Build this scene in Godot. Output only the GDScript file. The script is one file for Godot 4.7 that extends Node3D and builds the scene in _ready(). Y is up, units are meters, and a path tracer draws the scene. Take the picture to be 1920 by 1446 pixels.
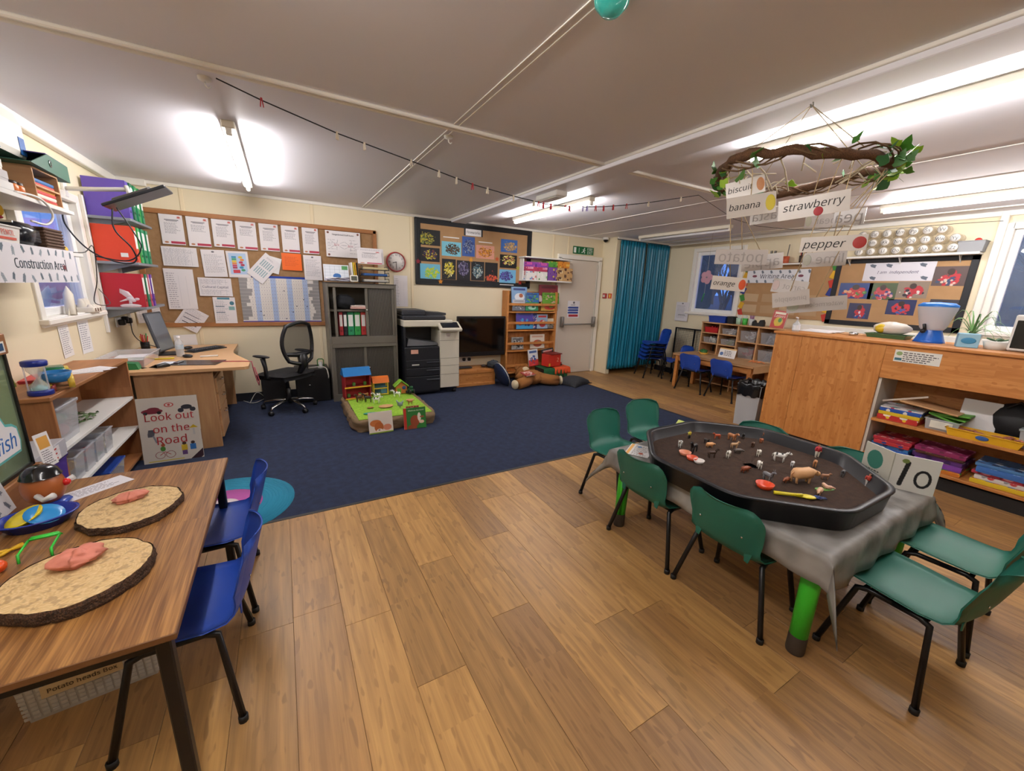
extends Node3D
# A nursery classroom: x runs along the back wall, y up, the back wall at z = -5.8, the camera at (0, 1.48, 0).

func _ready() -> void:
	rng.seed = 11
	# ---- camera
	var cam := Camera3D.new()
	cam.name = "camera"
	cam.fov = 88.81
	cam.near = 0.05
	cam.transform = Transform3D(cam_basis, cam_at)
	add_child(cam)
	cam.current = true
	# ---- dusk sky and exposure
	var env := Environment.new()
	env.background_mode = Environment.BG_SKY
	var sky := Sky.new()
	var sm := ProceduralSkyMaterial.new()
	sm.sky_top_color = Color(0.08, 0.22, 0.60)
	sm.sky_horizon_color = Color(0.32, 0.52, 0.85)
	sm.ground_bottom_color = Color(0.03, 0.06, 0.10)
	sm.ground_horizon_color = Color(0.20, 0.34, 0.55)
	sm.sun_angle_max = 0.0
	sm.energy_multiplier = 1.7
	sky.sky_material = sm
	env.sky = sky
	env.tonemap_mode = Environment.TONE_MAPPER_LINEAR
	env.tonemap_exposure = 1.13
	env.sdfgi_enabled = true
	env.ssao_enabled = true
	env.ssil_enabled = true
	var we := WorldEnvironment.new()
	we.name = "environment"
	we.environment = env
	add_child(we)
	# ---- lamps: bare tube battens on the ceiling, the one by the far window is off
	lamp(-0.20, -5.20, -3.32, true, "lit bare tube batten on the ceiling over the office desk")
	lamp(2.885, -5.06, -3.44, true, "lit bare tube batten on the ceiling before the fireworks board")
	lamp(2.80, -1.78, 0.05, true, "lit bare tube batten above the hanging ivy ring")
	lamp(5.38, -1.91, -0.10, true, "lit bare tube batten above the letter jars shelf")
	lamp(5.40, -5.13, -3.50, false, "unlit tube batten on the ceiling by the blue curtains")
	lamp(-0.20, -1.50, 0.30, true, "lit bare tube batten above the playdough table")
	make_textures()
	structure()
	outside()
	left_wall()
	left_table()
	desk_corner()
	notice_board()
	cabinets()
	fireworks()
	book_corner()
	exit_corner()
	writing_corner()
	divider()
	tray_table()
	ceiling_things()
	var prints := ImageTexture.create_from_image(atlas)
	for m in atlas_mats:
		m.albedo_texture = prints

const LAMP_POWER := 1.2
func lamp(x: float, z0: float, z1: float, lit: bool, label: String) -> void:
	var t := thing("tube_light", label, "ceiling light", V(x, 2.45, (z0 + z1) * 0.5), 0.0, "tube battens on the ceiling")
	var l := z1 - z0
	var st := mb()
	bx(st, V(0, -0.022, 0), V(0.075, 0.044, l), 0.006)
	obj("batten", st, hexm("e9e2cf", 0.45), t)
	for s in [-1, 1]:
		var e := mb()
		bx(e, V(0, -0.056, s * (l * 0.5 - 0.02)), V(0.034, 0.05, 0.03), 0.004)
		obj("lamp_holder", e, hexm("f0ece2", 0.4), t)
	var tb := mb(true)
	tube(tb, [V(0, -0.068, -l * 0.5 + 0.03), V(0, -0.068, l * 0.5 - 0.03)], 0.0165, 12)
	var m := StandardMaterial3D.new()
	m.albedo_color = Color(0.92, 0.92, 0.94)
	m.roughness = 0.3
	if lit:
		m.emission_enabled = true
		m.emission = Color(1.0, 0.97, 0.93)
		m.emission_energy_multiplier = 5.0
	obj("tube", tb, m, t)
	if not lit:
		return
	# the tube shines down and to both sides
	for a in [0.0, 112.0, -112.0]:
		var al := AreaLight3D.new()
		al.name = numbered(t, "tube_glow")
		al.area_size = U(0.034, l - 0.08)
		al.light_energy = LAMP_POWER * (l / 1.7) * (1.0 if a == 0.0 else 1.3)
		al.light_color = Color(1.0, 0.985, 0.985)
		al.shadow_enabled = true
		al.area_range = 14.0
		al.area_attenuation = 2.0
		t.add_child(al)
		al.transform = Transform3D(Basis(Vector3.BACK, deg_to_rad(a)) * Basis(Vector3.RIGHT, -PI / 2), V(0, -0.068, 0) + Basis(Vector3.BACK, deg_to_rad(a)) * V(0, -0.02, 0))
# ---------------------------------------------------------------- positions from the photograph
const FOCAL := 738.16
var cam_basis := Basis(Vector3.UP, -0.526823) * Basis(Vector3.RIGHT, -0.238011) * Basis(Vector3.BACK, 0.0370583)
var cam_at := V(0, 1.48, 0)
var rng := RandomNumberGenerator.new()

func ray(px, py) -> Vector3:
	return cam_basis * V((px - 960.0) / FOCAL, -(py - 723.0) / FOCAL, -1.0)
func fy(px, py, h = 0.0) -> Vector3:      # the point at height h seen at a pixel
	var d := ray(px, py)
	return cam_at + d * ((h - cam_at.y) / d.y)
func fx(px, py, x) -> Vector3:            # on the plane x
	var d := ray(px, py)
	return cam_at + d * ((x - cam_at.x) / d.x)
func fz(px, py, z) -> Vector3:            # on the plane z
	var d := ray(px, py)
	return cam_at + d * ((z - cam_at.z) / d.z)
func fplane(px, py, a: Vector3, b: Vector3) -> Vector3:   # on the upright plane through a and b
	var n := (b - a).cross(Vector3.UP).normalized()
	var d := ray(px, py)
	return cam_at + d * (n.dot(a - cam_at) / n.dot(d))

# ---------------------------------------------------------------- nodes
func numbered(parent: Node, called: String) -> String:
	if not parent.has_node(NodePath(called)):
		return called
	var i := 1
	while parent.has_node(NodePath("%s_%03d" % [called, i])):
		i += 1
	return "%s_%03d" % [called, i]
func put(o: Node3D, called: String, parent: Node) -> Node3D:
	o.name = numbered(parent, called)
	parent.add_child(o, true)
	return o
func tag(o: Node, label: String, category: String, group := "") -> Node:
	o.set_meta("label", label)
	o.set_meta("category", category)
	if group:
		o.set_meta("group", group)
	return o
func thing(called: String, label: String, category: String, at := Vector3.ZERO, turn := 0.0, group := "") -> Node3D:
	var o := Node3D.new()
	put(o, called, self)
	o.position = at
	o.rotation.y = turn
	tag(o, label, category, group)
	return o
func obj(called: String, st, m: Material, parent: Node = self) -> MeshInstance3D:
	var o := MeshInstance3D.new()
	if st is SurfaceTool:
		st.generate_normals()
		o.mesh = st.commit()
	else:
		o.mesh = st
	o.material_override = m
	put(o, called, parent)
	return o
func struct(o: Node) -> Node:
	o.set_meta("kind", "structure")
	return o
func copy_of(o: Node3D, at: Vector3, turn: float, label := "") -> Node3D:
	var c: Node3D = o.duplicate()
	var base := String(o.name)
	if base.length() > 4 and base.substr(base.length() - 4, 1) == "_" and base.right(3).is_valid_int():
		base = base.left(base.length() - 4)
	put(c, base, self)
	c.position = at
	c.rotation = V(0, turn, 0)
	if label:
		c.set_meta("label", label)
	return c

# ---------------------------------------------------------------- shapes
func mb(smooth := false) -> SurfaceTool:
	var st := SurfaceTool.new()
	st.begin(Mesh.PRIMITIVE_TRIANGLES)
	st.set_smooth_group(0 if smooth else -1)
	return st
func tri(st: SurfaceTool, a: Vector3, b: Vector3, c: Vector3, ua := Vector2.ZERO, ub := Vector2.ZERO, uc := Vector2.ZERO) -> void:
	st.set_uv(ua)
	st.add_vertex(a)
	st.set_uv(ub)
	st.add_vertex(b)
	st.set_uv(uc)
	st.add_vertex(c)
func face(st: SurfaceTool, p: Array, out: Vector3, uv = null, g := 0) -> void:   # a convex face that looks along out
	var n: Vector3 = (p[1] - p[0]).cross(p[2] - p[0])
	var q := p
	var w = uv
	if n.dot(out) > 0:
		q = p.duplicate()
		q.reverse()
		if uv != null:
			w = uv.duplicate()
			w.reverse()
	if w == null:
		w = []
		var a := out.abs()
		var axis := 0 if a.x >= a.y and a.x >= a.z else (1 if a.y >= a.z else 2)
		var o: Array = [1, 2] if axis == 0 else ([0, 2] if axis == 1 else [0, 1])
		if o[1] == g:
			o = [o[1], o[0]]
		for v in q:
			w.append(U(v[o[0]], v[o[1]]))
	for i in range(1, q.size() - 1):
		tri(st, q[0], q[i], q[i + 1], w[0], w[i], w[i + 1])
func bx(st: SurfaceTool, c: Vector3, s: Vector3, ch := 0.0, b := Basis.IDENTITY, g := 0) -> void:   # a box with chamfered edges, uv in metres along the grain axis g
	var h := s * 0.5
	ch = minf(ch, minf(h.x, minf(h.y, h.z)) * 0.9)
	var pt := func(sx, sy, sz, ax) -> Vector3:
		var v := V(sx * (h.x - (0.0 if ax == 0 else ch)), sy * (h.y - (0.0 if ax == 1 else ch)), sz * (h.z - (0.0 if ax == 2 else ch)))
		return v
	var add := func(ps: Array, out: Vector3) -> void:
		var uv := []
		var a := out.abs()
		var axis := 0 if a.x >= a.y and a.x >= a.z else (1 if a.y >= a.z else 2)
		var o: Array = [1, 2] if axis == 0 else ([0, 2] if axis == 1 else [0, 1])
		if o[1] == g:
			o = [o[1], o[0]]
		var w := []
		for v in ps:
			uv.append(U(v[o[0]] + c[o[0]], v[o[1]] + c[o[1]]))
			w.append(c + b * v)
		face(st, w, b * out, uv)
	for s1 in [-1, 1]:
		add.call([pt.call(s1, -1, -1, 0), pt.call(s1, 1, -1, 0), pt.call(s1, 1, 1, 0), pt.call(s1, -1, 1, 0)], V(s1, 0, 0))
		add.call([pt.call(-1, s1, -1, 1), pt.call(1, s1, -1, 1), pt.call(1, s1, 1, 1), pt.call(-1, s1, 1, 1)], V(0, s1, 0))
		add.call([pt.call(-1, -1, s1, 2), pt.call(1, -1, s1, 2), pt.call(1, 1, s1, 2), pt.call(-1, 1, s1, 2)], V(0, 0, s1))
	if ch <= 0:
		return
	for s1 in [-1, 1]:
		for s2 in [-1, 1]:
			add.call([pt.call(s1, s2, -1, 0), pt.call(s1, s2, 1, 0), pt.call(s1, s2, 1, 1), pt.call(s1, s2, -1, 1)], V(s1, s2 * 0.99, 0))
			add.call([pt.call(s1, -1, s2, 0), pt.call(s1, 1, s2, 0), pt.call(s1, 1, s2, 2), pt.call(s1, -1, s2, 2)], V(s1, 0, s2 * 0.99))
			add.call([pt.call(-1, s1, s2, 1), pt.call(1, s1, s2, 1), pt.call(1, s1, s2, 2), pt.call(-1, s1, s2, 2)], V(0, s1, s2 * 0.99))
			for s3 in [-1, 1]:
				add.call([pt.call(s1, s2, s3, 0), pt.call(s1, s2, s3, 1), pt.call(s1, s2, s3, 2)], V(s1, s2 * 0.99, s3 * 0.98))
func span(st: SurfaceTool, a: Vector3, b: Vector3, ch := 0.0, g := 0) -> void:   # a box between two corners
	bx(st, (a + b) * 0.5, (b - a).abs(), ch, Basis.IDENTITY, g)
func box_mesh(s: Vector3, ch := 0.0, g := 0) -> Mesh:
	var st := mb()
	bx(st, Vector3.ZERO, s, ch, Basis.IDENTITY, g)
	st.generate_normals()
	return st.commit()
func grid(st: SurfaceTool, pts: Array, close_u := false) -> void:   # rows of points joined into a sheet, front where u x v points
	var nv := pts.size()
	var nu: int = pts[0].size()
	for j in nv - 1:
		for i in (nu if close_u else nu - 1):
			var k := (i + 1) % nu
			var u0 := float(i) / (nu - 1)
			var u1 := float(i + 1) / (nu - 1)
			var v0 := float(j) / (nv - 1)
			var v1 := float(j + 1) / (nv - 1)
			tri(st, pts[j][i], pts[j + 1][k], pts[j][k], U(u0, v0), U(u1, v1), U(u1, v0))
			tri(st, pts[j][i], pts[j + 1][i], pts[j + 1][k], U(u0, v0), U(u0, v1), U(u1, v1))
func shell(st: SurfaceTool, pts: Array, t: float) -> void:   # a sheet with thickness t below it and closed rims
	var nv := pts.size()
	var nu: int = pts[0].size()
	var low := []
	for j in nv:
		var row := []
		for i in nu:
			var du: Vector3 = pts[j][mini(i + 1, nu - 1)] - pts[j][maxi(i - 1, 0)]
			var dv: Vector3 = pts[mini(j + 1, nv - 1)][i] - pts[maxi(j - 1, 0)][i]
			row.append(pts[j][i] - du.cross(dv).normalized() * t)
		low.append(row)
	grid(st, pts)
	for j in nv - 1:
		for i in nu - 1:
			tri(st, low[j][i], low[j][i + 1], low[j + 1][i + 1])
			tri(st, low[j][i], low[j + 1][i + 1], low[j + 1][i])
	for j in nv - 1:
		for e in [[0, 1], [nu - 1, -1]]:
			var a: Array = [pts[j][e[0]], pts[j + 1][e[0]], low[j + 1][e[0]], low[j][e[0]]]
			face(st, a, (pts[j][e[0]] - pts[j][e[0] + e[1]]), [Vector2.ZERO, Vector2.ZERO, Vector2.ZERO, Vector2.ZERO])
	for i in nu - 1:
		for e in [[0, 1], [nv - 1, -1]]:
			var a: Array = [pts[e[0]][i], pts[e[0]][i + 1], low[e[0]][i + 1], low[e[0]][i]]
			face(st, a, (pts[e[0]][i] - pts[e[0] + e[1]][i]), [Vector2.ZERO, Vector2.ZERO, Vector2.ZERO, Vector2.ZERO])
func ring_frame(d: Vector3) -> Array:
	var u := d.cross(Vector3.UP)
	if u.length() < 0.01:
		u = d.cross(Vector3.RIGHT)
	u = u.normalized()
	return [u, u.cross(d).normalized()]
func tube(st: SurfaceTool, path: Array, r, sides := 8, cap := true) -> void:
	var rows := []
	var n := path.size()
	var d0: Vector3 = (path[1] - path[0]).normalized()
	var u: Vector3 = ring_frame(d0)[0]
	for i in n:
		var d: Vector3 = ((path[mini(i + 1, n - 1)] - path[i]).normalized() + (path[i] - path[maxi(i - 1, 0)]).normalized()).normalized()
		u = (u - d * u.dot(d)).normalized()
		var v := d.cross(u)
		var rr: float = r[i] if r is Array else r
		var row := []
		for k in sides:
			var a := TAU * k / sides
			row.append(path[i] + (u * cos(a) + v * sin(a)) * rr)
		rows.append(row)
	for j in n - 1:
		for k in sides:
			var m := (k + 1) % sides
			var c: Vector3 = path[j]
			face(st, [rows[j][k], rows[j][m], rows[j + 1][m], rows[j + 1][k]], rows[j][k] + rows[j][m] + rows[j + 1][k] + rows[j + 1][m] - (path[j] + path[j + 1]) * 2.0, [U(float(k) / sides, j), U(float(k + 1) / sides, j), U(float(k + 1) / sides, j + 1), U(float(k) / sides, j + 1)])
	if cap:
		face(st, rows[0], path[0] - path[1])
		face(st, rows[n - 1], path[n - 1] - path[n - 2])
func lathe(st: SurfaceTool, prof: Array, at := Vector3.ZERO, segs := 16, b := Basis.IDENTITY) -> void:   # prof: U(radius, height), bottom to top on the outside
	for j in prof.size() - 1:
		for k in segs:
			var a0 := TAU * k / segs
			var a1 := TAU * (k + 1) / segs
			var p := []
			for e in [[prof[j], a0], [prof[j], a1], [prof[j + 1], a1], [prof[j + 1], a0]]:
				p.append(at + b * V(e[0].x * cos(e[1]), e[0].y, e[0].x * sin(e[1])))
			var am := (a0 + a1) * 0.5
			var dr: Vector2 = prof[j + 1] - prof[j]
			var out := b * V(cos(am) * dr.y, -dr.x, sin(am) * dr.y)
			if prof[j].x < 0.00001:
				p.remove_at(1)
			elif prof[j + 1].x < 0.00001:
				p.remove_at(2)
			face(st, p, out)
func blob(st: SurfaceTool, c: Vector3, r: Vector3, b := Basis.IDENTITY, segs := 12, rings := 8, bump := 0.0, seed := 0) -> void:   # an ellipsoid, lumpy with bump
	var nz := FastNoiseLite.new()
	nz.seed = seed
	nz.frequency = 1.1
	var rows := []
	for j in rings + 1:
		var t := PI * j / rings
		var row := []
		for i in segs:
			var a := TAU * i / segs
			var v := V(sin(t) * cos(a), cos(t), sin(t) * sin(a))
			row.append(c + b * (v * r * (1.0 + bump * nz.get_noise_3dv(v * 1.3))))
		rows.append(row)
	for j in rings:
		for i in segs:
			var k := (i + 1) % segs
			var p: Array = [rows[j][i], rows[j][k], rows[j + 1][k], rows[j + 1][i]]
			var mid: Vector3 = p[0] + p[1] + p[2] + p[3] - c * 4.0
			if j == 0:
				p.remove_at(1)
			elif j == rings - 1:
				p.remove_at(2)
			face(st, p, mid)
func slab(st: SurfaceTool, poly: PackedVector2Array, t: float, xf := Transform3D.IDENTITY) -> void:   # a flat outline in xy, from z = 0 to t
	var ids := Geometry2D.triangulate_polygon(poly)
	var lo := poly[0]
	var hi := poly[0]
	for p in poly:
		lo = lo.min(p)
		hi = hi.max(p)
	var uv := func(p: Vector2) -> Vector2: return U((p.x - lo.x) / (hi.x - lo.x), (hi.y - p.y) / (hi.y - lo.y))
	for z in [0.0, t]:
		for i in range(0, ids.size(), 3):
			var q := []
			var w := []
			for k in 3:
				var p := poly[ids[i + k]]
				q.append(xf * V(p.x, p.y, z))
				w.append(uv.call(p))
			face(st, q, xf.basis * V(0, 0, 1 if z > 0 else -1), w)
	var area := 0.0
	for i in poly.size():
		area += poly[i].cross(poly[(i + 1) % poly.size()])
	for i in poly.size():
		var a := poly[i]
		var b := poly[(i + 1) % poly.size()]
		var o := U(b.y - a.y, a.x - b.x) * signf(area)
		face(st, [xf * V(a.x, a.y, 0), xf * V(b.x, b.y, 0), xf * V(b.x, b.y, t), xf * V(a.x, a.y, t)], xf.basis * V(o.x, o.y, 0), [uv.call(a), uv.call(b), uv.call(b), uv.call(a)])
func card_mesh(w: float, h: float, t := 0.002) -> Mesh:   # a sheet in xy with its picture on +z; back and rim take the corner pixel
	var key := "card%.4f_%.4f_%.4f" % [w, h, t]
	if shared.has(key):
		return shared[key]
	var st := mb()
	var x := w * 0.5
	var y := h * 0.5
	face(st, [V(-x, -y, t), V(x, -y, t), V(x, y, t), V(-x, y, t)], Vector3.BACK, [U(0, 1), U(1, 1), U(1, 0), U(0, 0)])
	var z := U(0.004, 0.004)
	var zz := [z, z, z, z]
	face(st, [V(-x, -y, 0), V(x, -y, 0), V(x, y, 0), V(-x, y, 0)], Vector3.FORWARD, zz)
	for s in [-1, 1]:
		face(st, [V(s * x, -y, 0), V(s * x, y, 0), V(s * x, y, t), V(s * x, -y, t)], V(s, 0, 0), zz)
		face(st, [V(-x, s * y, 0), V(x, s * y, 0), V(x, s * y, t), V(-x, s * y, t)], V(0, s, 0), zz)
	st.generate_normals()
	shared[key] = st.commit()
	return shared[key]
func ellipse(rx: float, ry: float, n := 24, c := Vector2.ZERO) -> PackedVector2Array:
	var p := PackedVector2Array()
	for i in n:
		p.append(c + U(cos(TAU * i / n) * rx, sin(TAU * i / n) * ry))
	return p
func frame_of(out: Vector3, up := Vector3.UP) -> Basis:   # +z looks along out
	var x := up.cross(out).normalized()
	return Basis(x, out.cross(x).normalized(), out.normalized())
const ON_BACK := Basis.IDENTITY
var on_right := Basis(Vector3.UP, -PI / 2)    # a sheet on the right wall looks to -x
var on_left := Basis(Vector3.UP, PI / 2)

# ---------------------------------------------------------------- materials
var shared := {}
func mt(c: Color, rough := 0.6, metal := 0.0, tex: Texture2D = null, uv := 1.0) -> StandardMaterial3D:
	var key := "%s|%.3f|%.3f|%s|%.3f" % [c.to_html(), rough, metal, tex.get_instance_id() if tex else 0, uv]
	if shared.has(key):
		return shared[key]
	var m := StandardMaterial3D.new()
	m.albedo_color = c
	m.roughness = rough
	m.metallic = metal
	if tex:
		m.albedo_texture = tex
		m.uv1_scale = V(uv, uv, uv)
	shared[key] = m
	return m
func hexm(h: String, rough := 0.6, metal := 0.0) -> StandardMaterial3D:
	return mt(Color(h), rough, metal)
func clear(c: Color, alpha: float, rough := 0.08) -> StandardMaterial3D:
	var key := "clear%s%.2f%.2f" % [c.to_html(), alpha, rough]
	if not shared.has(key):
		var m := StandardMaterial3D.new()
		m.albedo_color = Color(c.r, c.g, c.b, alpha)
		m.transparency = BaseMaterial3D.TRANSPARENCY_ALPHA
		m.roughness = rough
		shared[key] = m
	return shared[key]
func tex_of(im: Image) -> ImageTexture:
	im.generate_mipmaps()
	return ImageTexture.create_from_image(im)
func noise(seed: int, freq: float, oct := 3) -> FastNoiseLite:
	var n := FastNoiseLite.new()
	n.seed = seed
	n.frequency = freq
	n.fractal_octaves = oct
	return n
func wood_tex(w: int, h: int, dark: Color, light: Color, seed: int, stretch := 14.0, fine := 0.5, knots := 0.0) -> ImageTexture:   # the grain runs along u
	var im := Image.create(w, h, false, Image.FORMAT_RGB8)
	var n1 := noise(seed, 0.012)
	var n2 := noise(seed + 1, 0.16, 2)
	var n3 := noise(seed + 2, 0.03, 2)
	for y in h:
		for x in w:
			var warp := n3.get_noise_2d(x / (stretch * 0.8), y) * 4.0
			var a := n1.get_noise_2d(x / stretch * 4.0, (y + warp) * 4.0)
			var b := n2.get_noise_2d(x / stretch, (y + warp) * 2.2)
			var t := 0.5 + a * 0.75 + b * fine
			if knots > 0:
				var k := n3.get_noise_2d(x * 0.5 + 300, y * 1.4)
				if k > 0.5 - knots * 0.12:
					t -= (k - (0.5 - knots * 0.12)) * 5.0
			im.set_pixel(x, y, dark.lerp(light, clampf(t, 0, 1)))
	return tex_of(im)
func speckle_tex(n: int, a: Color, b: Color, seed: int, freq := 0.35) -> ImageTexture:
	var im := Image.create(n, n, false, Image.FORMAT_RGB8)
	var nz := noise(seed, freq, 2)
	var ns := noise(seed + 5, 0.02, 3)
	for y in n:
		for x in n:
			im.set_pixel(x, y, a.lerp(b, clampf(0.5 + nz.get_noise_2d(x, y) * 0.8 + ns.get_noise_2d(x, y) * 0.35, 0, 1)))
	return tex_of(im)
func tri_mat(tex: Texture2D, scale: float, rough: float, c := Color.WHITE) -> StandardMaterial3D:
	var m := StandardMaterial3D.new()
	m.albedo_color = c
	m.albedo_texture = tex
	m.uv1_triplanar = true
	m.uv1_world_triplanar = true
	m.uv1_scale = Vector3.ONE * scale
	m.roughness = rough
	return m
func bump(m: StandardMaterial3D, seed: int, freq: float, strength: float, scale := 1.0) -> StandardMaterial3D:
	var n := 256
	var im := Image.create(n, n, false, Image.FORMAT_RGB8)
	var nz := noise(seed, freq, 3)
	for y in n:
		for x in n:
			var v := 0.5 + 0.5 * nz.get_noise_2d(x, y)
			im.set_pixel(x, y, Color(v, v, v))
	im.bump_map_to_normal_map(strength)
	m.normal_enabled = true
	m.normal_texture = tex_of(im)
	return m

# ---------------------------------------------------------------- prints
func blank(w: int, h: int, c: Color) -> Image:
	var im := Image.create(w, h, false, Image.FORMAT_RGB8)
	im.fill(c)
	return im
func dot(im: Image, cx: float, cy: float, rx: float, ry: float, c: Color) -> void:
	for y in range(maxi(0, int(cy - ry)), mini(im.get_height(), int(cy + ry) + 1)):
		for x in range(maxi(0, int(cx - rx)), mini(im.get_width(), int(cx + rx) + 1)):
			var dx := (x - cx) / rx
			var dy := (y - cy) / ry
			if dx * dx + dy * dy <= 1.0:
				im.set_pixel(x, y, c)
func stroke(im: Image, a: Vector2, b: Vector2, w: float, c: Color) -> void:
	var n := int(a.distance_to(b) / maxf(w * 0.5, 0.7)) + 1
	for i in n + 1:
		var p := a.lerp(b, float(i) / n)
		dot(im, p.x, p.y, w, w, c)
func lines_print(im: Image, x0: int, x1: int, y0: int, y1: int, step: int, c: Color, seed: int, thick := 2) -> void:   # rows of words too small to read
	var r := RandomNumberGenerator.new()
	r.seed = seed
	var y := y0
	while y < y1:
		var x := x0
		var stop := x1 - int(r.randf() * (x1 - x0) * 0.35)
		while x < stop:
			var l := r.randi_range(4, 12)
			im.fill_rect(Rect2i(x, y, mini(l, stop - x), thick), c)
			x += l + 3
		y += step
func splash(im: Image, c: Vector2, r: Vector2, cols: Array, n: int, size: float, seed: int) -> void:   # dabs of paint
	var g := RandomNumberGenerator.new()
	g.seed = seed
	for i in n:
		var a := g.randf() * TAU
		var d := pow(g.randf(), 0.6)
		var s := size * g.randf_range(0.4, 1.3)
		dot(im, c.x + cos(a) * r.x * d, c.y + sin(a) * r.y * d, s, s * g.randf_range(0.6, 1.5), cols[g.randi() % cols.size()])
var atlas: Image = null
var atlas_mats := []
var atlas_n := 0
func print_mat(im: Image, rough := 0.55) -> StandardMaterial3D:   # small prints share one big picture
	var m := StandardMaterial3D.new()
	m.roughness = rough
	if im.get_width() > 128 or im.get_height() > 176:
		m.albedo_texture = tex_of(im)
		return m
	if atlas == null:
		atlas = Image.create(2048, 2048, false, Image.FORMAT_RGB8)
	im.resize(128, 128, Image.INTERPOLATE_BILINEAR)
	var c := Vector2i(atlas_n % 16, atlas_n / 16)
	atlas_n += 1
	atlas.blit_rect(im, Rect2i(0, 0, 128, 128), c * 128)
	atlas_mats.append(m)
	m.uv1_scale = V(126.0 / 2048.0, 126.0 / 2048.0, 1)
	m.uv1_offset = V((c.x * 128 + 1.0) / 2048.0, (c.y * 128 + 1.0) / 2048.0, 0)
	return m
func sheet(called: String, w: float, h: float, m: Material, at: Vector3, b: Basis, parent: Node = self, t := 0.002) -> MeshInstance3D:
	var o := obj(called, card_mesh(w, h, t), m, parent)
	o.transform = Transform3D(b, at)
	return o
var fonts := {}
func words(s: String, height: float, c: Color, at: Vector3, b: Basis, parent: Node, fit := 0.0, font := "Droid Sans", slant := false) -> MeshInstance3D:
	if not fonts.has(font):
		var f := SystemFont.new()
		f.font_names = PackedStringArray([font])
		fonts[font] = f
	var t := TextMesh.new()
	t.text = s
	t.font = fonts[font]
	t.font_size = 48
	t.pixel_size = height / 36.0
	t.depth = 0.0008
	t.curve_step = 2.0
	if fit > 0:
		var got := t.get_aabb().size.x
		if got > 0.0001:
			t.pixel_size *= fit / got
	var o := obj("lettering", t, mt(c, 0.6), parent)
	if slant:
		b = b * Basis(V(1, 0, 0), V(0.2, 1, 0), V(0, 0, 1))
	o.transform = Transform3D(b, at)
	return o
# ---------------------------------------------------------------- shared surfaces
var pine: StandardMaterial3D
var beech: StandardMaterial3D
var veneer: StandardMaterial3D
var shelf_wood: StandardMaterial3D
var white_board: StandardMaterial3D
var cork: StandardMaterial3D
var kraft: StandardMaterial3D
var paper: StandardMaterial3D
var black_metal: StandardMaterial3D
var chrome: StandardMaterial3D
var cream: StandardMaterial3D
var white_paint: StandardMaterial3D
var planks_mat := []

func make_textures() -> void:
	for k in 5:
		var d: Color = [Color("936d44"), Color("9c7546"), Color("87643f"), Color("a57c4a"), Color("8f6c42")][k]
		var l: Color = [Color("b68a54"), Color("bf9358"), Color("a57d4d"), Color("c69a5e"), Color("b18752")][k]
		var m := mt(Color.WHITE, 0.42, 0.0, wood_tex(512, 128, d, l, 40 + k * 7, 14.0, 0.22, 0.9), 1.0)
		m.uv1_scale = V(0.82, 4.5, 1)
		planks_mat.append(m)
	pine = mt(Color.WHITE, 0.5, 0.0, wood_tex(512, 256, Color("b06f33"), Color("c98a4a"), 5, 22.0, 0.3, 1.0), 1.3)
	beech = mt(Color.WHITE, 0.45, 0.0, wood_tex(256, 128, Color("b98a5e"), Color("d0a577"), 7, 18.0, 0.3), 1.5)
	veneer = mt(Color.WHITE, 0.38, 0.0, wood_tex(1024, 256, Color("6b4523"), Color("a87a45"), 8, 40.0, 0.6), 1.0)
	veneer.uv1_scale = V(1.0, 1.9, 1)
	shelf_wood = mt(Color.WHITE, 0.5, 0.0, wood_tex(256, 128, Color("8f5c34"), Color("ad7647"), 9, 16.0, 0.3), 1.6)
	white_board = hexm("e6e4df", 0.4)
	cork = tri_mat(speckle_tex(256, Color("8d6a45"), Color("a98560"), 21, 0.5), 3.0, 0.9)
	kraft = tri_mat(speckle_tex(256, Color("aa845b"), Color("b08a61"), 22, 0.03), 0.7, 0.8)
	paper = hexm("eceaea", 0.6)
	black_metal = hexm("17171a", 0.38, 0.3)
	chrome = hexm("c9c9c9", 0.22, 1.0)
	cream = hexm("e8dbbc", 0.6)
	white_paint = hexm("efebe2", 0.45)

func wall(called: String, a: Vector3, b: Vector3, holes: Array, m: Material) -> CSGBox3D:
	var w := CSGBox3D.new()
	w.size = (b - a).abs()
	w.material = m
	put(w, called, self)
	w.position = (a + b) * 0.5
	for h in holes:
		var c := CSGBox3D.new()
		c.operation = CSGShape3D.OPERATION_SUBTRACTION
		c.size = (h[1] - h[0]).abs()
		c.material = m
		put(c, "opening", w)
		c.position = (h[0] + h[1]) * 0.5 - w.position
	struct(w)
	return w
func fixed(called: String, st, m: Material, parent: Node = self) -> MeshInstance3D:
	var o := obj(called, st, m, parent)
	if parent == self:
		struct(o)
	return o

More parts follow.
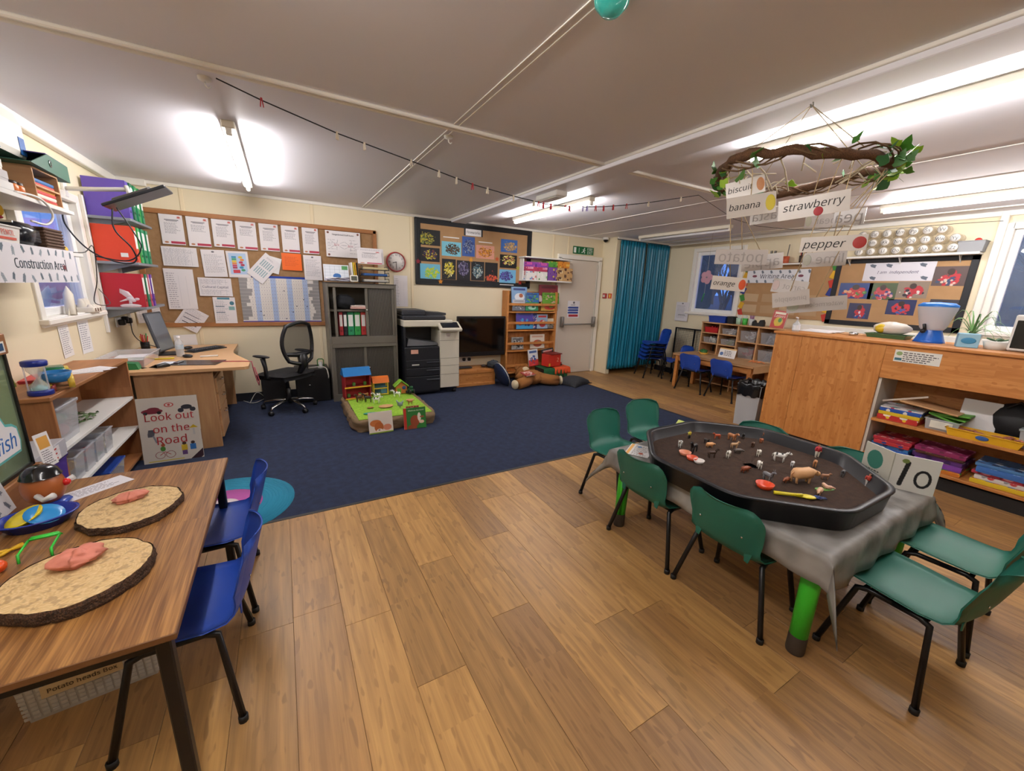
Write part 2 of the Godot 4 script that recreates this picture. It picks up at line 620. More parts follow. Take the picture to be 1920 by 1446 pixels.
func structure() -> void:
	# floor boards on a screed
	var fl := Node3D.new()
	put(fl, "floor", self)
	struct(fl)
	var st := mb()
	span(st, V(-1.52, -0.15, -5.92), V(6.67, -0.006, 3.1))
	obj("screed", st, hexm("5a4028", 0.8), fl)
	var ends := {0: -1.755, 1: -1.60, 2: -1.18, 4: -1.34, 5: -0.678, 6: -1.087}
	var L := 1.22
	for k in range(-7, 34):
		var x0 := maxf(-0.08 + 0.2 * k, -1.4)
		var x1 := minf(-0.08 + 0.2 * (k + 1), 6.55)
		if x1 - x0 < 0.02:
			continue
		var off: float = ends[k] if ends.has(k) else -rng.randf() * L
		var z_far := -2.655 if x1 < 4.36 else -5.8
		var z := off - L * ceilf((off - z_far) / L)
		while z < 1.3:
			var za := maxf(z, z_far)
			var zb := z + L
			if zb - za > 0.03:
				var p := mb()
				var uo := rng.randf() * 5.0
				var c := V((x0 + x1) * 0.5, -0.003, (za + zb) * 0.5)
				bx(p, V(0, 0, uo), V(x1 - x0 - 0.0012, 0.006, zb - za - 0.0012), 0.0007, Basis.IDENTITY, 2)
				var o := obj("plank", p, planks_mat[rng.randi() % 5], fl)
				o.position = c - V(0, 0, uo)
			z += L
	# carpet
	var carpet_tex := speckle_tex(256, Color("171f35"), Color("2a3857"), 3, 0.55)
	var cm := tri_mat(carpet_tex, 2.4, 0.97)
	bump(cm, 4, 0.4, 3.0)
	st = mb()
	span(st, V(-1.39, -0.006, -5.79), V(4.29, 0.0, -2.665), 0.001)
	tag(obj("carpet", st, cm), "large navy blue carpet on the wooden floor", "carpet")
	var car: Node = get_node("carpet")
	st = mb()
	span(st, V(-1.39, -0.006, -2.665), V(4.29, 0.003, -2.64), 0.001)
	span(st, V(4.29, -0.006, -5.3), V(4.315, 0.003, -2.64), 0.001)
	obj("edge_strip", st, hexm("2a2522", 0.5), car)
	# walls
	wall("wall_back", V(-1.52, 0, -5.92), V(6.67, 2.55, -5.8), [], cream)
	wall("wall_left", V(-1.52, 0, -5.8), V(-1.4, 2.55, 3.1), [[V(-1.6, 1.17, -4.79), V(-1.3, 2.05, -3.87)]], cream)
	wall("wall_right", V(6.55, 0, -5.8), V(6.67, 2.55, 3.1), [[V(6.4, 1.2, -4.83), V(6.8, 2.27, -3.97)], [V(6.4, 1.22, -1.2), V(6.8, 2.28, 0.3)]], cream)
	wall("wall_front", V(-1.52, 0, 3.1), V(6.67, 2.55, 3.22), [], cream)
	st = mb()
	span(st, V(-1.52, 2.45, -5.92), V(6.67, 2.57, 3.22))
	fixed("ceiling", st, hexm("ecebf2", 0.55))
	# closet pier beside the exit
	st = mb()
	span(st, V(5.2, 0, -5.8), V(5.285, 2.45, -5.45))
	fixed("wall_closet", st, cream)
	st = mb()
	span(st, V(5.285, 2.39, -5.52), V(6.55, 2.45, -5.45))
	fixed("trim_closet", st, white_paint)
	# wall panel joints, skirting, cornice
	var strips := mb()
	for p in [[338, 360], [583, 380], [770, 402], [1040, 436], [1068, 440]]:
		var v := fz(p[0], p[1], -5.8)
		bx(strips, V(v.x, 1.22, -5.797), V(0.035, 2.44, 0.008), 0.002)
	fixed("trim_1", strips, hexm("ead9b6", 0.55))
	st = mb()
	span(st, V(-1.4, 0, -5.8), V(4.2, 0.10, -5.785))
	fixed("baseboard_back", st, hexm("1d1f26", 0.5))
	st = mb()
	span(st, V(-1.4, 0, -5.8), V(-1.385, 0.1, 3.1))
	fixed("baseboard_left", st, hexm("1d1f26", 0.5))
	st = mb()
	span(st, V(6.535, 0, -5.45), V(6.55, 0.1, 3.1))
	fixed("baseboard_right", st, hexm("1d1f26", 0.5))
	st = mb()
	span(st, V(-1.15, 2.415, -5.8), V(5.2, 2.45, -5.775), 0.006)
	span(st, V(5.2, 2.41, -5.47), V(6.55, 2.45, -5.43), 0.006)
	span(st, V(6.51, 2.40, -5.45), V(6.55, 2.45, 3.1), 0.006)
	fixed("trim_2", st, white_paint)
	st = mb()
	span(st, V(-1.4, 2.375, -5.8), V(-1.345, 2.45, 3.1), 0.006)
	span(st, V(-1.4, 2.385, -5.8), V(-1.12, 2.45, -5.75), 0.006)
	fixed("trim_3", st, white_paint)
	# ceiling strips: the cross cover strip, the boxed beam, the panel joints
	st = mb()
	for dz in [-0.026, 0.014]:
		span(st, V(-1.345, 2.43, -2.585 + dz), V(6.51, 2.451, -2.585 + dz + 0.026), 0.006)
	fixed("trim_4", st, white_paint)
	st = mb()
	span(st, V(2.235, 2.405, -5.775), V(2.46, 2.451, 3.1), 0.004)
	fixed("trim_5", st, hexm("ecebf2", 0.55))
	st = mb()
	span(st, V(2.222, 2.432, -5.775), V(2.237, 2.451, 3.1), 0.003)
	span(st, V(2.458, 2.432, -5.775), V(2.473, 2.451, 3.1), 0.003)
	for x in [1.0, 1.035, 3.95, 4.75]:
		span(st, V(x, 2.446, -5.775), V(x + 0.008, 2.451, 3.1), 0.001)
	span(st, V(6.2, 2.44, -5.4), V(6.24, 2.451, 3.1), 0.002)
	fixed("trim_6", st, white_paint)
	# trunking on the right wall under the boards
	st = mb()
	span(st, V(6.49, 1.03, -3.0), V(6.55, 1.15, 3.0), 0.008)
	fixed("trim_7", st, white_paint)
	st = mb()
	span(st, V(6.5, 1.3, -1.3), V(6.55, 2.44, -1.24), 0.006)
	fixed("trim_8", st, white_paint)
	# windows
	window("window_1", V(-1.4, 1.17, -4.79), V(-1.4, 2.05, -3.87), 1, 0.0)
	window("window_2", V(6.55, 1.2, -4.83), V(6.55, 2.27, -3.97), -1, 0.0)
	window("window_3", V(6.55, 1.22, -1.2), V(6.55, 2.28, 0.3), -1, 0.5)

func window(called: String, a: Vector3, b: Vector3, s: int, mullion: float) -> void:
	var w := Node3D.new()
	put(w, called, self)
	struct(w)
	var x := a.x
	var st := mb()
	var ow := 0.06
	# lining and casing, proud of the wall
	for e in [[a.z - 0.05, a.z + 0.012], [b.z - 0.012, b.z + 0.05]]:
		span(st, V(x - s * 0.12, a.y - 0.05, e[0]), V(x + s * 0.016, b.y + 0.05, e[1]), 0.004)
	for e in [[a.y - 0.05, a.y + 0.012], [b.y - 0.012, b.y + 0.05]]:
		span(st, V(x - s * 0.12, e[0], a.z), V(x + s * 0.016, e[1], b.z), 0.004)
	obj("window_lining", st, white_paint, w)
	st = mb()
	var xi := x - s * 0.06
	for e in [[a.z + 0.012, a.z + 0.012 + ow], [b.z - 0.012 - ow, b.z - 0.012]]:
		span(st, V(xi - 0.025, a.y + 0.012, e[0]), V(xi + 0.025, b.y - 0.012, e[1]), 0.006)
	for e in [[a.y + 0.012, a.y + 0.012 + ow], [b.y - 0.012 - ow, b.y - 0.012]]:
		span(st, V(xi - 0.025, e[0], a.z + 0.07), V(xi + 0.025, e[1], b.z - 0.07), 0.006)
	if mullion > 0:
		var zm := lerpf(a.z, b.z, mullion)
		span(st, V(xi - 0.025, a.y + 0.06, zm - 0.03), V(xi + 0.025, b.y - 0.06, zm + 0.03), 0.006)
	obj("window_frame", st, hexm("f2f2f0", 0.3), w)
	st = mb()
	span(st, V(xi - 0.004, a.y + 0.06, a.z + 0.06), V(xi + 0.004, b.y - 0.06, b.z - 0.06))
	obj("pane", st, clear(Color(0.75, 0.85, 1.0), 0.10, 0.02), w)
	st = mb()
	span(st, V(x - s * 0.03, a.y - 0.03, a.z - 0.06), V(x + s * 0.05, a.y + 0.005, b.z + 0.06), 0.005)
	obj("window_sill", st, white_paint, w)

func outside() -> void:
	# lawn, hedge and bare trees in the dusk
	var st := mb()
	face(st, [V(6.7, -0.3, -60), V(60, 1.75, -60), V(60, 1.75, 40), V(6.7, -0.3, 40)], Vector3.UP)
	span(st, V(-40, -0.5, -40), V(-1.6, -0.3, 40))
	var g := tri_mat(speckle_tex(128, Color("2f7a72"), Color("4fa096"), 61, 0.3), 0.6, 0.95)
	fixed("ground_outside", st, g)
	var leaf := tri_mat(speckle_tex(128, Color("1c2a34"), Color("56707a"), 62, 0.5), 0.35, 0.95)
	for k in 9:
		var z := -40.0 + k * 6.0
		st = mb(true)
		blob(st, V(0, 3.4, 0), V(2.4, 4.3 + 0.8 * sin(k * 2.1), 2.7), Basis.IDENTITY, 28, 20, 0.5, k)
		var t := thing("hedge_bush", "dark rounded hedge bush beyond the lawn outside the windows", "bush", V(30.0 + sin(k * 1.7), 0.6, z), 0.0, "hedge outside")
		obj("foliage", st, leaf, t)
		st = mb(true)
		tube(st, [V(0, -0.05, 0), V(0, 2.0, 0)], 0.2, 6)
		obj("trunk", st, hexm("2a2522", 0.9), t)
	for k in 3:
		var t := thing("bare_tree", "bare branching tree standing outside the right-hand window", "tree", V(10.0 + k * 1.2, -0.3, -6.5 + k * 4.6), k * 1.3, "bare trees outside")
		st = mb(true)
		branch(st, Vector3.ZERO, V(0.05, 1, 0.02), 1.6, 0.09, 5, 70 + k)
		obj("branches", st, hexm("1b2230", 0.9), t)

func branch(st: SurfaceTool, a: Vector3, d: Vector3, l: float, r: float, depth: int, seed: int) -> void:
	var g := RandomNumberGenerator.new()
	g.seed = seed
	var b := a + d.normalized() * l
	tube(st, [a, (a + b) * 0.5 + V(g.randf_range(-0.05, 0.05), 0, g.randf_range(-0.05, 0.05)) * l, b], [r, r * 0.85, r * 0.65], 5, false)
	if depth <= 0:
		return
	for i in 3:
		branch(st, a.lerp(b, 0.6 + 0.2 * i), (d.normalized() + V(g.randf_range(-0.8, 0.8), g.randf_range(-0.15, 0.4), g.randf_range(-0.8, 0.8))), l * g.randf_range(0.62, 0.8), r * 0.55, depth - 1, seed * 7 + i + depth)
# ---------------------------------------------------------------- small builders
func binder(c: Color, at: Vector3, b: Basis, label: String, group := "lever arch files", w := 0.07, h := 0.31, d := 0.27) -> Node3D:   # spine on +z, stands on its base
	var t := thing("ring_binder", label, "binder", at, 0.0, group)
	t.basis = b
	var st := mb()
	for s in [-1, 1]:
		bx(st, V(s * (w * 0.5 - 0.0015), h * 0.5, -d * 0.5), V(0.003, h, d), 0.001)
	bx(st, V(0, h * 0.5, -0.0015), V(w, h, 0.003), 0.001)
	obj("cover", st, mt(c, 0.42), t)
	st = mb()
	bx(st, V(0, h * 0.5, -d * 0.5 - 0.005), V(w - 0.012, h - 0.02, d - 0.03))
	obj("pages", st, paper, t)
	st = mb()
	bx(st, V(0, h * 0.64, 0.0006), V(w * 0.72, h * 0.5, 0.0012))
	obj("spine_label", st, hexm("eeeeea", 0.5), t)
	st = mb(true)
	lathe(st, [U(0.012, 0), U(0.012, 0.002), U(0.008, 0.002)], V(0, h * 0.2, 0), 12, Basis(Vector3.RIGHT, PI / 2))
	obj("finger_ring", st, hexm("15151a", 0.4), t)
	return t
func tub(called: String, s: Vector3, m: Material, at: Vector3, turn: float, label: String, category: String, lid: Material = null, group := "") -> Node3D:   # an open box with sloping sides and a rim
	var t := thing(called, label, category, at, turn, group)
	var st := mb()
	var a := s * 0.5
	var k := 0.9
	var e := 0.003
	var lo := [V(-a.x * k, 0, -a.z * k), V(a.x * k, 0, -a.z * k), V(a.x * k, 0, a.z * k), V(-a.x * k, 0, a.z * k)]
	var hi := [V(-a.x, s.y, -a.z), V(a.x, s.y, -a.z), V(a.x, s.y, a.z), V(-a.x, s.y, a.z)]
	for i in 4:
		var j := (i + 1) % 4
		var out: Vector3 = (lo[i] + lo[j]) * V(1, 0, 1)
		face(st, [lo[i], lo[j], hi[j], hi[i]], out)
		var n := out.normalized() * e
		face(st, [lo[i] - n, lo[j] - n, hi[j] - n, hi[i] - n], -out)
	face(st, lo, Vector3.DOWN)
	face(st, [lo[0] + V(0, e, 0), lo[1] + V(0, e, 0), lo[2] + V(0, e, 0), lo[3] + V(0, e, 0)], Vector3.UP)
	obj("body", st, m, t)
	st = mb()
	for i in 4:
		var j := (i + 1) % 4
		var mid: Vector3 = (hi[i] + hi[j]) * 0.5
		bx(st, mid, V(absf(hi[i].x - hi[j].x) + 0.012, 0.008, absf(hi[i].z - hi[j].z) + 0.012), 0.002)
	obj("rim", st, m, t)
	if lid:
		st = mb()
		bx(st, V(0, s.y + 0.008, 0), V(s.x + 0.016, 0.012, s.z + 0.016), 0.004)
		obj("lid", st, lid, t)
	return t
func book(w: float, h: float, t: float, m: Material, at: Vector3, b: Basis, label: String, group := "", category := "book") -> Node3D:   # its cover looks along +z, stands on its lower edge
	var o := thing("picture_book", label, category, at, 0.0, group)
	o.basis = b
	var c := obj("cover", card_mesh(w, h, 0.0016), m, o)
	c.position = V(0, h * 0.5, t * 0.5)
	var st := mb()
	bx(st, V(0.001, h * 0.5, 0), V(w - 0.006, h - 0.006, t - 0.001))
	obj("pages", st, hexm("e8e2d4", 0.7), o)
	st = mb()
	bx(st, V(0, h * 0.5, -t * 0.5), V(w, h, 0.0016))
	bx(st, V(-w * 0.5, h * 0.5, 0), V(0.002, h, t + 0.002))
	obj("back_cover", st, m, o)
	return o
func flat_box(s: Vector3, m: Material, at: Vector3, turn: float, label: String, called := "game_box", category := "box", group := "", side: Material = null) -> Node3D:   # a lidded carton lying flat
	var t := thing(called, label, category, at, turn, group)
	var st := mb()
	bx(st, V(0, s.y * 0.5 - 0.004, 0), V(s.x - 0.004, s.y - 0.008, s.z - 0.004), 0.001)
	obj("base", st, side if side else m, t)
	st = mb()
	bx(st, V(0, s.y * 0.62, 0), V(s.x, s.y * 0.76, s.z), 0.0015)
	obj("lid", st, m, t)
	return t
func strip_print(base: Color, cols: Array, seed: int) -> StandardMaterial3D:   # a printed carton side: patches, a title bar
	var im := blank(128, 32, base)
	var g := RandomNumberGenerator.new()
	g.seed = seed
	for i in 7:
		dot(im, g.randf() * 128, g.randf() * 32, g.randf_range(3, 9), g.randf_range(3, 8), cols[g.randi() % cols.size()])
	im.fill_rect(Rect2i(20 + g.randi() % 30, 9, 48, 10), cols[0])
	lines_print(im, 24, 80, 12, 17, 4, base, seed, 2)
	var m := StandardMaterial3D.new()
	m.albedo_texture = tex_of(im)
	m.roughness = 0.4
	m.uv1_scale = V(3.5, 9, 1)
	return m
func cable(called: String, pts: Array, r: float, c: Color, label: String) -> void:
	var cv := Curve3D.new()
	for i in pts.size():
		var along: Vector3 = (pts[mini(i + 1, pts.size() - 1)] - pts[maxi(i - 1, 0)]) * 0.18
		cv.add_point(pts[i], -along, along)
	cv.bake_interval = 0.03
	var st := mb(true)
	tube(st, Array(cv.get_baked_points()), r, 6)
	tag(obj(called, st, mt(c, 0.5)), label, "cable")
func leaf_print(im: Image, c: Vector2, l: float, ang: float, col: Color) -> void:
	var d := Vector2.from_angle(ang)
	stroke(im, c - d * l, c + d * l, 1.0, col)
	for i in 5:
		var p := c + d * l * (-0.8 + 0.36 * i)
		for s in [-1, 1]:
			stroke(im, p, p + d.rotated(s * 0.8) * l * 0.55, 1.6, col)

# ---------------------------------------------------------------- shelves on the left wall
func left_wall() -> void:
	var sh := thing("wall_shelf", "white open wall shelf with two boards above the fish tank", "shelf", V(-1.25, 1.6, -2.9))
	var st := mb()
	span(st, V(-0.15, 0.24, -0.83), V(0.15, 0.262, 0.95), 0.002)
	obj("upper_board", st, white_board, sh)
	st = mb()
	span(st, V(-0.15, -0.015, -0.83), V(0.15, 0.007, 0.95), 0.002)
	obj("lower_board", st, white_board, sh)
	st = mb()
	span(st, V(-0.15, -0.12, -0.86), V(-0.11, 0.40, -0.83), 0.002)
	obj("upright", st, white_board, sh)
	# banner along the lower board
	var im := blank(512, 112, Color("e9e6ea"))
	var g := RandomNumberGenerator.new()
	g.seed = 5
	for i in 22:
		var y := 16.0 if i % 2 == 0 else 94.0
		leaf_print(im, U(12 + i * 23.5, y + g.randf_range(-5, 5)), g.randf_range(9, 14), g.randf_range(0.9, 2.2), Color("5d6c78") if i % 3 else Color("8d99a2"))
	for x in [66, 430]:
		im.fill_rect(Rect2i(x - 14, 54, 20, 14), Color("b33a36"))
		im.fill_rect(Rect2i(x + 4, 34, 6, 34), Color("33333f"))
		dot(im, x - 8, 70, 4, 4, Color("222222"))
		dot(im, x + 6, 70, 4, 4, Color("222222"))
	var a := fx(0, 489, -1.095)
	var b := fx(142, 500, -1.095)
	var bn := sheet("banner", 0.95, 0.185, print_mat(im), V(-1.095, 1.521, b.z + 0.475), on_left, self, 0.0015)
	tag(bn, "white leaf-patterned paper banner reading Construction Area along the shelf edge", "banner")
	words("Construction Area", 0.06, Color("33404c"), V(0.06, 0, 0.0024), Basis.IDENTITY, bn, 0.52)
	# on the upper board
	var pb := thing("pigeonhole_box", "small wooden pigeonhole box of papers on the top wall shelf", "box", V(-1.25, 1.863, -3.5))
	st = mb()
	for y in [0.005, 0.085, 0.175]:
		bx(st, V(0, y, 0), V(0.26, 0.01, 0.30), 0.001)
	for s in [-1, 1]:
		bx(st, V(0, 0.09, s * 0.146), V(0.26, 0.18, 0.009), 0.001)
	obj("body", st, beech, pb)
	var cols := ["2f6fae", "c9403c", "d9a04a", "c9403c", "e8e0d0", "b5332f"]
	for i in 6:
		var bk := flat_box(V(0.22, 0.018, 0.25), hexm(cols[i], 0.5), V(-1.245, 1.874 + (0.079 if i < 2 else 0.0) + (i % 4 if i >= 2 else i) * 0.0185 - (0.037 if i >= 2 and i % 4 >= 2 else 0.0), -3.5), 0.0, ["blue folder in the upper hole of the small pigeonhole box", "red folder under the blue one in the pigeonhole box", "amber folder in the lower hole of the pigeonhole box", "dark red folder in the lower hole of the pigeonhole box", "cream paper pad in the lower hole of the pigeonhole box", "crimson folder at the bottom of the pigeonhole box"][i], "folder", "folder", "folders in the pigeonhole box")
		bk.position.y = [1.952 + 0.02, 1.952, 1.874 + 0.057, 1.874 + 0.038, 1.874 + 0.019, 1.874][i]
	var mag := thing("magazine_file", "green and purple cardboard box file lying on the pigeonhole box", "box file", V(-1.24, 2.044, -3.62), 0.06)
	st = mb()
	slab(st, PackedVector2Array([U(-0.38, 0), U(0.2, 0), U(0.2, 0.095), U(-0.12, 0.095)]), 0.005, Transform3D(on_left, V(0.13, 0, 0)) * Transform3D(Basis(Vector3.UP, 0), Vector3.ZERO))
	slab(st, PackedVector2Array([U(-0.38, 0), U(0.2, 0), U(0.2, 0.095), U(-0.12, 0.095)]), 0.005, Transform3D(on_left, V(-0.13, 0, 0)))
	span(st, V(-0.13, 0, -0.2), V(0.13, 0.004, 0.38))
	span(st, V(-0.13, 0, -0.2), V(0.13, 0.095, -0.196))
	obj("body", st, hexm("1f5a45", 0.5), mag)
	st = mb()
	span(st, V(-0.13, 0.095, -0.2), V(0.13, 0.1, 0.12))
	obj("purple_side", st, hexm("5b4a92", 0.5), mag)
	st = mb(true)
	lathe(st, [U(0.017, 0), U(0.02, 0.003), U(0.013, 0.003)], V(0.135, 0.05, 0.1), 14, Basis(Vector3.BACK, -PI / 2))
	obj("finger_ring", st, chrome, mag)
	for i in 2:
		var j := thing("spice_jar", ["small orange jar with dark lid right beside the pigeonhole box", "small orange jar with dark lid next to the carton pile"][i], "jar", V(-1.16, 1.863, -3.27 + i * 0.06), 0.0, "orange jars")
		st = mb(true)
		lathe(st, [U(0.0, 0), U(0.024, 0), U(0.025, 0.05), U(0.02, 0.058)], Vector3.ZERO, 12)
		obj("glass", st, hexm("d9762a", 0.3), j)
		st = mb(true)
		lathe(st, [U(0.021, 0.058), U(0.021, 0.072), U(0, 0.073)], Vector3.ZERO, 12)
		obj("lid", st, hexm("3a2a20", 0.4), j)
	for i in 3:
		flat_box(V(0.24, 0.05, 0.34), hexm(["d9d6d2", "b9b4b4", "e6e2da"][i], 0.6), V(-1.25, 1.863 + i * 0.051, -2.98 + i * 0.02), 0.03 * i, ["white flat carton at the bottom of the shelf pile", "grey flat carton in the middle of the shelf pile", "off-white printed carton on top of the shelf pile"][i], "carton", "carton", "cartons on the top wall shelf")
	st = mb(true)
	lathe(st, [U(0.0, 0.0), U(0.05, 0.0), U(0.085, 0.05), U(0.08, 0.05), U(0.048, 0.006), U(0, 0.006)], Vector3.ZERO, 18)
	var bl := obj("plastic_bowl", st, hexm("2b86c9", 0.25))
	bl.position = V(-1.2, 2.017, -3.06)
	tag(bl, "bright blue plastic bowl on the carton pile", "bowl")
	cable("white_cable", [V(-1.12, 1.872, -3.12), V(-1.09, 1.868, -3.28), V(-1.08, 1.80, -3.36), V(-1.09, 1.74, -3.30), V(-1.1, 1.74, -3.16)], 0.006, Color("e6e2dc"), "white cable looping down from the top wall shelf")
	# on the lower board
	var pc := tub("pencil_box", V(0.2, 0.085, 0.24), hexm("e4e0da", 0.4), V(-1.22, 1.608, -2.96), 0.0, "white plastic box with red PENCIL lettering on the lower shelf", "box")
	words("PENCIL", 0.02, Color("c5533f"), V(0.101, 0.055, 0), on_left, pc, 0.11)
	sheet("red_print", 0.15, 0.012, hexm("c5533f", 0.5), V(0.0965, 0.028, 0), on_left * Basis(Vector3.RIGHT, 0.1), pc, 0.001)
	var tb := thing("toy_toaster", "glossy black toy toaster on the lower wall shelf", "toy", V(-1.2, 1.608, -3.19))
	st = mb(true)
	bx(st, V(0, 0.06, 0), V(0.17, 0.12, 0.20), 0.03)
	obj("body", st, hexm("1b1d24", 0.2), tb)
	st = mb()
	bx(st, V(0, 0.118, 0), V(0.1, 0.012, 0.16), 0.002)
	obj("slots", st, chrome, tb)
	var bk := thing("wicker_basket", "brown woven basket on the lower wall shelf", "basket", V(-1.2, 1.608, -3.42))
	st = mb()
	for i in 7:
		bx(st, V(0, 0.008 + i * 0.017, 0), V(0.18 + 0.002 * (i % 2), 0.0165, 0.22 + 0.002 * (i % 2)), 0.006)
	obj("weave", st, hexm("5b4130", 0.8), bk)
	st = mb(true)
	var bp := []
	for i in 9:
		var an := -0.9 + i * 0.225
		bp.append(V(0, 0.08 - cos(an) * 0.075, sin(an) * 0.09))
	tube(st, bp, [0.006, 0.014, 0.019, 0.021, 0.021, 0.02, 0.017, 0.012, 0.005], 8)
	var ba := obj("toy_banana", st, hexm("e5b41f", 0.4))
	ba.transform = Transform3D(Basis(Vector3.BACK, 0.3), V(-1.15, 1.612, -3.60))
	tag(ba, "yellow plastic toy banana beside the brown basket", "toy")
	var soft := thing("soft_toy", "yellow spotted soft toy with a red scarf behind the black toaster", "soft toy", V(-1.32, 1.608, -3.22))
	st = mb(true)
	blob(st, V(0, 0.10, 0), V(0.06, 0.1, 0.09))
	blob(st, V(0.02, 0.19, -0.09), V(0.05, 0.05, 0.06))
	obj("body", st, hexm("d9ab2c", 0.9), soft)
	st = mb(true)
	blob(st, V(0.02, 0.15, -0.05), V(0.06, 0.015, 0.06))
	obj("scarf", st, hexm("a8323a", 0.9), soft)
	# the heater box high on the wall
	var ac := thing("wall_heater", "white rounded heater box on the wall under the ceiling with a blue sticker", "heater", V(-1.4, 2.1, -3.05))
	st = mb(true)
	var prof := [U(0.0, 0.0), U(0.20, 0.0), U(0.21, 0.03), U(0.21, 0.17), U(0.19, 0.23), U(0.14, 0.262), U(0.0, 0.27)]
	var pv := PackedVector2Array()
	for p in prof:
		pv.append(p)
	st = mb()
	slab(st, pv, 0.95, Transform3D(Basis.IDENTITY, V(0, 0, -0.5)))
	obj("casing", st, hexm("ece7dc", 0.4), ac)
	st = mb()
	bx(st, V(0.165, 0.055, -0.501), V(0.07, 0.085, 0.002))
	obj("sticker", st, hexm("1f5a9e", 0.4), ac)
	for i in 4:
		st = mb()
		bx(st, V(0.165, 0.03 + i * 0.016, -0.5025), V(0.045, 0.006, 0.001))
		obj("sticker_print", st, hexm("e8eef4", 0.4), ac)
	st = mb()
	bx(st, V(0.2115, 0.06, -0.46), V(0.002, 0.09, 0.06))
	obj("sticker_front", st, hexm("1f5a9e", 0.4), ac)
	# grey metal shelves in the corner
	var ms := thing("metal_shelf", "grey metal bracket shelves stacked with files in the wall corner", "shelf", V(-1.4, 1.2, -5.27))
	for y in [0.0, 0.40, 0.775]:
		st = mb()
		bx(st, V(0.15, y - 0.012, 0), V(0.30, 0.024, 0.68), 0.003)
		for s in [-0.28, 0.28]:
			slab(st, PackedVector2Array([U(0.0, -0.1), U(0.02, -0.1), U(0.26, -0.024), U(0.0, -0.024)]), 0.004, Transform3D(Basis.IDENTITY, V(0, y, s)))
		obj("board", st, hexm("8d949c", 0.4, 0.3), ms)
	for z in [0.36, -0.28]:
		st = mb()
		bx(st, V(0.012, 0.35, z), V(0.024, 1.15, 0.03), 0.003)
		obj("rail", st, hexm("e4e2de", 0.4), ms)
	var spin := Basis(Vector3.UP, PI / 2)
	var rows := [[1.2, ["b2202f", "1c7a52", "c24a6a", "d2627c", "7a3fb0", "6a35a8"], [0.075, 0.06, 0.03, 0.03, 0.04, 0.05]], [1.6, ["d9472a", "39a852", "1f8a5a", "1f8a5a", "1f8a5a", "1f8a5a"], [0.08, 0.05, 0.06, 0.07, 0.07, 0.07]], [1.975, ["5f4aa8", "1c6a4a", "1f8a5a", "1f8a5a", "55b53a", "1f8a5a"], [0.085, 0.06, 0.06, 0.06, 0.07, 0.06]]]
	var rn := ["bottom", "middle", "top"]
	for r in 3:
		var z := -4.95
		for i in 6:
			var w: float = rows[r][2][i]
			var cn: String = [["crimson", "dark green", "rose", "pink", "violet", "purple"], ["orange", "light green", "green", "second green", "third green", "last green"], ["purple", "deep green", "green", "second green", "lime", "last green"]][r][i]
			binder(Color(rows[r][1][i]), V(-1.105 + (0.01 if i % 2 else 0.0), rows[r][0], z - w * 0.5), spin, "%s file standing on the %s grey corner shelf" % [cn, rn[r]], "files on the corner shelves", w, 0.31 if r != 0 else 0.30, 0.275)
			z -= w + 0.004
	var fb := sheet("barcode_label", 0.05, 0.035, hexm("e8e8e4", 0.5), V(-1.19, 1.66, -4.9485), ON_BACK, self, 0.001)
	tag(fb, "white barcode label on the orange file cover", "label")
	# glass trophy before the red file
	var tr := thing("glass_eagle", "clear glass eagle trophy standing before the crimson file", "trophy", V(-1.2, 1.2, -4.90))
	st = mb(true)
	blob(st, V(0, 0.015, 0), V(0.075, 0.018, 0.02))
	blob(st, V(0.01, 0.07, 0), V(0.035, 0.02, 0.014), Basis(Vector3.BACK, -0.4))
	blob(st, V(0.05, 0.075, 0), V(0.018, 0.012, 0.01))
	tube(st, [V(0, 0.02, 0), V(0.005, 0.065, 0)], 0.012, 8)
	tube(st, [V(-0.02, 0.07, 0), V(-0.07, 0.05, 0)], [0.01, 0.004], 6)
	slab(st, PackedVector2Array([U(0.0, 0.07), U(0.03, 0.085), U(0.0, 0.14), U(-0.055, 0.165), U(-0.06, 0.13)]), 0.01, Transform3D(Basis.IDENTITY, V(0, 0, -0.005)))
	obj("figure", st, clear(Color(0.95, 0.95, 0.97), 0.45, 0.05), tr)
	# screen on a swing arm
	var p1 := V(-1.11, 1.985, -4.42)
	var p2 := V(-0.71, 2.165, -4.36)
	var ar := thing("arm_screen", "dark flat screen on a swing arm, tipped face down near the ceiling", "screen", (p1 + p2) * 0.5)
	var up := (p2 - p1).normalized()
	var bb := Basis(up, V(0, 0, -1).cross(up).normalized() * -1.0, V(0, 0, 1))
	st = mb()
	bx(st, Vector3.ZERO, V(0.44, 0.022, 0.28), 0.005, bb)
	obj("panel", st, hexm("23252b", 0.3), ar)
	st = mb()
	bx(st, bb * V(-0.02, 0.02, 0), V(0.26, 0.025, 0.2), 0.008, bb)
	obj("back_casing", st, hexm("4a4744", 0.4), ar)
	st = mb()
	bx(st, bb * V(0.09, 0.034, 0.06), V(0.06, 0.002, 0.06), 0.0, bb)
	obj("sticker", st, hexm("e6e6e2", 0.5), ar)
	st = mb(true)
	var o := -ar.position
	tube(st, [o + V(-1.395, 2.12, -4.62), o + V(-1.2, 2.13, -4.56), o + V(-0.98, 2.135, -4.42)], 0.016, 8)
	tube(st, [o + V(-0.98, 2.16, -4.42), o + V(-0.96, 2.08, -4.40)], 0.014, 8)
	obj("arm", st, hexm("d9d6d0", 0.35, 0.2), ar)
	st = mb()
	bx(st, o + V(-1.39, 2.12, -4.62), V(0.02, 0.12, 0.06), 0.003)
	obj("wall_plate", st, hexm("e4e2de", 0.4), ar)
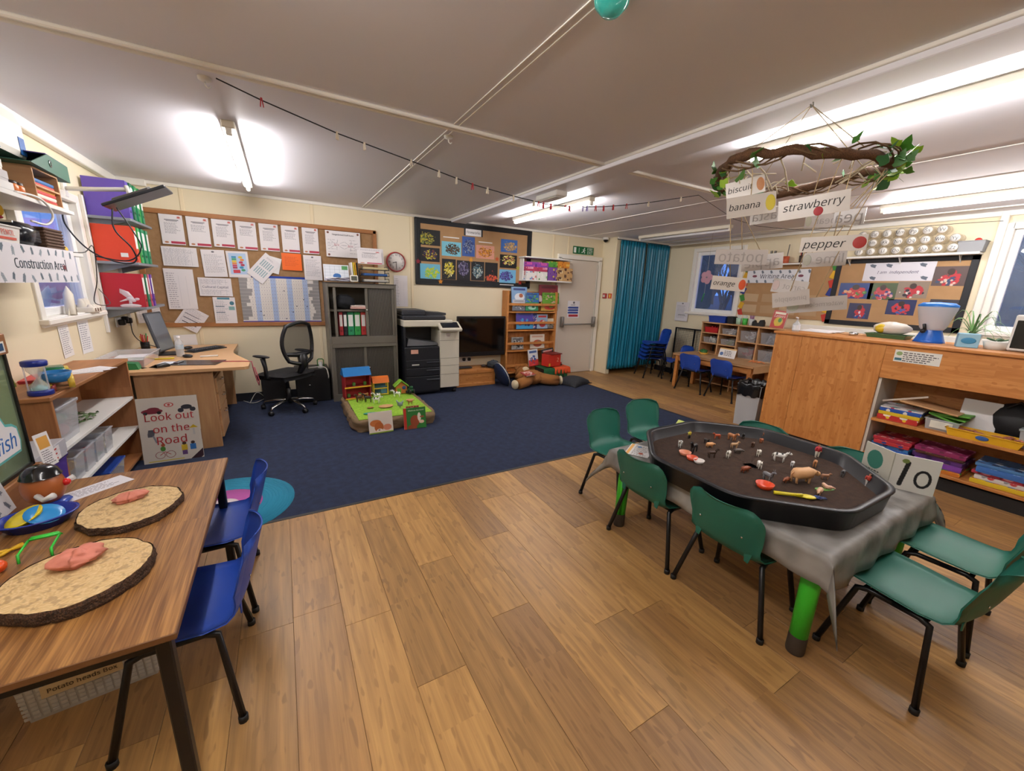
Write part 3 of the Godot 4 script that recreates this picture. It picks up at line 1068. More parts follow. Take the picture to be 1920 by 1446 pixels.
	cable("black_cable", [V(-1.08, 1.98, -4.40), V(-1.09, 1.83, -4.40), V(-1.02, 1.70, -4.45), V(-1.02, 1.60, -4.5), V(-1.12, 1.58, -4.52), V(-1.28, 1.66, -4.5), V(-1.385, 1.83, -4.5), V(-1.39, 1.95, -4.5)], 0.006, Color("1b1c20"), "black cable hanging in a loop below the swing-arm screen")
	cable("black_lead", [V(-1.05, 1.99, -4.38), V(-0.98, 1.82, -4.40), V(-0.96, 1.70, -4.44), V(-1.06, 1.60, -4.48), V(-1.25, 1.62, -4.48)], 0.005, Color("1b1c20"), "thin black lead looping beside the orange file")
	cable("thin_wire", [V(-1.12, 1.611, -3.66), V(-1.09, 1.62, -3.74), V(-1.07, 1.66, -3.82), V(-1.12, 1.45, -3.95), V(-1.2, 1.28, -4.1), V(-1.2, 1.26, -4.4), V(-1.38, 1.36, -4.86)], 0.003, Color("3a3836"), "thin dark wire drooping across the small left window")
	# crafts on the window sill
	var rk := thing("paper_rocket", "white paper rocket leaning in the small left window", "craft", V(-1.4, 1.178, -4.28))
	st = mb(true)
	tube(st, [V(0.02, 0.0, 0.04), V(0.0, 0.15, -0.03), V(-0.01, 0.21, -0.06)], [0.03, 0.028, 0.002], 8)
	obj("body", st, hexm("e4dccb", 0.7), rk)
	st = mb()
	for s in [-1, 1]:
		face(st, [V(0.02, 0.0, 0.04 + s * 0.025), V(0.02, -0.003, 0.04 + s * 0.06), V(0.012, 0.07, 0.01 + s * 0.022)], Vector3.RIGHT)
	obj("fins", st, hexm("d9d2c0", 0.7), rk)
	var eb := thing("egg_box_castle", "white egg-box castle craft on the left window sill", "craft", V(-1.38, 1.178, -4.58))
	st = mb(true)
	for i in 3:
		for k in 2:
			lathe(st, [U(0.026, 0), U(0.02, 0.045), U(0.012, 0.062), U(0, 0.064)], V(k * 0.05 - 0.03, 0.045 * (1 - k) + 0.0, -0.06 + i * 0.055), 10)
	bx(st, V(0, 0.022, 0.0), V(0.1, 0.044, 0.17), 0.004)
	obj("cups", st, hexm("ddd5c6", 0.8), eb)
	st = mb()
	for i in 3:
		bx(st, V(0.051, 0.022, -0.05 + i * 0.05), V(0.002, 0.026, 0.018))
	obj("doors", st, hexm("6a4a3a", 0.8), eb)
	# notes pinned to the wall, sockets
	for i in 2:
		var im2 := blank(64, 96, Color("eceae8"))
		lines_print(im2, 8, 58, 10, 88, 6, Color("8d8d98"), 7 + i, 2)
		var q: Vector3 = [fx(124, 640, -1.397), fx(160, 631, -1.397)][i]
		var sp := sheet("wall_note", 0.16 + 0.04 * i, 0.23 + 0.03 * i, print_mat(im2), q, on_left * Basis(Vector3.BACK, 0.03 - 0.05 * i), self, 0.001)
		tag(sp, ["narrow printed list taped to the cream wall under the small window", "larger printed note taped to the cream wall beside the narrow list"][i], "paper")
	var so := thing("wall_socket", "white double socket with black plugs on the wall above the desk", "socket", V(-1.398, 1.04, -5.3))
	st = mb()
	bx(st, V(0.006, 0, 0), V(0.012, 0.09, 0.30), 0.003)
	obj("plate", st, white_board, so)
	for i in 3:
		st = mb()
		bx(st, V(0.035, 0.0 + 0.02 * (i % 2), -0.11 + i * 0.1), V(0.05, 0.055, 0.05), 0.008)
		obj("plug", st, hexm("16161a", 0.5), so)
	cable("plug_lead", [V(-1.35, 1.02, -5.4), V(-1.33, 0.90, -5.35), V(-1.25, 0.82, -5.3), V(-1.1, 0.76, -5.3)], 0.004, Color("1a1a1e"), "black plug lead running down to the desk")
# ---------------------------------------------------------------- the moulded classroom chair, facing -z
func make_chair(called: String, c: Color, label: String, group: String) -> Node3D:
	var t := thing(called, label, "chair", Vector3.ZERO, 0.0, group)
	var prof := [U(-0.175, 0.325), U(-0.165, 0.345), U(-0.13, 0.357), U(-0.03, 0.351), U(0.08, 0.343), U(0.14, 0.347), U(0.175, 0.368), U(0.196, 0.402), U(0.212, 0.45), U(0.226, 0.50), U(0.238, 0.545), U(0.247, 0.58), U(0.253, 0.60), U(0.256, 0.61)]
	var wid := [0.165, 0.178, 0.186, 0.19, 0.188, 0.178, 0.168, 0.164, 0.168, 0.175, 0.178, 0.172, 0.155, 0.125]
	var pts := []
	for j in prof.size():
		var row := []
		for i in 13:
			var u := -1.0 + i / 6.0
			var back := clampf((j - 5) / 3.0, 0, 1)
			var y: float = prof[j].y + (1.0 - back) * (0.022 * u * u * u * u) - (0.012 * pow(absf(u), 6) * (1.0 if j > 10 else 0.0))
			var z: float = prof[j].x - back * 0.045 * u * u
			row.append(V(u * wid[j], y, z))
		pts.append(row)
	var st := mb(true)
	shell(st, pts, -0.006)
	var m := mt(c, 0.48)
	obj("seat_shell", st, m, t)
	for s in [-1, 1]:
		st = mb()
		slab(st, PackedVector2Array([U(0, 0), U(0.035, -0.012), U(0.03, -0.045), U(0.012, -0.05)]), 0.004, Transform3D(Basis(Vector3.UP, PI), V(s * 0.12 + 0.02, 0.395, 0.18)))
		obj("back_rib", st, m, t)
	for s in [-1, 1]:
		for e in [-1, 1]:
			st = mb(true)
			var top := V(s * 0.155, 0.327, e * 0.10)
			var foot := V(s * (0.228 if e > 0 else 0.2), 0.0, 0.155 if e > 0 else -0.185)
			tube(st, [V(s * 0.155, 0.331, 0), V(s * 0.155, 0.331, e * 0.08), top + V(s * 0.004, -0.008, e * 0.012), foot + V(0, 0.012, 0)], 0.012, 8)
			obj("leg", st, black_metal, t)
			st = mb(true)
			lathe(st, [U(0, 0), U(0.015, 0), U(0.015, 0.022), U(0.011, 0.024)], foot, 10)
			obj("foot_cap", st, hexm("0f0f11", 0.6), t)
	st = mb(true)
	tube(st, [V(-0.155, 0.328, 0.095), V(0.155, 0.328, 0.095)], 0.009, 8)
	tube(st, [V(-0.155, 0.328, -0.09), V(0.155, 0.328, -0.09)], 0.009, 8)
	obj("cross_bar", st, black_metal, t)
	st = mb(true)
	for s in [-1, 1]:
		blob(st, V(s * 0.1, 0.47, 0.214), V(0.005, 0.005, 0.003), Basis.IDENTITY, 8, 4)
	obj("rivets", st, chrome, t)
	return t

func left_table() -> void:
	var t := thing("activity_table", "brown wood-grain table with black legs and playdough on it", "table", V(-0.61, 0, -1.725))
	var st := mb()
	bx(st, V(0, 0.589, 0), V(0.60, 0.022, 1.19), 0.0015, Basis.IDENTITY, 2)
	obj("tabletop", st, veneer, t)
	st = mb()
	bx(st, V(0, 0.589, 0), V(0.603, 0.019, 1.193), 0.002)
	obj("edge_band", st, hexm("6b4726", 0.5), t)
	for sx in [-1, 1]:
		for sz in [-1, 1]:
			st = mb()
			bx(st, V(sx * 0.262, 0.289, sz * 0.545), V(0.034, 0.578, 0.034), 0.004)
			obj("leg", st, black_metal, t)
	st = mb()
	for s in [-1, 1]:
		bx(st, V(s * 0.262, 0.555, 0), V(0.025, 0.045, 1.05), 0.002)
		bx(st, V(0, 0.555, s * 0.545), V(0.5, 0.045, 0.025), 0.002)
	obj("frame", st, black_metal, t)
	# log slices with playdough
	var face_tex := func(seed: int) -> StandardMaterial3D:
		var im := Image.create(256, 256, false, Image.FORMAT_RGB8)
		var n := noise(seed, 0.02)
		var n2 := noise(seed + 3, 0.12, 2)
		for y in 256:
			for x in 256:
				var d := U(x - 120, (y - 130)).length()
				var r := d + n.get_noise_2d(x, y) * 26.0
				var v := 0.55 + 0.16 * sin(r * 0.55) + n2.get_noise_2d(x * 0.4, y * 2.0) * 0.3
				var dirt := clampf(n.get_noise_2d(x * 1.7 + 500, y * 1.7) * 2.2 - 0.25, 0, 0.55)
				im.set_pixel(x, y, Color("b8935f").lerp(Color("e2c999"), clampf(v, 0, 1)).lerp(Color("6d5438"), dirt * 0.6))
		var m := StandardMaterial3D.new()
		m.albedo_texture = tex_of(im)
		m.roughness = 0.75
		return m
	var bark := tri_mat(speckle_tex(256, Color("1d130c"), Color("6b4a32"), 71, 0.12), 6.0, 0.95)
	bump(bark, 72, 0.09, 8.0)
	for k in 2:
		var c: Vector3 = [V(-0.565, 0.6, -1.885), V(-0.58, 0.6, -1.47)][k]
		var r: Vector2 = [U(0.142, 0.155), U(0.155, 0.16)][k]
		var h: float = [0.03, 0.04][k]
		var s := thing("log_slice", ["thin log slice with dark bark, farther along the brown table", "thick log slice with rough bark at the brown table's front corner"][k], "wood slice", c, 0.0, "log slices")
		var nz := noise(80 + k, 0.8)
		var poly := PackedVector2Array()
		for i in 48:
			var a := TAU * i / 48
			var q := 1.0 + nz.get_noise_2d(cos(a) * 1.5, sin(a) * 1.5) * 0.08
			poly.append(U(cos(a) * r.x, sin(a) * r.y) * q)
		st = mb()
		slab(st, poly, h - 0.003, Transform3D(Basis(Vector3.RIGHT, -PI / 2), V(0, 0.0015, 0)))
		obj("face", st, face_tex.call(90 + k), s)
		st = mb()
		var rows := []
		for j in 5:
			var row := []
			for i in 97:
				var a := TAU * (i % 96) / 96.0
				var q := 1.0 + nz.get_noise_2d(cos(a) * 1.5, sin(a) * 1.5) * 0.08
				var w := 0.006 + 0.005 * nz.get_noise_2d(i % 96 * 3.1, j * 9.0) - (0.004 if j == 0 or j == 4 else 0.0)
				var d := U(cos(a) * r.x, sin(a) * r.y) * q
				d += d.normalized() * w
				row.append(V(d.x, h * j / 4.0, -d.y))
			rows.append(row)
		grid(st, rows)
		obj("bark", st, bark, s)
		var dm := bump(hexm("cf7f6c", 0.65), 75, 0.03, 3.0)
		st = mb(true)
		blob(st, Vector3.ZERO, [V(0.05, 0.017, 0.032), V(0.058, 0.026, 0.04)][k], Basis(Vector3.UP, 0.5), 28, 16, 0.45, 6 + k)
		var d := obj("playdough", st, dm)
		d.position = [V(-0.578, 0.6 + h + 0.013, -1.935), V(-0.597, 0.6 + h + 0.019, -1.515)][k]
		tag(d, ["flat lump of pink playdough on the thin log slice", "plump lump of pink playdough on the thick log slice"][k], "playdough")
	# paper with printed lines
	var im := blank(128, 64, Color("e6e4ea"))
	lines_print(im, 20, 110, 12, 54, 7, Color("5c5a66"), 3, 2)
	var pp := sheet("instruction_paper", 0.21, 0.10, print_mat(im), V(-0.75, 0.6005, -2.18), Basis(Vector3.UP, 0.72) * Basis(Vector3.RIGHT, -PI / 2), self, 0.0008)
	tag(pp, "white printed instruction slip lying on the brown table", "paper")
	# blue tray with plates
	var bowl := thing("toy_tray", "dark blue oval plastic tray of toy plates on the brown table", "tray", V(-0.825, 0.6, -1.915), 0.25)
	st = mb(true)
	lathe(st, [U(0, 0.0), U(0.075, 0.0), U(0.1, 0.035), U(0.107, 0.037), U(0.107, 0.041), U(0.097, 0.04), U(0.072, 0.006), U(0, 0.005)], Vector3.ZERO, 28)
	var bo := obj("dish", st, hexm("20379a", 0.25), bowl)
	bo.scale = V(0.98, 1, 0.75)
	for k in 5:
		st = mb(true)
		lathe(st, [U(0, 0), U(0.03, 0.0), U(0.05, 0.008), U(0.05, 0.011), U(0.03, 0.004), U(0, 0.004)], Vector3.ZERO, 20)
		var pl := obj("toy_plate", st, hexm("e8cf1e" if k < 4 else "2a86c9", 0.25))
		pl.transform = Transform3D(Basis(Vector3.BACK, 0.35 if k < 4 else -0.35) * Basis(Vector3.RIGHT, 0.25), V(-0.855 + k * 0.003 if k < 4 else -0.80, 0.622 + k * 0.006 if k < 4 else 0.640, -1.92 + 0.006 * k))
		tag(pl, ["lowest yellow toy plate in the blue tray", "second yellow toy plate up in the blue tray", "third yellow toy plate up in the blue tray", "topmost yellow toy plate in the blue tray"][k] if k < 4 else "blue toy plate leaning on the yellow plates in the tray", "plate", "toy plates in the blue tray" if k < 4 else "")
	# a brown toy figure with a black cap, plain stand-in
	var toy := thing("egg_toy", "brown egg-shaped toy with a black cap beside the blue tray", "toy", V(-0.855, 0.6, -2.07), 0.0)
	st = mb(true)
	blob(st, V(0, 0.085, 0), V(0.06, 0.075, 0.056), Basis.IDENTITY, 20, 14)
	obj("body", st, hexm("a35a2b", 0.35), toy)
	st = mb(true)
	lathe(st, [U(0.057, 0.128), U(0.054, 0.132), U(0.048, 0.15), U(0.03, 0.166), U(0, 0.17)], Vector3.ZERO, 20)
	obj("cap", st, hexm("141418", 0.15), toy)
	st = mb(true)
	bx(st, V(0.01, 0.012, 0), V(0.1, 0.024, 0.075), 0.01)
	obj("feet", st, hexm("1f3f9c", 0.3), toy)
	st = mb(true)
	for s in [-1, 1]:
		tube(st, [V(0, 0.07, s * 0.055), V(0.025, 0.06, s * 0.08), V(0.055, 0.075, s * 0.085)], [0.01, 0.009, 0.012], 8)
	obj("arms", st, hexm("e8e6e4", 0.3), toy)
	st = mb(true)
	blob(st, V(0.062, 0.09, 0), V(0.014, 0.014, 0.014))
	obj("knob", st, hexm("c9201f", 0.2), toy)
	# loose bits
	var gf := thing("green_bracket", "bright green plastic toy bracket lying on the brown table", "toy", V(-0.745, 0.6, -1.70), 0.1)
	st = mb(true)
	for s in [-1, 1]:
		tube(st, [V(s * 0.035, 0.004, 0.045), V(s * 0.035, 0.03, 0.04), V(s * 0.035, 0.03, -0.05)], 0.004, 6)
	tube(st, [V(-0.035, 0.03, -0.05), V(0.035, 0.03, -0.05)], 0.004, 6)
	slab(st, PackedVector2Array([U(-0.04, 0), U(0.04, 0), U(0.03, 0.012), U(-0.03, 0.012)]), 0.006, Transform3D(Basis.IDENTITY, V(0, 0.026, -0.056)))
	obj("bars", st, hexm("35c23f", 0.3), gf)
	var pl2 := thing("toy_pliers", "yellow plastic toy pliers at the edge of the brown table", "toy", V(-0.845, 0.603, -1.735), 0.7)
	st = mb(true)
	for s in [-1, 1]:
		tube(st, [V(-0.045, 0.006, s * 0.018), V(0, 0.006, s * 0.012), V(0.02, 0.006, 0), V(0.05, 0.006, -s * 0.008)], 0.0055, 6)
	obj("handles", st, hexm("e2b21c", 0.35), pl2)
	st = mb(true)
	blob(st, Vector3.ZERO, V(0.022, 0.02, 0.022))
	var ob := obj("orange_ball", st, hexm("e2531c", 0.3))
	ob.position = V(-0.81, 0.62, -1.63)
	tag(ob, "small orange plastic ball on the brown table", "ball")
	# blue chairs
	var ch := make_chair("blue_chair", Color("1a44a4"), "blue moulded chair tucked at the near end of the brown table", "blue chairs at the brown table")
	ch.position = V(-0.395, 0, -1.575)
	ch.rotation.y = PI / 2
	copy_of(ch, V(-0.39, 0, -2.10), PI / 2 + 0.03, "blue moulded chair tucked at the far end of the brown table")
	# basket under the table
	var bt := tub("storage_basket", V(0.36, 0.19, 0.26), hexm("b9b6b2", 0.6), V(-0.71, 0, -1.80), 0.1, "white woven plastic basket under the brown table, labelled Potato heads Box", "basket")
	st = mb()
	for j in 9:
		for i in 16:
			for s in [-1, 1]:
				bx(st, V(-0.165 + i * 0.022, 0.02 + j * 0.018, s * (0.119 + j * 0.0013)), V(0.016, 0.011, 0.003))
		for i in 11:
			for s in [-1, 1]:
				bx(st, V(s * (0.164 + j * 0.0017), 0.02 + j * 0.018, -0.11 + i * 0.022), V(0.003, 0.011, 0.016))
	obj("weave", st, hexm("c4c1bc", 0.5), bt).set_meta("kind", "stuff")
	var lb := sheet("name_strip", 0.2, 0.045, hexm("cdb58a", 0.6), V(-0.02, 0.11, 0.128), Basis(Vector3.RIGHT, -0.07), bt, 0.002)
	words("Potato heads Box", 0.025, Color("4a3526"), V(0, 0, 0.003), Basis.IDENTITY, lb, 0.17)
	# fish tank on its stand
	var stand := thing("tank_stand", "brown wooden cabinet under the fish tank", "cabinet", V(-1.19, 0, -2.05))
	st = mb()
	span(st, V(-0.18, 0.06, -0.42), V(0.165, 0.62, 0.42), 0.004, 2)
	obj("body", st, shelf_wood, stand)
	st = mb()
	span(st, V(-0.18, 0.62, -0.44), V(0.18, 0.645, 0.44), 0.004, 2)
	obj("top", st, shelf_wood, stand)
	st = mb()
	span(st, V(-0.18, 0, -0.40), V(0.16, 0.06, 0.40))
	obj("plinth", st, hexm("2a2018", 0.6), stand)
	var tank := thing("fish_tank", "glass fish tank of greenish water with a wooden hood", "fish tank", V(-1.2, 0.6455, -2.06))
	st = mb()
	span(st, V(-0.16, 0.012, -0.40), V(0.16, 0.43, 0.40))
	var wm := StandardMaterial3D.new()
	wm.albedo_color = Color("7d8a3c")
	wm.roughness = 0.05
	obj("water", st, wm, tank)
	st = mb()
	for sx in [-1, 1]:
		for sz in [-1, 1]:
			bx(st, V(sx * 0.166, 0.25, sz * 0.406), V(0.014, 0.5, 0.014))
		bx(st, V(sx * 0.166, 0.006, 0), V(0.014, 0.014, 0.82))
		bx(st, V(0, 0.006, sx * 0.406), V(0.34, 0.014, 0.014))
	obj("frame", st, hexm("121214", 0.3), tank)
	st = mb()
	for sx in [-1, 1]:
		bx(st, V(sx * 0.164, 0.25, 0), V(0.005, 0.5, 0.81))
		bx(st, V(0, 0.25, sx * 0.404), V(0.32, 0.5, 0.005))
	obj("glass", st, clear(Color(0.75, 0.85, 0.7), 0.25, 0.03), tank)
	st = mb()
	bx(st, V(0, 0.54, 0), V(0.36, 0.085, 0.84), 0.004, Basis.IDENTITY, 2)
	obj("hood", st, shelf_wood, tank)
	var hl := sheet("hood_label", 0.12, 0.045, hexm("ece9e2", 0.5), V(0.1805, 0.53, -0.335), on_left, tank, 0.001)
	var sq := sheet("logo", 0.03, 0.03, hexm("1f4f7a", 0.5), V(0.035, 0, 0.0012), Basis.IDENTITY, hl, 0.0006)
	# sign on the tank stand
	var sg := thing("goldfish_sign", "white cloud-edged sign with teal border reading Our Goldfish", "sign", V(-1.0, 0.86, -2.19), PI / 2 - 0.0)
	var poly := PackedVector2Array()
	for p in [[-0.2, -0.115], [0.14, -0.105], [0.155, -0.06], [0.15, 0.0], [0.12, 0.02], [0.08, 0.03], [0.06, 0.07], [0.05, 0.1], [0.02, 0.115], [-0.2, 0.12]]:
		poly.append(U(p[0], p[1]))
	st = mb()
	slab(st, poly, 0.004)
	obj("border", st, hexm("5fb3b0", 0.5), sg)
	var inner := Geometry2D.offset_polygon(poly, -0.011)[0]
	st = mb()
	slab(st, inner, 0.002, Transform3D(Basis.IDENTITY, V(0, 0, 0.004)))
	obj("panel", st, hexm("f0eef0", 0.5), sg)
	words("Our", 0.07, Color("2268b5"), V(-0.045, 0.055, 0.0065), Basis.IDENTITY, sg, 0.13, "Droid Sans", true)
	words("Goldfish", 0.08, Color("2268b5"), V(-0.03, -0.045, 0.0065), Basis.IDENTITY, sg, 0.30, "Droid Sans", true)
	# printed cards standing between sign and toy
	var im3 := blank(96, 128, Color("eceaea"))
	im3.fill_rect(Rect2i(12, 14, 72, 44), Color("dba24a"))
	lines_print(im3, 12, 84, 66, 118, 8, Color("55525c"), 9, 3)
	var c1 := sheet("activity_card", 0.11, 0.15, print_mat(im3), V(-0.965, 0.72, -2.42), on_left * Basis(Vector3.RIGHT, -0.15) * Basis(Vector3.BACK, -0.12), self, 0.002)
	tag(c1, "white activity card with an orange heading behind the brown toy", "card")
	var im4 := blank(96, 96, Color("e2e2e6"))
	for i in 4:
		leaf_print(im4, U(22 + (i % 2) * 46, 24 + (i / 2) * 46), 13, 1.1, Color("6d7280"))
	var c2 := sheet("leaf_card", 0.12, 0.12, print_mat(im4), V(-0.955, 0.67, -2.02), on_left * Basis(Vector3.RIGHT, -0.2), self, 0.002)
	tag(c2, "white card printed with grey leaves behind the blue tray", "card")
	# low toy shelf along the wall
	var ts := thing("toy_shelf", "low brown toy shelf with white inner shelves along the left wall", "shelf", V(-1.245, 0, -3.51))
	st = mb()
	span(st, V(-0.15, 0.828, -0.625), V(0.155, 0.85, 0.62), 0.003, 2)
	obj("top", st, shelf_wood, ts)
	for z in [-0.612, 0.592]:
		st = mb()
		span(st, V(-0.15, 0, z - 0.01), V(0.148, 0.828, z + 0.01), 0.002, 1)
		obj("side_panel", st, shelf_wood, ts)
	st = mb()
	span(st, V(-0.15, 0.03, -0.6), V(-0.142, 0.828, 0.58), 0.0, 2)
	obj("back_panel", st, shelf_wood, ts)
	for y in [0.53, 0.285]:
		st = mb()
		span(st, V(-0.14, y, -0.6), V(0.148, y + 0.02, 0.58), 0.002)
		obj("white_shelf", st, white_board, ts)
	st = mb()
	span(st, V(-0.14, 0.05, -0.6), V(0.14, 0.07, 0.58), 0.002, 2)
	obj("base_shelf", st, shelf_wood, ts)
	# on top of it
	var tm := thing("sand_timer", "large sand timer with blue ends and clear glass on the toy shelf", "sand timer", V(-1.15, 0.85, -2.98))
	for y in [0.0, 0.155]:
		st = mb(true)
		lathe(st, [U(0, y), U(0.045, y), U(0.048, y + 0.004), U(0.048, y + 0.024), U(0.045, y + 0.028), U(0, y + 0.028)], Vector3.ZERO, 20)
		obj("end_cap", st, hexm("1c2f8c", 0.3), tm)
	st = mb(true)
	lathe(st, [U(0.036, 0.028), U(0.036, 0.05), U(0.006, 0.09), U(0.036, 0.132), U(0.036, 0.155)], Vector3.ZERO, 18)
	obj("glass", st, clear(Color(0.9, 0.93, 0.95), 0.3, 0.04), tm)
	st = mb(true)
	lathe(st, [U(0.033, 0.029), U(0.033, 0.038), U(0, 0.055)], Vector3.ZERO, 18)
	obj("sand", st, hexm("7fc0c4", 0.8), tm)
	for k in 3:
		var a := TAU * k / 3.0 + 0.4
		st = mb()
		bx(st, V(cos(a) * 0.042, 0.092, sin(a) * 0.042), V(0.005, 0.13, 0.005))
		obj("post", st, clear(Color(0.9, 0.9, 0.95), 0.4), tm)
	var im5 := blank(96, 128, Color("2b2230"))
	dot(im5, 48, 40, 34, 16, Color("3a6fb0"))
	dot(im5, 30, 92, 18, 24, Color("d9722e"))
	im5.fill_rect(Rect2i(0, 104, 96, 24), Color("5f7a2e"))
	dot(im5, 70, 100, 22, 14, Color("7c9a35"))
	im5.fill_rect(Rect2i(24, 8, 46, 9), Color("b9c02c"))
	im5.fill_rect(Rect2i(20, 34, 22, 12), Color("d9589a"))
	im5.fill_rect(Rect2i(48, 34, 24, 12), Color("3f5ad0"))
	book(0.20, 0.24, 0.012, print_mat(im5, 0.3), V(-1.345, 0.85, -3.14), on_left * Basis(Vector3.RIGHT, -0.16), "dark picture book with a city cover standing behind the sand timer")
	var tk := thing("toy_truck", "green and yellow toy truck with a blue barrow on the toy shelf", "toy", V(-1.17, 0.85, -3.22), 0.35)
	tk.scale = Vector3.ONE * 1.55
	st = mb(true)
	bx(st, V(0, 0.045, -0.02), V(0.07, 0.045, 0.1), 0.014)
	bx(st, V(0, 0.038, -0.085), V(0.064, 0.035, 0.05), 0.014)
	obj("cab", st, hexm("14663f", 0.25), tk)
	st = mb()
	bx(st, V(0, 0.052, -0.018), V(0.073, 0.022, 0.07), 0.003)
	obj("windows", st, hexm("d8bf2a", 0.3), tk)
	for s in [-1, 1]:
		for z in [-0.085, 0.02, 0.085]:
			st = mb(true)
			lathe(st, [U(0, -0.008), U(0.022, -0.008), U(0.022, 0.008), U(0, 0.008)], V(s * 0.034, 0.022, z), 14, Basis(Vector3.BACK, PI / 2))
			obj("wheel", st, hexm("d9b53a", 0.4), tk)
	st = mb(true)
	lathe(st, [U(0, 0.03), U(0.03, 0.03), U(0.042, 0.065), U(0.038, 0.065), U(0.027, 0.036), U(0, 0.036)], V(0, 0, 0.085), 16)
	obj("barrow", st, hexm("2a78b8", 0.3), tk)
	var tq := thing("toy_cart", "small yellow and red toy cart behind the green truck", "toy", V(-1.14, 0.85, -3.02), 0.2)
	st = mb(true)
	bx(st, V(0, 0.03, 0), V(0.04, 0.02, 0.06), 0.006)
	obj("body", st, hexm("d8b92a", 0.35), tq)
	st = mb(true)
	for s in [-1, 1]:
		for z in [-0.02, 0.02]:
			lathe(st, [U(0, -0.005), U(0.02, -0.005), U(0.02, 0.005), U(0, 0.005)], V(s * 0.024, 0.02, z), 12, Basis(Vector3.BACK, PI / 2))
	obj("wheels", st, hexm("8c2f2a", 0.4), tq)
	var im6 := blank(96, 96, Color("eae8ea"))
	lines_print(im6, 8, 88, 10, 88, 9, Color("b9b6be"), 4, 2)
	for i in 3:
		var sp := sheet("loose_paper", 0.2, 0.15, print_mat(im6), V(-1.2 + 0.02 * i, 0.8505 + 0.0012 * i, -3.62 - 0.03 * i), Basis(Vector3.UP, 0.4 + 0.25 * i) * Basis(Vector3.RIGHT, -PI / 2), self, 0.0008)
		tag(sp, ["lowest white worksheet in the pile on the toy shelf", "middle white worksheet in the pile on the toy shelf", "top white worksheet in the pile on the toy shelf"][i], "paper", "worksheets on the toy shelf")
	flat_box(V(0.16, 0.018, 0.22), hexm("b8343a", 0.5), V(-1.29, 0.85, -3.42), 0.1, "thin red and white board book lying on the toy shelf", "board_book", "book")
	# in it
	var cl := clear(Color(0.88, 0.9, 0.93), 0.28, 0.12)
	var cb := tub("clear_box", V(0.24, 0.2, 0.26), cl, V(-1.24, 0.55, -3.12), 0.0, "clear plastic box of pastel play food on the upper white shelf", "storage box", clear(Color(0.85, 0.87, 0.9), 0.45, 0.15))
	var pcs := ["8fc6c0", "d9a5a5", "3a6a72", "e2b8b4", "2e3f4a", "9cc9b4", "d98f98", "6fa9a8"]
	for i in 8:
		st = mb(true)
		blob(st, Vector3.ZERO, V(0.042, 0.034, 0.042))
		var o := obj("play_food", st, hexm(pcs[i], 0.6))
		o.position = V(-1.29 + (i % 2) * 0.1, 0.595 + (i / 4) * 0.066, -3.17 + ((i / 2) % 2) * 0.1)
		tag(o, "%s play food ball inside the clear box on the shelf" % ["mint", "rose", "dark teal", "pale pink", "slate", "light green", "pink", "teal"][i], "toy", "play food in the clear box")
	var pf := thing("artificial_plant", "bundle of artificial green leaves lying on the upper white shelf", "plant", V(-1.2, 0.55, -3.5))
	st = mb()
	for i in 26:
		var a := i * 2.4
		var p := V(sin(a) * 0.05, 0.008 + (i % 5) * 0.007, -0.12 + i * 0.0095)
		face(st, [p, p + V(0.03 * cos(a), 0.012, 0.02), p + V(0.05 * cos(a), 0.004, 0.045 * sin(a)), p + V(0.01, 0.0, 0.03)], Vector3.UP)
	obj("leaves", st, hexm("4f6b3c", 0.7), pf)
	st = mb(true)
	tube(st, [V(0, 0.006, -0.14), V(0.02, 0.012, 0), V(0, 0.006, 0.14)], 0.005, 6)
	obj("stem", st, hexm("5a4a32", 0.8), pf)
	var fills := ["c9a23a", "b8383a", "3f7ab8", "3a8a55", "d9c59a", "e2d6c0"]
	for i in 4:
		var bx2 := tub("clear_tub", V(0.22, 0.15, 0.13), cl, V(-1.22, 0.305, -3.1 - i * 0.155), 0.0, ["clear tub of yellow bricks at the near end of the middle shelf", "clear tub of red and blue bricks on the middle shelf", "clear tub of green and blue bricks on the middle shelf", "clear tub of cream wooden shapes at the far end of the middle shelf"][i], "storage box", null, "clear tubs on the middle shelf")
		st = mb()
		var g := RandomNumberGenerator.new()
		g.seed = 300 + i
		for k in 16:
			bx(st, V(g.randf_range(-0.07, 0.07), g.randf_range(0.02, 0.12), g.randf_range(-0.035, 0.035)), V(0.045, 0.022, 0.03), 0.003, Basis(V(g.randf(), g.randf(), g.randf()).normalized(), g.randf() * 3.0))
		obj("toy_bricks", st, hexm(fills[i] if i < 3 else fills[4], 0.5), bx2).set_meta("kind", "stuff")
	var bb := tub("blue_lid_tub", V(0.24, 0.12, 0.3), cl, V(-1.22, 0.07, -3.55), 0.0, "clear tub with a dark blue lid on the lowest shelf", "storage box", hexm("1f3f8c", 0.3))
	# boxes at its near end
	var wb := flat_box(V(0.26, 0.09, 0.30), clear(Color(0.85, 0.85, 0.88), 0.8, 0.2), V(-1.18, 0.555, -2.68), 0.0, "pale plastic lidded box with red-lettered labels by the tank", "storage_box", "storage box")
	for i in 3:
		var l := sheet("red_label", 0.16, 0.022, hexm("eceaea", 0.5), V(0.1315, 0.022 + 0.024 * i, 0.01), on_left, wb, 0.001)
		sheet("red_print", 0.1, 0.008, hexm("c03a34", 0.5), V(0, 0, 0.001), Basis.IDENTITY, l, 0.0006)
	tub("purple_tub", V(0.24, 0.22, 0.26), hexm("4b2f8c", 0.35), V(-1.18, 0.33, -2.70), 0.0, "deep purple plastic tub stacked beside the toy shelf", "tub", hexm("6a55a0", 0.4))
	tub("orange_tub", V(0.24, 0.32, 0.26), hexm("d8551f", 0.35), V(-1.18, 0.0, -2.70), 0.0, "orange plastic tub at the bottom beside the toy shelf", "tub")
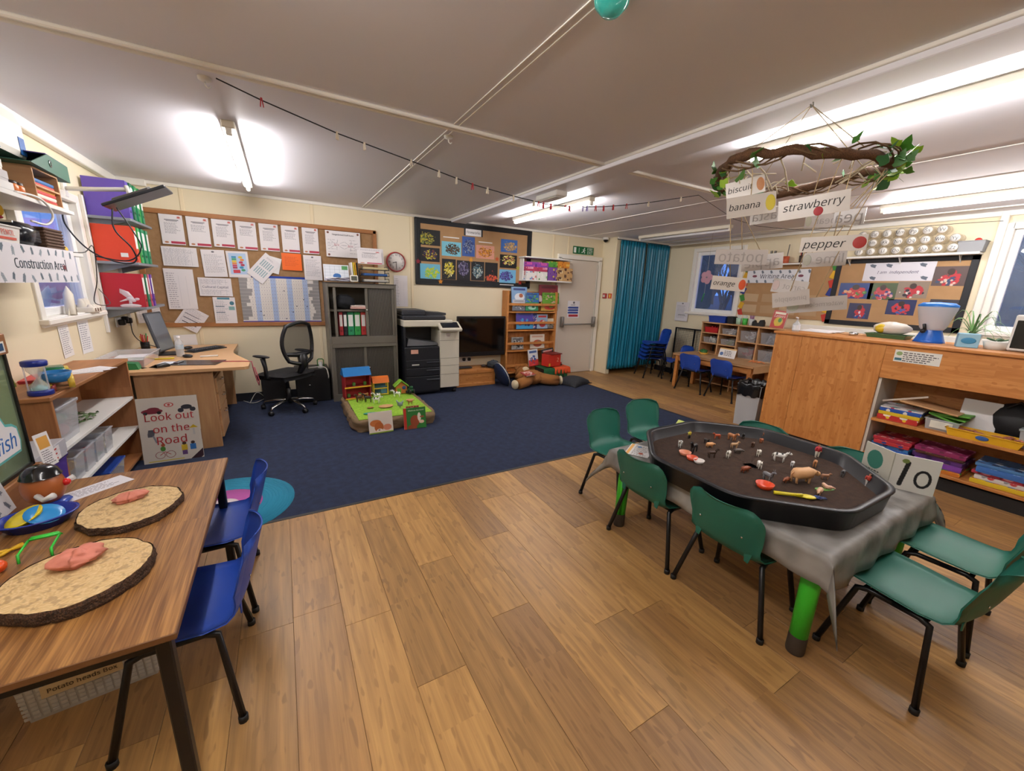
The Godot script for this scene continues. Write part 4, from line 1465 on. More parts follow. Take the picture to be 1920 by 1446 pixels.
# ---------------------------------------------------------------- desk by the corner
func desk_corner() -> void:
	var dk := thing("office_desk", "light beech office desk with a curved front in the corner", "desk", V(-1.4, 0, -4.15))
	var st := mb()
	# wave-shaped top, outline in x and depth
	var out := PackedVector2Array([U(0.02, 0.0), U(1.06, 0.0), U(1.088, 0.03), U(1.088, 0.22), U(1.07, 0.33), U(1.01, 0.52), U(0.945, 0.72), U(0.905, 0.88), U(0.895, 1.05), U(0.895, 1.58), U(0.02, 1.58)])
	slab(st, out, 0.026, Transform3D(Basis(Vector3.RIGHT, -PI / 2), V(0, 0.706, 0)))
	obj("desktop", st, mt(Color("d0a577"), 0.42), dk)
	st = mb()
	span(st, V(0.30, 0, -0.075), V(0.82, 0.706, -0.05), 0.002, 1)
	obj("end_panel", st, beech, dk)
	st = mb()
	span(st, V(0.30, 0, -1.56), V(0.81, 0.706, -1.535), 0.002, 1)
	obj("far_panel", st, beech, dk)
	st = mb()
	span(st, V(0.31, 0.3, -1.53), V(0.33, 0.706, -0.08), 0.002, 2)
	obj("modesty_panel", st, beech, dk)
	var pd := thing("drawer_pedestal", "beech drawer unit with chrome handles under the desk", "drawers", V(-0.79, 0, -4.52))
	st = mb()
	span(st, V(-0.22, 0.05, -0.24), V(0.20, 0.62, 0.24), 0.003, 1)
	obj("body", st, beech, pd)
	for i in 3:
		var dr := mb()
		span(dr, V(0.20, 0.06 + [0.0, 0.26, 0.42][i], -0.225), V(0.218, 0.06 + [0.25, 0.41, 0.555][i], 0.225), 0.003, 2)
		var d := obj("drawer", dr, beech, pd)
		st = mb(true)
		var hy: float = 0.06 + [0.2, 0.36, 0.51][i]
		tube(st, [V(0.218, hy, -0.05), V(0.24, hy, -0.045), V(0.24, hy, 0.045), V(0.218, hy, 0.05)], 0.005, 6)
		obj("handle", st, chrome, d)
	st = mb(true)
	for sx in [-1, 1]:
		for sz in [-1, 1]:
			blob(st, V(sx * 0.17, 0.025, sz * 0.19), V(0.025, 0.025, 0.015))
	obj("castors", st, hexm("151518", 0.5), pd)
	# the big book leaning on the desk end
	var im := blank(256, 384, Color("d9d2c6"))
	dot(im, 60, 78, 44, 15, Color("7c2a3a"))
	dot(im, 66, 68, 26, 13, Color("7c2a3a"))
	for x in [32, 88]:
		dot(im, x, 88, 9, 9, Color("25252a"))
	dot(im, 206, 66, 24, 14, Color("2d2e38"))
	dot(im, 180, 84, 13, 13, Color("33343e"))
	dot(im, 232, 82, 13, 13, Color("33343e"))
	dot(im, 132, 46, 20, 13, Color("c94a44"))
	dot(im, 132, 46, 15, 9, Color("e2dad0"))
	dot(im, 132, 46, 6, 6, Color("c94a44"))
	for i in 3:
		im.fill_rect(Rect2i(34 - i * 2, 186 + i * 10, 26, 22), Color("5d6068"))
	stroke(im, U(52, 224), U(62, 262), 4, Color("8d9098"))
	for i in 20:
		im.fill_rect(Rect2i(226 - i, 176 + i, 2 * i, 1), Color("d6b52c"))
	im.fill_rect(Rect2i(221, 198, 9, 40), Color("c6c4c0"))
	for w in [[70, 340], [114, 340]]:
		for k in 16:
			var a := TAU * k / 16
			stroke(im, U(w[0], w[1]) + Vector2.from_angle(a) * 20, U(w[0], w[1]) + Vector2.from_angle(a + 0.4) * 20, 1.2, Color("8d3f3f"))
	stroke(im, U(70, 340), U(92, 322), 1.5, Color("b5383a"))
	stroke(im, U(92, 322), U(114, 340), 1.5, Color("b5383a"))
	dot(im, 84, 304, 11, 15, Color("4f8a3a"))
	dot(im, 86, 282, 9, 9, Color("b5603a"))
	for c in [[176, "d9b830", "6a4a80"], [214, "3a7ac0", "d9d2c6"]]:
		dot(im, c[0], 284, 9, 9, Color("4a3530"))
		im.fill_rect(Rect2i(c[0] - 13, 293, 26, 34), Color(c[1]))
		im.fill_rect(Rect2i(c[0] - 11, 327, 22, 26), Color(c[2]))
	for i in 44:
		im.fill_rect(Rect2i(200 + 0, 0, 0, 0), Color.BLACK)
		stroke(im, U(200 + i, 383), U(256, 327 + i), 0.8, Color("3a2630"))
	im.fill_rect(Rect2i(20, 372, 150, 5), Color("d9c23a"))
	var bk := book(0.385, 0.535, 0.01, print_mat(im, 0.35), V(-0.885, 0.001, -4.0), Basis(Vector3.RIGHT, -0.13), "big book titled Look out on the Road leaning on the desk end")
	words("Look out", 0.07, Color("b3242c"), V(0.0, 0.375, 0.008), Basis.IDENTITY, bk, 0.31)
	words("on the", 0.07, Color("b3242c"), V(0.005, 0.275, 0.008), Basis.IDENTITY, bk, 0.23)
	words("Road", 0.07, Color("b3242c"), V(0.0, 0.18, 0.008), Basis.IDENTITY, bk, 0.19)
	# on the desk
	var db := tub("document_box", V(0.30, 0.085, 0.50), clear(Color(0.9, 0.91, 0.93), 0.30, 0.15), V(-1.2, 0.732, -4.62), 0.0, "clear plastic document tray box full of papers on the desk", "storage box")
	flat_box(V(0.24, 0.04, 0.42), hexm("c03a48", 0.5), V(-1.2, 0.738, -4.62), 0.0, "red folder lying inside the clear document box", "folder", "folder")
	for i in 2:
		var sp := sheet("document", 0.22, 0.36, mt(Color("e4e2e8"), 0.6), V(-1.19, 0.780 + 0.004 * i, -4.62 + 0.02 * i), Basis(Vector3.UP, 0.05 * i) * Basis(Vector3.RIGHT, -PI / 2), self, 0.003)
		tag(sp, ["white document on the red folder in the clear box", "upper white document in the clear box"][i], "paper", "documents in the clear box")
	var mo := thing("monitor", "slim dark computer screen on the desk seen from its side", "monitor", V(-1.03, 0.732, -5.08), 0.0)
	var bs := Basis(Vector3.UP, 1.38) * Basis(Vector3.RIGHT, -0.2)
	st = mb()
	bx(st, bs * V(0, 0.23, 0), V(0.30, 0.38, 0.022), 0.005, bs)
	obj("casing", st, hexm("3f4248", 0.35, 0.3), mo)
	st = mb()
	bx(st, bs * V(0, 0.23, 0.0115), V(0.275, 0.35, 0.002), 0.0, bs)
	obj("screen", st, hexm("5d646c", 0.08), mo)
	st = mb()
	bx(st, V(-0.02, 0.008, 0.0), V(0.22, 0.016, 0.2), 0.004)
	bx(st, V(-0.05, 0.1, -0.03), V(0.03, 0.2, 0.05), 0.004)
	obj("foot", st, hexm("2a2b30", 0.4), mo)
	var bo := thing("water_bottle", "clear plastic water bottle with a pale label on the desk", "bottle", V(-0.905, 0.732, -4.9))
	st = mb(true)
	lathe(st, [U(0, 0), U(0.032, 0), U(0.034, 0.01), U(0.034, 0.12), U(0.03, 0.145), U(0.013, 0.172), U(0.013, 0.185)], Vector3.ZERO, 16)
	obj("body", st, clear(Color(0.9, 0.94, 0.97), 0.3, 0.04), bo)
	st = mb(true)
	lathe(st, [U(0.0345, 0.075), U(0.0345, 0.115)], Vector3.ZERO, 16)
	obj("label", st, clear(Color(0.75, 0.85, 0.92), 0.6, 0.3), bo)
	st = mb(true)
	lathe(st, [U(0.015, 0.183), U(0.015, 0.2), U(0, 0.2)], Vector3.ZERO, 12)
	obj("cap", st, hexm("e8e8ea", 0.4), bo)
	var kb := thing("keyboard", "black computer keyboard on the desk", "keyboard", V(-0.76, 0.732, -5.3), 0.9)
	st = mb()
	bx(st, V(0, 0.0, 0), V(0.40, 0.018, 0.14), 0.004)
	obj("body", st, hexm("1e1f23", 0.5), kb)
	st = mb()
	for r in 5:
		for k in 14:
			bx(st, V(-0.175 + k * 0.027, 0.02, -0.05 + r * 0.025), V(0.021, 0.006, 0.019), 0.002)
	obj("keys", st, hexm("34363c", 0.6), kb)
	for i in 2:
		st = mb(true)
		blob(st, V(0, 0.014, 0), V(0.032, 0.018, 0.05))
		var ms := obj("computer_mouse", st, hexm("202226", 0.35))
		ms.transform = Transform3D(Basis(Vector3.UP, 0.9 - 1.5 * i), [V(-0.84, 0.732, -4.82), V(-0.93, 0.732, -5.42)][i])
		tag(ms, ["black mouse near the clipboard on the desk", "black mouse beside the keyboard at the back of the desk"][i], "mouse", "mice on the desk")
	var cp := thing("clipboard", "glossy dark clipboard lying on papers on the desk", "clipboard", V(-0.71, 0.732, -4.47), -0.25)
	st = mb()
	bx(st, V(0, 0.004, 0), V(0.36, 0.005, 0.24), 0.002)
	obj("board", st, hexm("2b2d33", 0.15), cp)
	st = mb()
	bx(st, V(-0.15, 0.011, 0), V(0.04, 0.01, 0.1), 0.003)
	obj("clip", st, chrome, cp)
	var pp := sheet("desk_paper", 0.28, 0.2, mt(Color("dfe3ee"), 0.6), V(-0.86, 0.7325, -4.5), Basis(Vector3.UP, -0.15) * Basis(Vector3.RIGHT, -PI / 2), self, 0.001)
	tag(pp, "pale sheet of paper under the dark clipboard", "paper")
	var pt := thing("packing_tape", "black hand-held tape gun lying on the desk's front corner", "tape gun", V(-0.96, 0.732, -4.27), 0.2)
	st = mb(true)
	tube(st, [V(-0.09, 0.015, 0), V(-0.05, 0.018, 0.02), V(0.0, 0.02, 0), V(0.06, 0.026, -0.01), V(0.09, 0.02, -0.01)], [0.008, 0.0, 0.016, 0.02, 0.01], 8)
	obj("body", st, hexm("15161a", 0.3), pt)
	st = mb()
	slab(st, PackedVector2Array([U(-0.06, 0), U(0.06, 0), U(0.045, 0.05), U(-0.06, 0.06)]), 0.09, Transform3D(Basis.IDENTITY, V(-1.13, 0.732, -4.36)))
	tag(obj("green_wedge", st, hexm("1f7a4a", 0.4)), "green plastic wedge block on the desk corner", "block")
	var pens := thing("pen_pot", "black pen pot of red pens at the back of the desk", "pen pot", V(-1.27, 0.732, -5.4))
	st = mb(true)
	lathe(st, [U(0, 0), U(0.036, 0), U(0.038, 0.09), U(0.034, 0.09), U(0.033, 0.005), U(0, 0.005)], Vector3.ZERO, 14)
	obj("pot", st, hexm("1a1a1e", 0.4), pens)
	for i in 6:
		var p := mb(true)
		var a := i * 1.05
		tube(p, [V(cos(a) * 0.012, 0.01, sin(a) * 0.012), V(cos(a) * 0.03, 0.15 + 0.012 * (i % 3), sin(a) * 0.03)], 0.005, 6)
		obj("pen", p, hexm(["c8272c", "d84a2f", "c8272c", "e0a02a", "c8272c", "3a9a4a"][i], 0.4), pens)
	for i in 2:
		var p := mb(true)
		tube(p, [V(-0.07, 0.008, 0), V(0.07, 0.008, 0)], 0.008, 8)
		var o := obj("marker_pen", p, hexm(["ece8e0", "d8c23a"][i], 0.4))
		o.transform = Transform3D(Basis(Vector3.UP, [0.15, 0.1][i]), [V(-0.67, 0.732, -4.8), V(-1.0, 0.732, -4.75)][i])
		tag(o, ["white marker pen lying before the keyboard", "yellow marker pen beside the document box"][i], "pen")
	var strap := mb(true)
	tube(strap, [V(-0.62, 0.736, -4.5), V(-0.36, 0.737, -4.42), V(-0.30, 0.735, -4.40), V(-0.292, 0.66, -4.40), V(-0.275, 0.55, -4.41), V(-0.262, 0.50, -4.40), V(-0.255, 0.55, -4.39), V(-0.282, 0.68, -4.39)], 0.005, 6)
	tag(obj("lanyard", strap, hexm("b0505a", 0.7)), "pink lanyard strap hanging over the desk edge", "lanyard")
	# office chair
	var oc := thing("office_chair", "black mesh-back office chair with chrome star base", "office chair", V(-0.03, 0, -5.22), 0.75)
	st = mb(true)
	var seat := []
	for j in 11:
		var row := []
		for i in 13:
			var u := -1.0 + i / 6.0
			var v := -1.0 + j / 5.0
			var rr := maxf(absf(u), absf(v))
			var k := 1.0 - 0.12 * pow(absf(u * v), 2.0)
			row.append(V(u * 0.25 * k, 0.475 - 0.03 * pow(rr, 6.0) - (0.02 * pow(maxf(0.0, -v), 3.0)), v * 0.24 * k))
		seat.append(row)
	shell(st, seat, -0.06)
	obj("seat", st, hexm("121316", 0.85), oc)
	var bp := func(u: float, v: float) -> Vector3: return V(u * (0.225 - 0.03 * absf(v) * absf(v)), 0.81 + v * 0.25, 0.245 - 0.045 * u * u + 0.02 * v * v)
	st = mb(true)
	var edge := []
	for i in 41:
		var a := TAU * i / 40
		var sq := pow(maxf(absf(cos(a)), absf(sin(a))), 0.45)
		edge.append(bp.call(cos(a) / sq * 0.93, sin(a) / sq * 0.93))
	tube(st, edge, 0.021, 8, false)
	tube(st, [bp.call(-0.9, -0.45), bp.call(-0.3, -0.50), bp.call(0.3, -0.50), bp.call(0.9, -0.45)], [0.02, 0.028, 0.028, 0.02], 8)
	tube(st, [bp.call(0, -0.5), bp.call(0, -1.0), V(0, 0.47, 0.2), V(0, 0.42, 0.1)], [0.05, 0.045, 0.03, 0.03], 8)
	obj("back_frame", st, hexm("141519", 0.4), oc)
	var mesh_rows := []
	st = mb(true)
	for j in 9:
		var row := []
		for i in 9:
			row.append(bp.call((-0.9 + i * 0.225), -0.45 + j * 0.165) + V(0, 0, 0.004))
		mesh_rows.append(row)
	grid(st, mesh_rows)
	obj("back_mesh", st, clear(Color("1c1d20"), 0.72, 0.8), oc)
	for s in [-1, 1]:
		st = mb(true)
		tube(st, [V(s * 0.2, 0.43, 0.02), V(s * 0.28, 0.44, 0.02), V(s * 0.29, 0.55, 0.03), V(s * 0.285, 0.655, 0.0)], [0.02, 0.022, 0.02, 0.026], 8)
		blob(st, V(s * 0.285, 0.672, -0.02), V(0.036, 0.016, 0.12))
		obj("armrest", st, hexm("17181c", 0.45), oc)
	st = mb(true)
	tube(st, [V(0, 0.10, 0), V(0, 0.26, 0)], 0.03, 12)
	tube(st, [V(0, 0.26, 0), V(0, 0.43, 0)], 0.02, 12)
	obj("gas_lift", st, hexm("131316", 0.4), oc)
	for k in 5:
		var a := TAU * k / 5 + 0.5
		var d := V(cos(a), 0, sin(a))
		st = mb(true)
		tube(st, [V(0, 0.115, 0) + d * 0.03, V(0, 0.105, 0) + d * 0.15, V(0, 0.085, 0) + d * 0.26, V(0, 0.06, 0) + d * 0.285], [0.02, 0.017, 0.014, 0.012], 8)
		obj("base_arm", st, chrome, oc)
		st = mb(true)
		lathe(st, [U(0, -0.018), U(0.027, -0.018), U(0.027, 0.018), U(0, 0.018)], d * 0.29 + V(0, 0.027, 0), 12, Basis(Vector3.UP, a) * Basis(Vector3.RIGHT, PI / 2))
		obj("castor", st, hexm("111114", 0.5), oc)
	# black boxes behind it
	var sf := thing("black_safe", "black metal box on the floor between desk chair and grey cabinet", "box", V(0.23, 0, -5.62))
	st = mb()
	span(st, V(-0.17, 0, -0.16), V(0.22, 0.42, 0.19), 0.008)
	obj("body", st, hexm("141519", 0.45), sf)
	st = mb(true)
	lathe(st, [U(0, 0), U(0.014, 0), U(0.012, 0.008), U(0, 0.008)], V(-0.02, 0.22, 0.19), 12, Basis(Vector3.RIGHT, PI / 2))
	obj("lock", st, chrome, sf)
	tub("waste_bin", V(0.28, 0.34, 0.22), hexm("17181b", 0.5), V(-0.17, 0, -5.66), 0.0, "black waste bin behind the office chair", "bin")
	var lan := thing("lantern", "small green and white lantern on the black box", "lantern", V(0.36, 0.42, -5.52))
	st = mb(true)
	lathe(st, [U(0, 0), U(0.035, 0), U(0.03, 0.015), U(0.022, 0.02), U(0.022, 0.075), U(0, 0.08)], Vector3.ZERO, 14)
	obj("lamp", st, hexm("d4d6d2", 0.4), lan)
	st = mb(true)
	tube(st, [V(-0.035, 0.01, 0), V(-0.036, 0.1, 0), V(-0.02, 0.115, 0), V(0.02, 0.115, 0), V(0.036, 0.1, 0), V(0.035, 0.01, 0)], 0.007, 6)
	obj("handle", st, hexm("3f8a3a", 0.4), lan)
	cable("grey_cable", [V(0.12, 0.425, -5.45), V(0.26, 0.45, -5.42), V(0.40, 0.44, -5.43), V(0.43, 0.36, -5.39), V(0.43, 0.30, -5.39)], 0.007, Color("cfcbc2"), "pale cable draped over the black box")
	cable("floor_cable", [V(-0.52, 0.02, -5.72), V(-0.42, 0.015, -5.6), V(-0.34, 0.015, -5.68), V(-0.3, 0.04, -5.74), V(-0.38, 0.1, -5.77), V(-0.45, 0.015, -5.6)], 0.004, Color("b9b5ac"), "tangled pale cable on the carpet by the wall")
	# round rug
	var rug := thing("round_rug", "round teal rug with pink centre under the blue chairs", "rug", V(-0.47, 0.0, -2.99))
	for e in [[0.43, 0.004, "1d7f9e"], [0.235, 0.0055, "b355a0"], [0.1, 0.007, "e2d8d8"]]:
		st = mb(true)
		lathe(st, [U(e[0], 0), U(e[0], e[1]), U(0, e[1])], Vector3.ZERO, 48)
		obj("ring", st, hexm(e[2], 0.9), rug)
	st = mb(true)
	for i in 9:
		var r := 0.25 + i * 0.02
		lathe(st, [U(r, 0.003), U(r + 0.004, 0.0062), U(r + 0.008, 0.003)], Vector3.ZERO, 48)
	obj("ribs", st, hexm("1d7f9e", 0.9), rug)
	# farm play platform
	play_platform()

func play_platform() -> void:
	var pl := thing("play_platform", "low play platform covered in brown cloth with a green top mat", "play table", V(0.97, 0.0, -4.62))
	var st := mb(true)
	var nz := noise(15, 1.5)
	var rows := []
	for j in 7:
		var row := []
		for i in 97:
			var a := TAU * (i % 96) / 96.0
			var sq := pow(pow(absf(cos(a)), 8.0) + pow(absf(sin(a)), 8.0), -0.125)
			var h: float = [0.0, 0.03, 0.06, 0.09, 0.112, 0.12, 0.118][j]
			var k: float = [1.03, 1.06, 1.03, 1.05, 1.02, 0.98, 0.9][j]
			var w := 1.0 + 0.06 * nz.get_noise_3d(cos(a) * 3.0, j * 0.9, sin(a) * 3.0)
			row.append(V(cos(a) * sq * 0.43 * k * w, h, sin(a) * sq * 0.56 * k * w))
		rows.append(row)
	for r in rows:
		r.reverse()
	grid(st, rows)
	obj("cloth", st, bump(hexm("7c6549", 0.9), 17, 0.06, 3.0), pl)
	st = mb()
	bx(st, V(0, 0.121, 0), V(0.78, 0.008, 1.04), 0.003)
	obj("mat", st, tri_mat(speckle_tex(128, Color("7fae2a"), Color("9cc43c"), 18, 0.1), 2.0, 0.9), pl)
	# books leaning on its front
	var im := blank(128, 128, Color("e8ddd0"))
	dot(im, 36, 66, 30, 20, Color("c8743a"))
	dot(im, 52, 90, 24, 30, Color("b5622e"))
	dot(im, 54, 112, 17, 12, Color("f0e2d4"))
	dot(im, 52, 108, 5, 3, Color("3a2a26"))
	dot(im, 96, 96, 22, 18, Color("d98a6a"))
	im.fill_rect(Rect2i(0, 120, 128, 8), Color("8aa83a"))
	var b1 := book(0.24, 0.22, 0.012, print_mat(im, 0.35), V(0.775, 0.002, -3.965), Basis(Vector3.UP, 0.05) * Basis(Vector3.RIGHT, -0.2), "white picture book On the Farm leaning on the play platform")
	words("On the Farm", 0.03, Color("6a3a5a"), V(0.01, 0.165, 0.0), Basis.IDENTITY, b1, 0.18, "Droid Serif")
	im = blank(128, 128, Color("2f7a34"))
	im.fill_rect(Rect2i(0, 0, 16, 128), Color("c83a2c"))
	dot(im, 62, 80, 26, 34, Color("9a4a2c"))
	dot(im, 88, 58, 10, 26, Color("efe4d4"))
	dot(im, 100, 88, 15, 10, Color("e8c8b0"))
	dot(im, 46, 118, 26, 18, Color("9a4a2c"))
	dot(im, 104, 58, 12, 6, Color("9a4a2c"))
	var b2 := book(0.235, 0.225, 0.014, print_mat(im, 0.35), V(1.125, 0.002, -3.955), Basis(Vector3.UP, -0.03) * Basis(Vector3.RIGHT, -0.2), "green picture book with a brown cow cover leaning on the play platform")
	words("What's on the Farm?", 0.02, Color("f0ead8"), V(0.015, 0.195, 0.010), Basis.IDENTITY, b2, 0.17)
	# toy houses at the back
	var barn := thing("toy_barn", "two-storey red toy barn with a blue roof on the play platform", "toy house", V(0.70, 0.134, -4.98), 0.12)
	st = mb()
	for y in [0.0, 0.135, 0.27]:
		bx(st, V(0, y + 0.005, 0), V(0.30, 0.01, 0.15), 0.002)
	for s in [-1, 1]:
		bx(st, V(s * 0.145, 0.14, 0), V(0.01, 0.28, 0.15), 0.002)
	bx(st, V(0, 0.14, -0.07), V(0.3, 0.28, 0.008))
	obj("walls", st, hexm("a82a2e", 0.45), barn)
	st = mb()
	for y in [0.0, 0.138]:
		bx(st, V(0, y + 0.003, 0.078), V(0.31, 0.016, 0.012), 0.002)
	obj("yellow_trim", st, hexm("e0ae2a", 0.45), barn)
	st = mb()
	slab(st, PackedVector2Array([U(-0.085, 0.28), U(0.085, 0.28), U(0.02, 0.37), U(-0.02, 0.37)]), 0.32, Transform3D(Basis(Vector3.UP, PI / 2), V(-0.16, 0, 0)))
	obj("roof", st, hexm("1f72b5", 0.4), barn)
	for i in 4:
		st = mb()
		bx(st, V(-0.1 + i * 0.065, 0.033 + 0.135 * (i % 2), 0.02), V(0.035, 0.045, 0.03), 0.006)
		obj("furniture", st, hexm("4f8a3a", 0.5), barn)
	var oh := thing("toy_farmhouse", "orange-roofed toy farmhouse with yellow frame on the play platform", "toy house", V(0.985, 0.134, -5.02))
	st = mb()
	for s in [-1, 1]:
		bx(st, V(s * 0.085, 0.08, 0.05), V(0.014, 0.16, 0.014), 0.002)
		bx(st, V(s * 0.085, 0.08, -0.05), V(0.014, 0.16, 0.014), 0.002)
	for y in [0.008, 0.085, 0.155]:
		bx(st, V(0, y, 0.05), V(0.18, 0.012, 0.012), 0.002)
	obj("frame", st, hexm("dcb92f", 0.45), oh)
	st = mb()
	bx(st, V(0, 0.08, -0.05), V(0.17, 0.15, 0.006))
	bx(st, V(0.04, 0.06, 0.04), V(0.07, 0.1, 0.006))
	obj("panels", st, hexm("4d7896", 0.5), oh)
	st = mb()
	slab(st, PackedVector2Array([U(-0.08, 0.16), U(0.08, 0.16), U(0.045, 0.215), U(0.0, 0.235), U(-0.045, 0.215)]), 0.2, Transform3D(Basis(Vector3.UP, PI / 2), V(-0.1, 0, 0)))
	obj("roof", st, hexm("d06a24", 0.45), oh)
	var gh := thing("toy_cottage", "small toy cottage with a lime green roof on the play platform", "toy house", V(1.235, 0.134, -4.98))
	st = mb()
	slab(st, PackedVector2Array([U(-0.07, 0), U(0.07, 0), U(0.07, 0.09), U(0, 0.15), U(-0.07, 0.09)]), 0.08, Transform3D(Basis.IDENTITY, V(0, 0, -0.04)))
	obj("walls", st, hexm("c8783a", 0.5), gh)
	st = mb()
	for s in [-1, 1]:
		bx(st, V(s * 0.045, 0.13, 0), V(0.12, 0.016, 0.11), 0.004, Basis(Vector3.BACK, -s * 0.7))
	obj("roof", st, hexm("7fb52f", 0.45), gh)
	st = mb()
	bx(st, V(-0.03, 0.035, 0.041), V(0.05, 0.07, 0.006), 0.002)
	obj("door", st, hexm("6aa32c", 0.5), gh)
	st = mb(true)
	blob(st, V(0.032, 0.075, 0.04), V(0.024, 0.024, 0.01))
	obj("window", st, hexm("3a5a9a", 0.15), gh)
	var tr := thing("toy_tractor", "dark green toy tractor beside the toy cottage", "toy", V(1.335, 0.134, -4.9), 0.4)
	st = mb(true)
	bx(st, V(0, 0.045, 0), V(0.04, 0.035, 0.08), 0.008)
	bx(st, V(0, 0.08, 0.02), V(0.04, 0.04, 0.035), 0.006)
	obj("body", st, hexm("1f5a34", 0.35), tr)
	st = mb(true)
	for s in [-1, 1]:
		for e in [[0.025, 0.03], [-0.03, 0.02]]:
			lathe(st, [U(0, -0.007), U(e[1], -0.007), U(e[1], 0.007), U(0, 0.007)], V(s * 0.027, e[1], e[0]), 12, Basis(Vector3.BACK, PI / 2))
	obj("wheels", st, hexm("1a1a1c", 0.6), tr)
	st = mb()
	bx(st, V(0, 0.03, 0), V(0.12, 0.012, 0.02), 0.002)
	for i in 3:
		bx(st, V(-0.05 + 0.05 * i, 0.04, 0), V(0.014, 0.08, 0.014), 0.002)
	bx(st, V(0, 0.065, 0), V(0.12, 0.012, 0.02), 0.002)
	var fe := obj("toy_fence", st, hexm("b07a44", 0.6))
	fe.transform = Transform3D(Basis(Vector3.UP, 0.2), V(0.75, 0.134, -4.83))
	tag(fe, "small wooden toy fence on the green play mat", "toy")
	var spots := [["horse", 0.69, -4.76, 0.6, "5a3524", "brown toy horse on the green play mat"], ["horse", 0.78, -4.70, -0.4, "2e2320", "dark brown toy horse on the green play mat"], ["cow", 0.90, -4.80, 0.3, "cow", "black and white toy cow by the orange farmhouse"], ["cow", 0.86, -4.62, 2.6, "cow", "black and white toy cow standing mid mat"], ["cow", 1.14, -4.80, -0.5, "cow", "black and white toy cow near the toy cottage"], ["hen", 1.06, -4.33, 0.2, "8a9a98", "large grey toy hen at the front of the play mat"], ["dog", 1.2, -4.42, 0.4, "a8703a", "tan toy dog near the front of the play mat"]]
	for s in spots:
		var o := animal(s[0], s[4], 0.1 if s[0] != "dog" else 0.07, s[5], "farm animals on the play mat")
		o.position = V(s[1], 0.134, s[2])
		o.rotation.y = s[3]
	var cut := [[0.93, -4.45, 0.16, 0.12, "c99a6a", "tan felt field piece on the green play mat"], [0.76, -4.46, 0.07, 0.05, "9a6f45", "round wooden slice on the green play mat"], [0.72, -4.25, 0.14, 0.05, "3f9a8a", "teal felt pond on the green play mat"], [1.25, -4.6, 0.1, 0.08, "c99a6a", "small tan felt piece on the green play mat"]]
	for c in cut:
		st = mb()
		slab(st, ellipse(c[2] * 0.5, c[3] * 0.5, 14), 0.006, Transform3D(Basis(Vector3.RIGHT, -PI / 2), Vector3.ZERO))
		var o := obj("felt_piece", st, hexm(c[4], 0.9))
		o.position = V(c[0], 0.134, c[1])
		tag(o, c[5], "toy")
	st = mb(true)
	for i in 5:
		tube(st, [V(-0.06 + i * 0.03, 0.014, 0), V(-0.035 + i * 0.03, 0.014, 0.004)], 0.013, 8)
	var lg := obj("log_bundle", st, hexm("8a3a34", 0.8))
	lg.position = V(1.17, 0.134, -4.27)
	tag(lg, "red-brown bundle of toy logs behind the cow book", "toy")
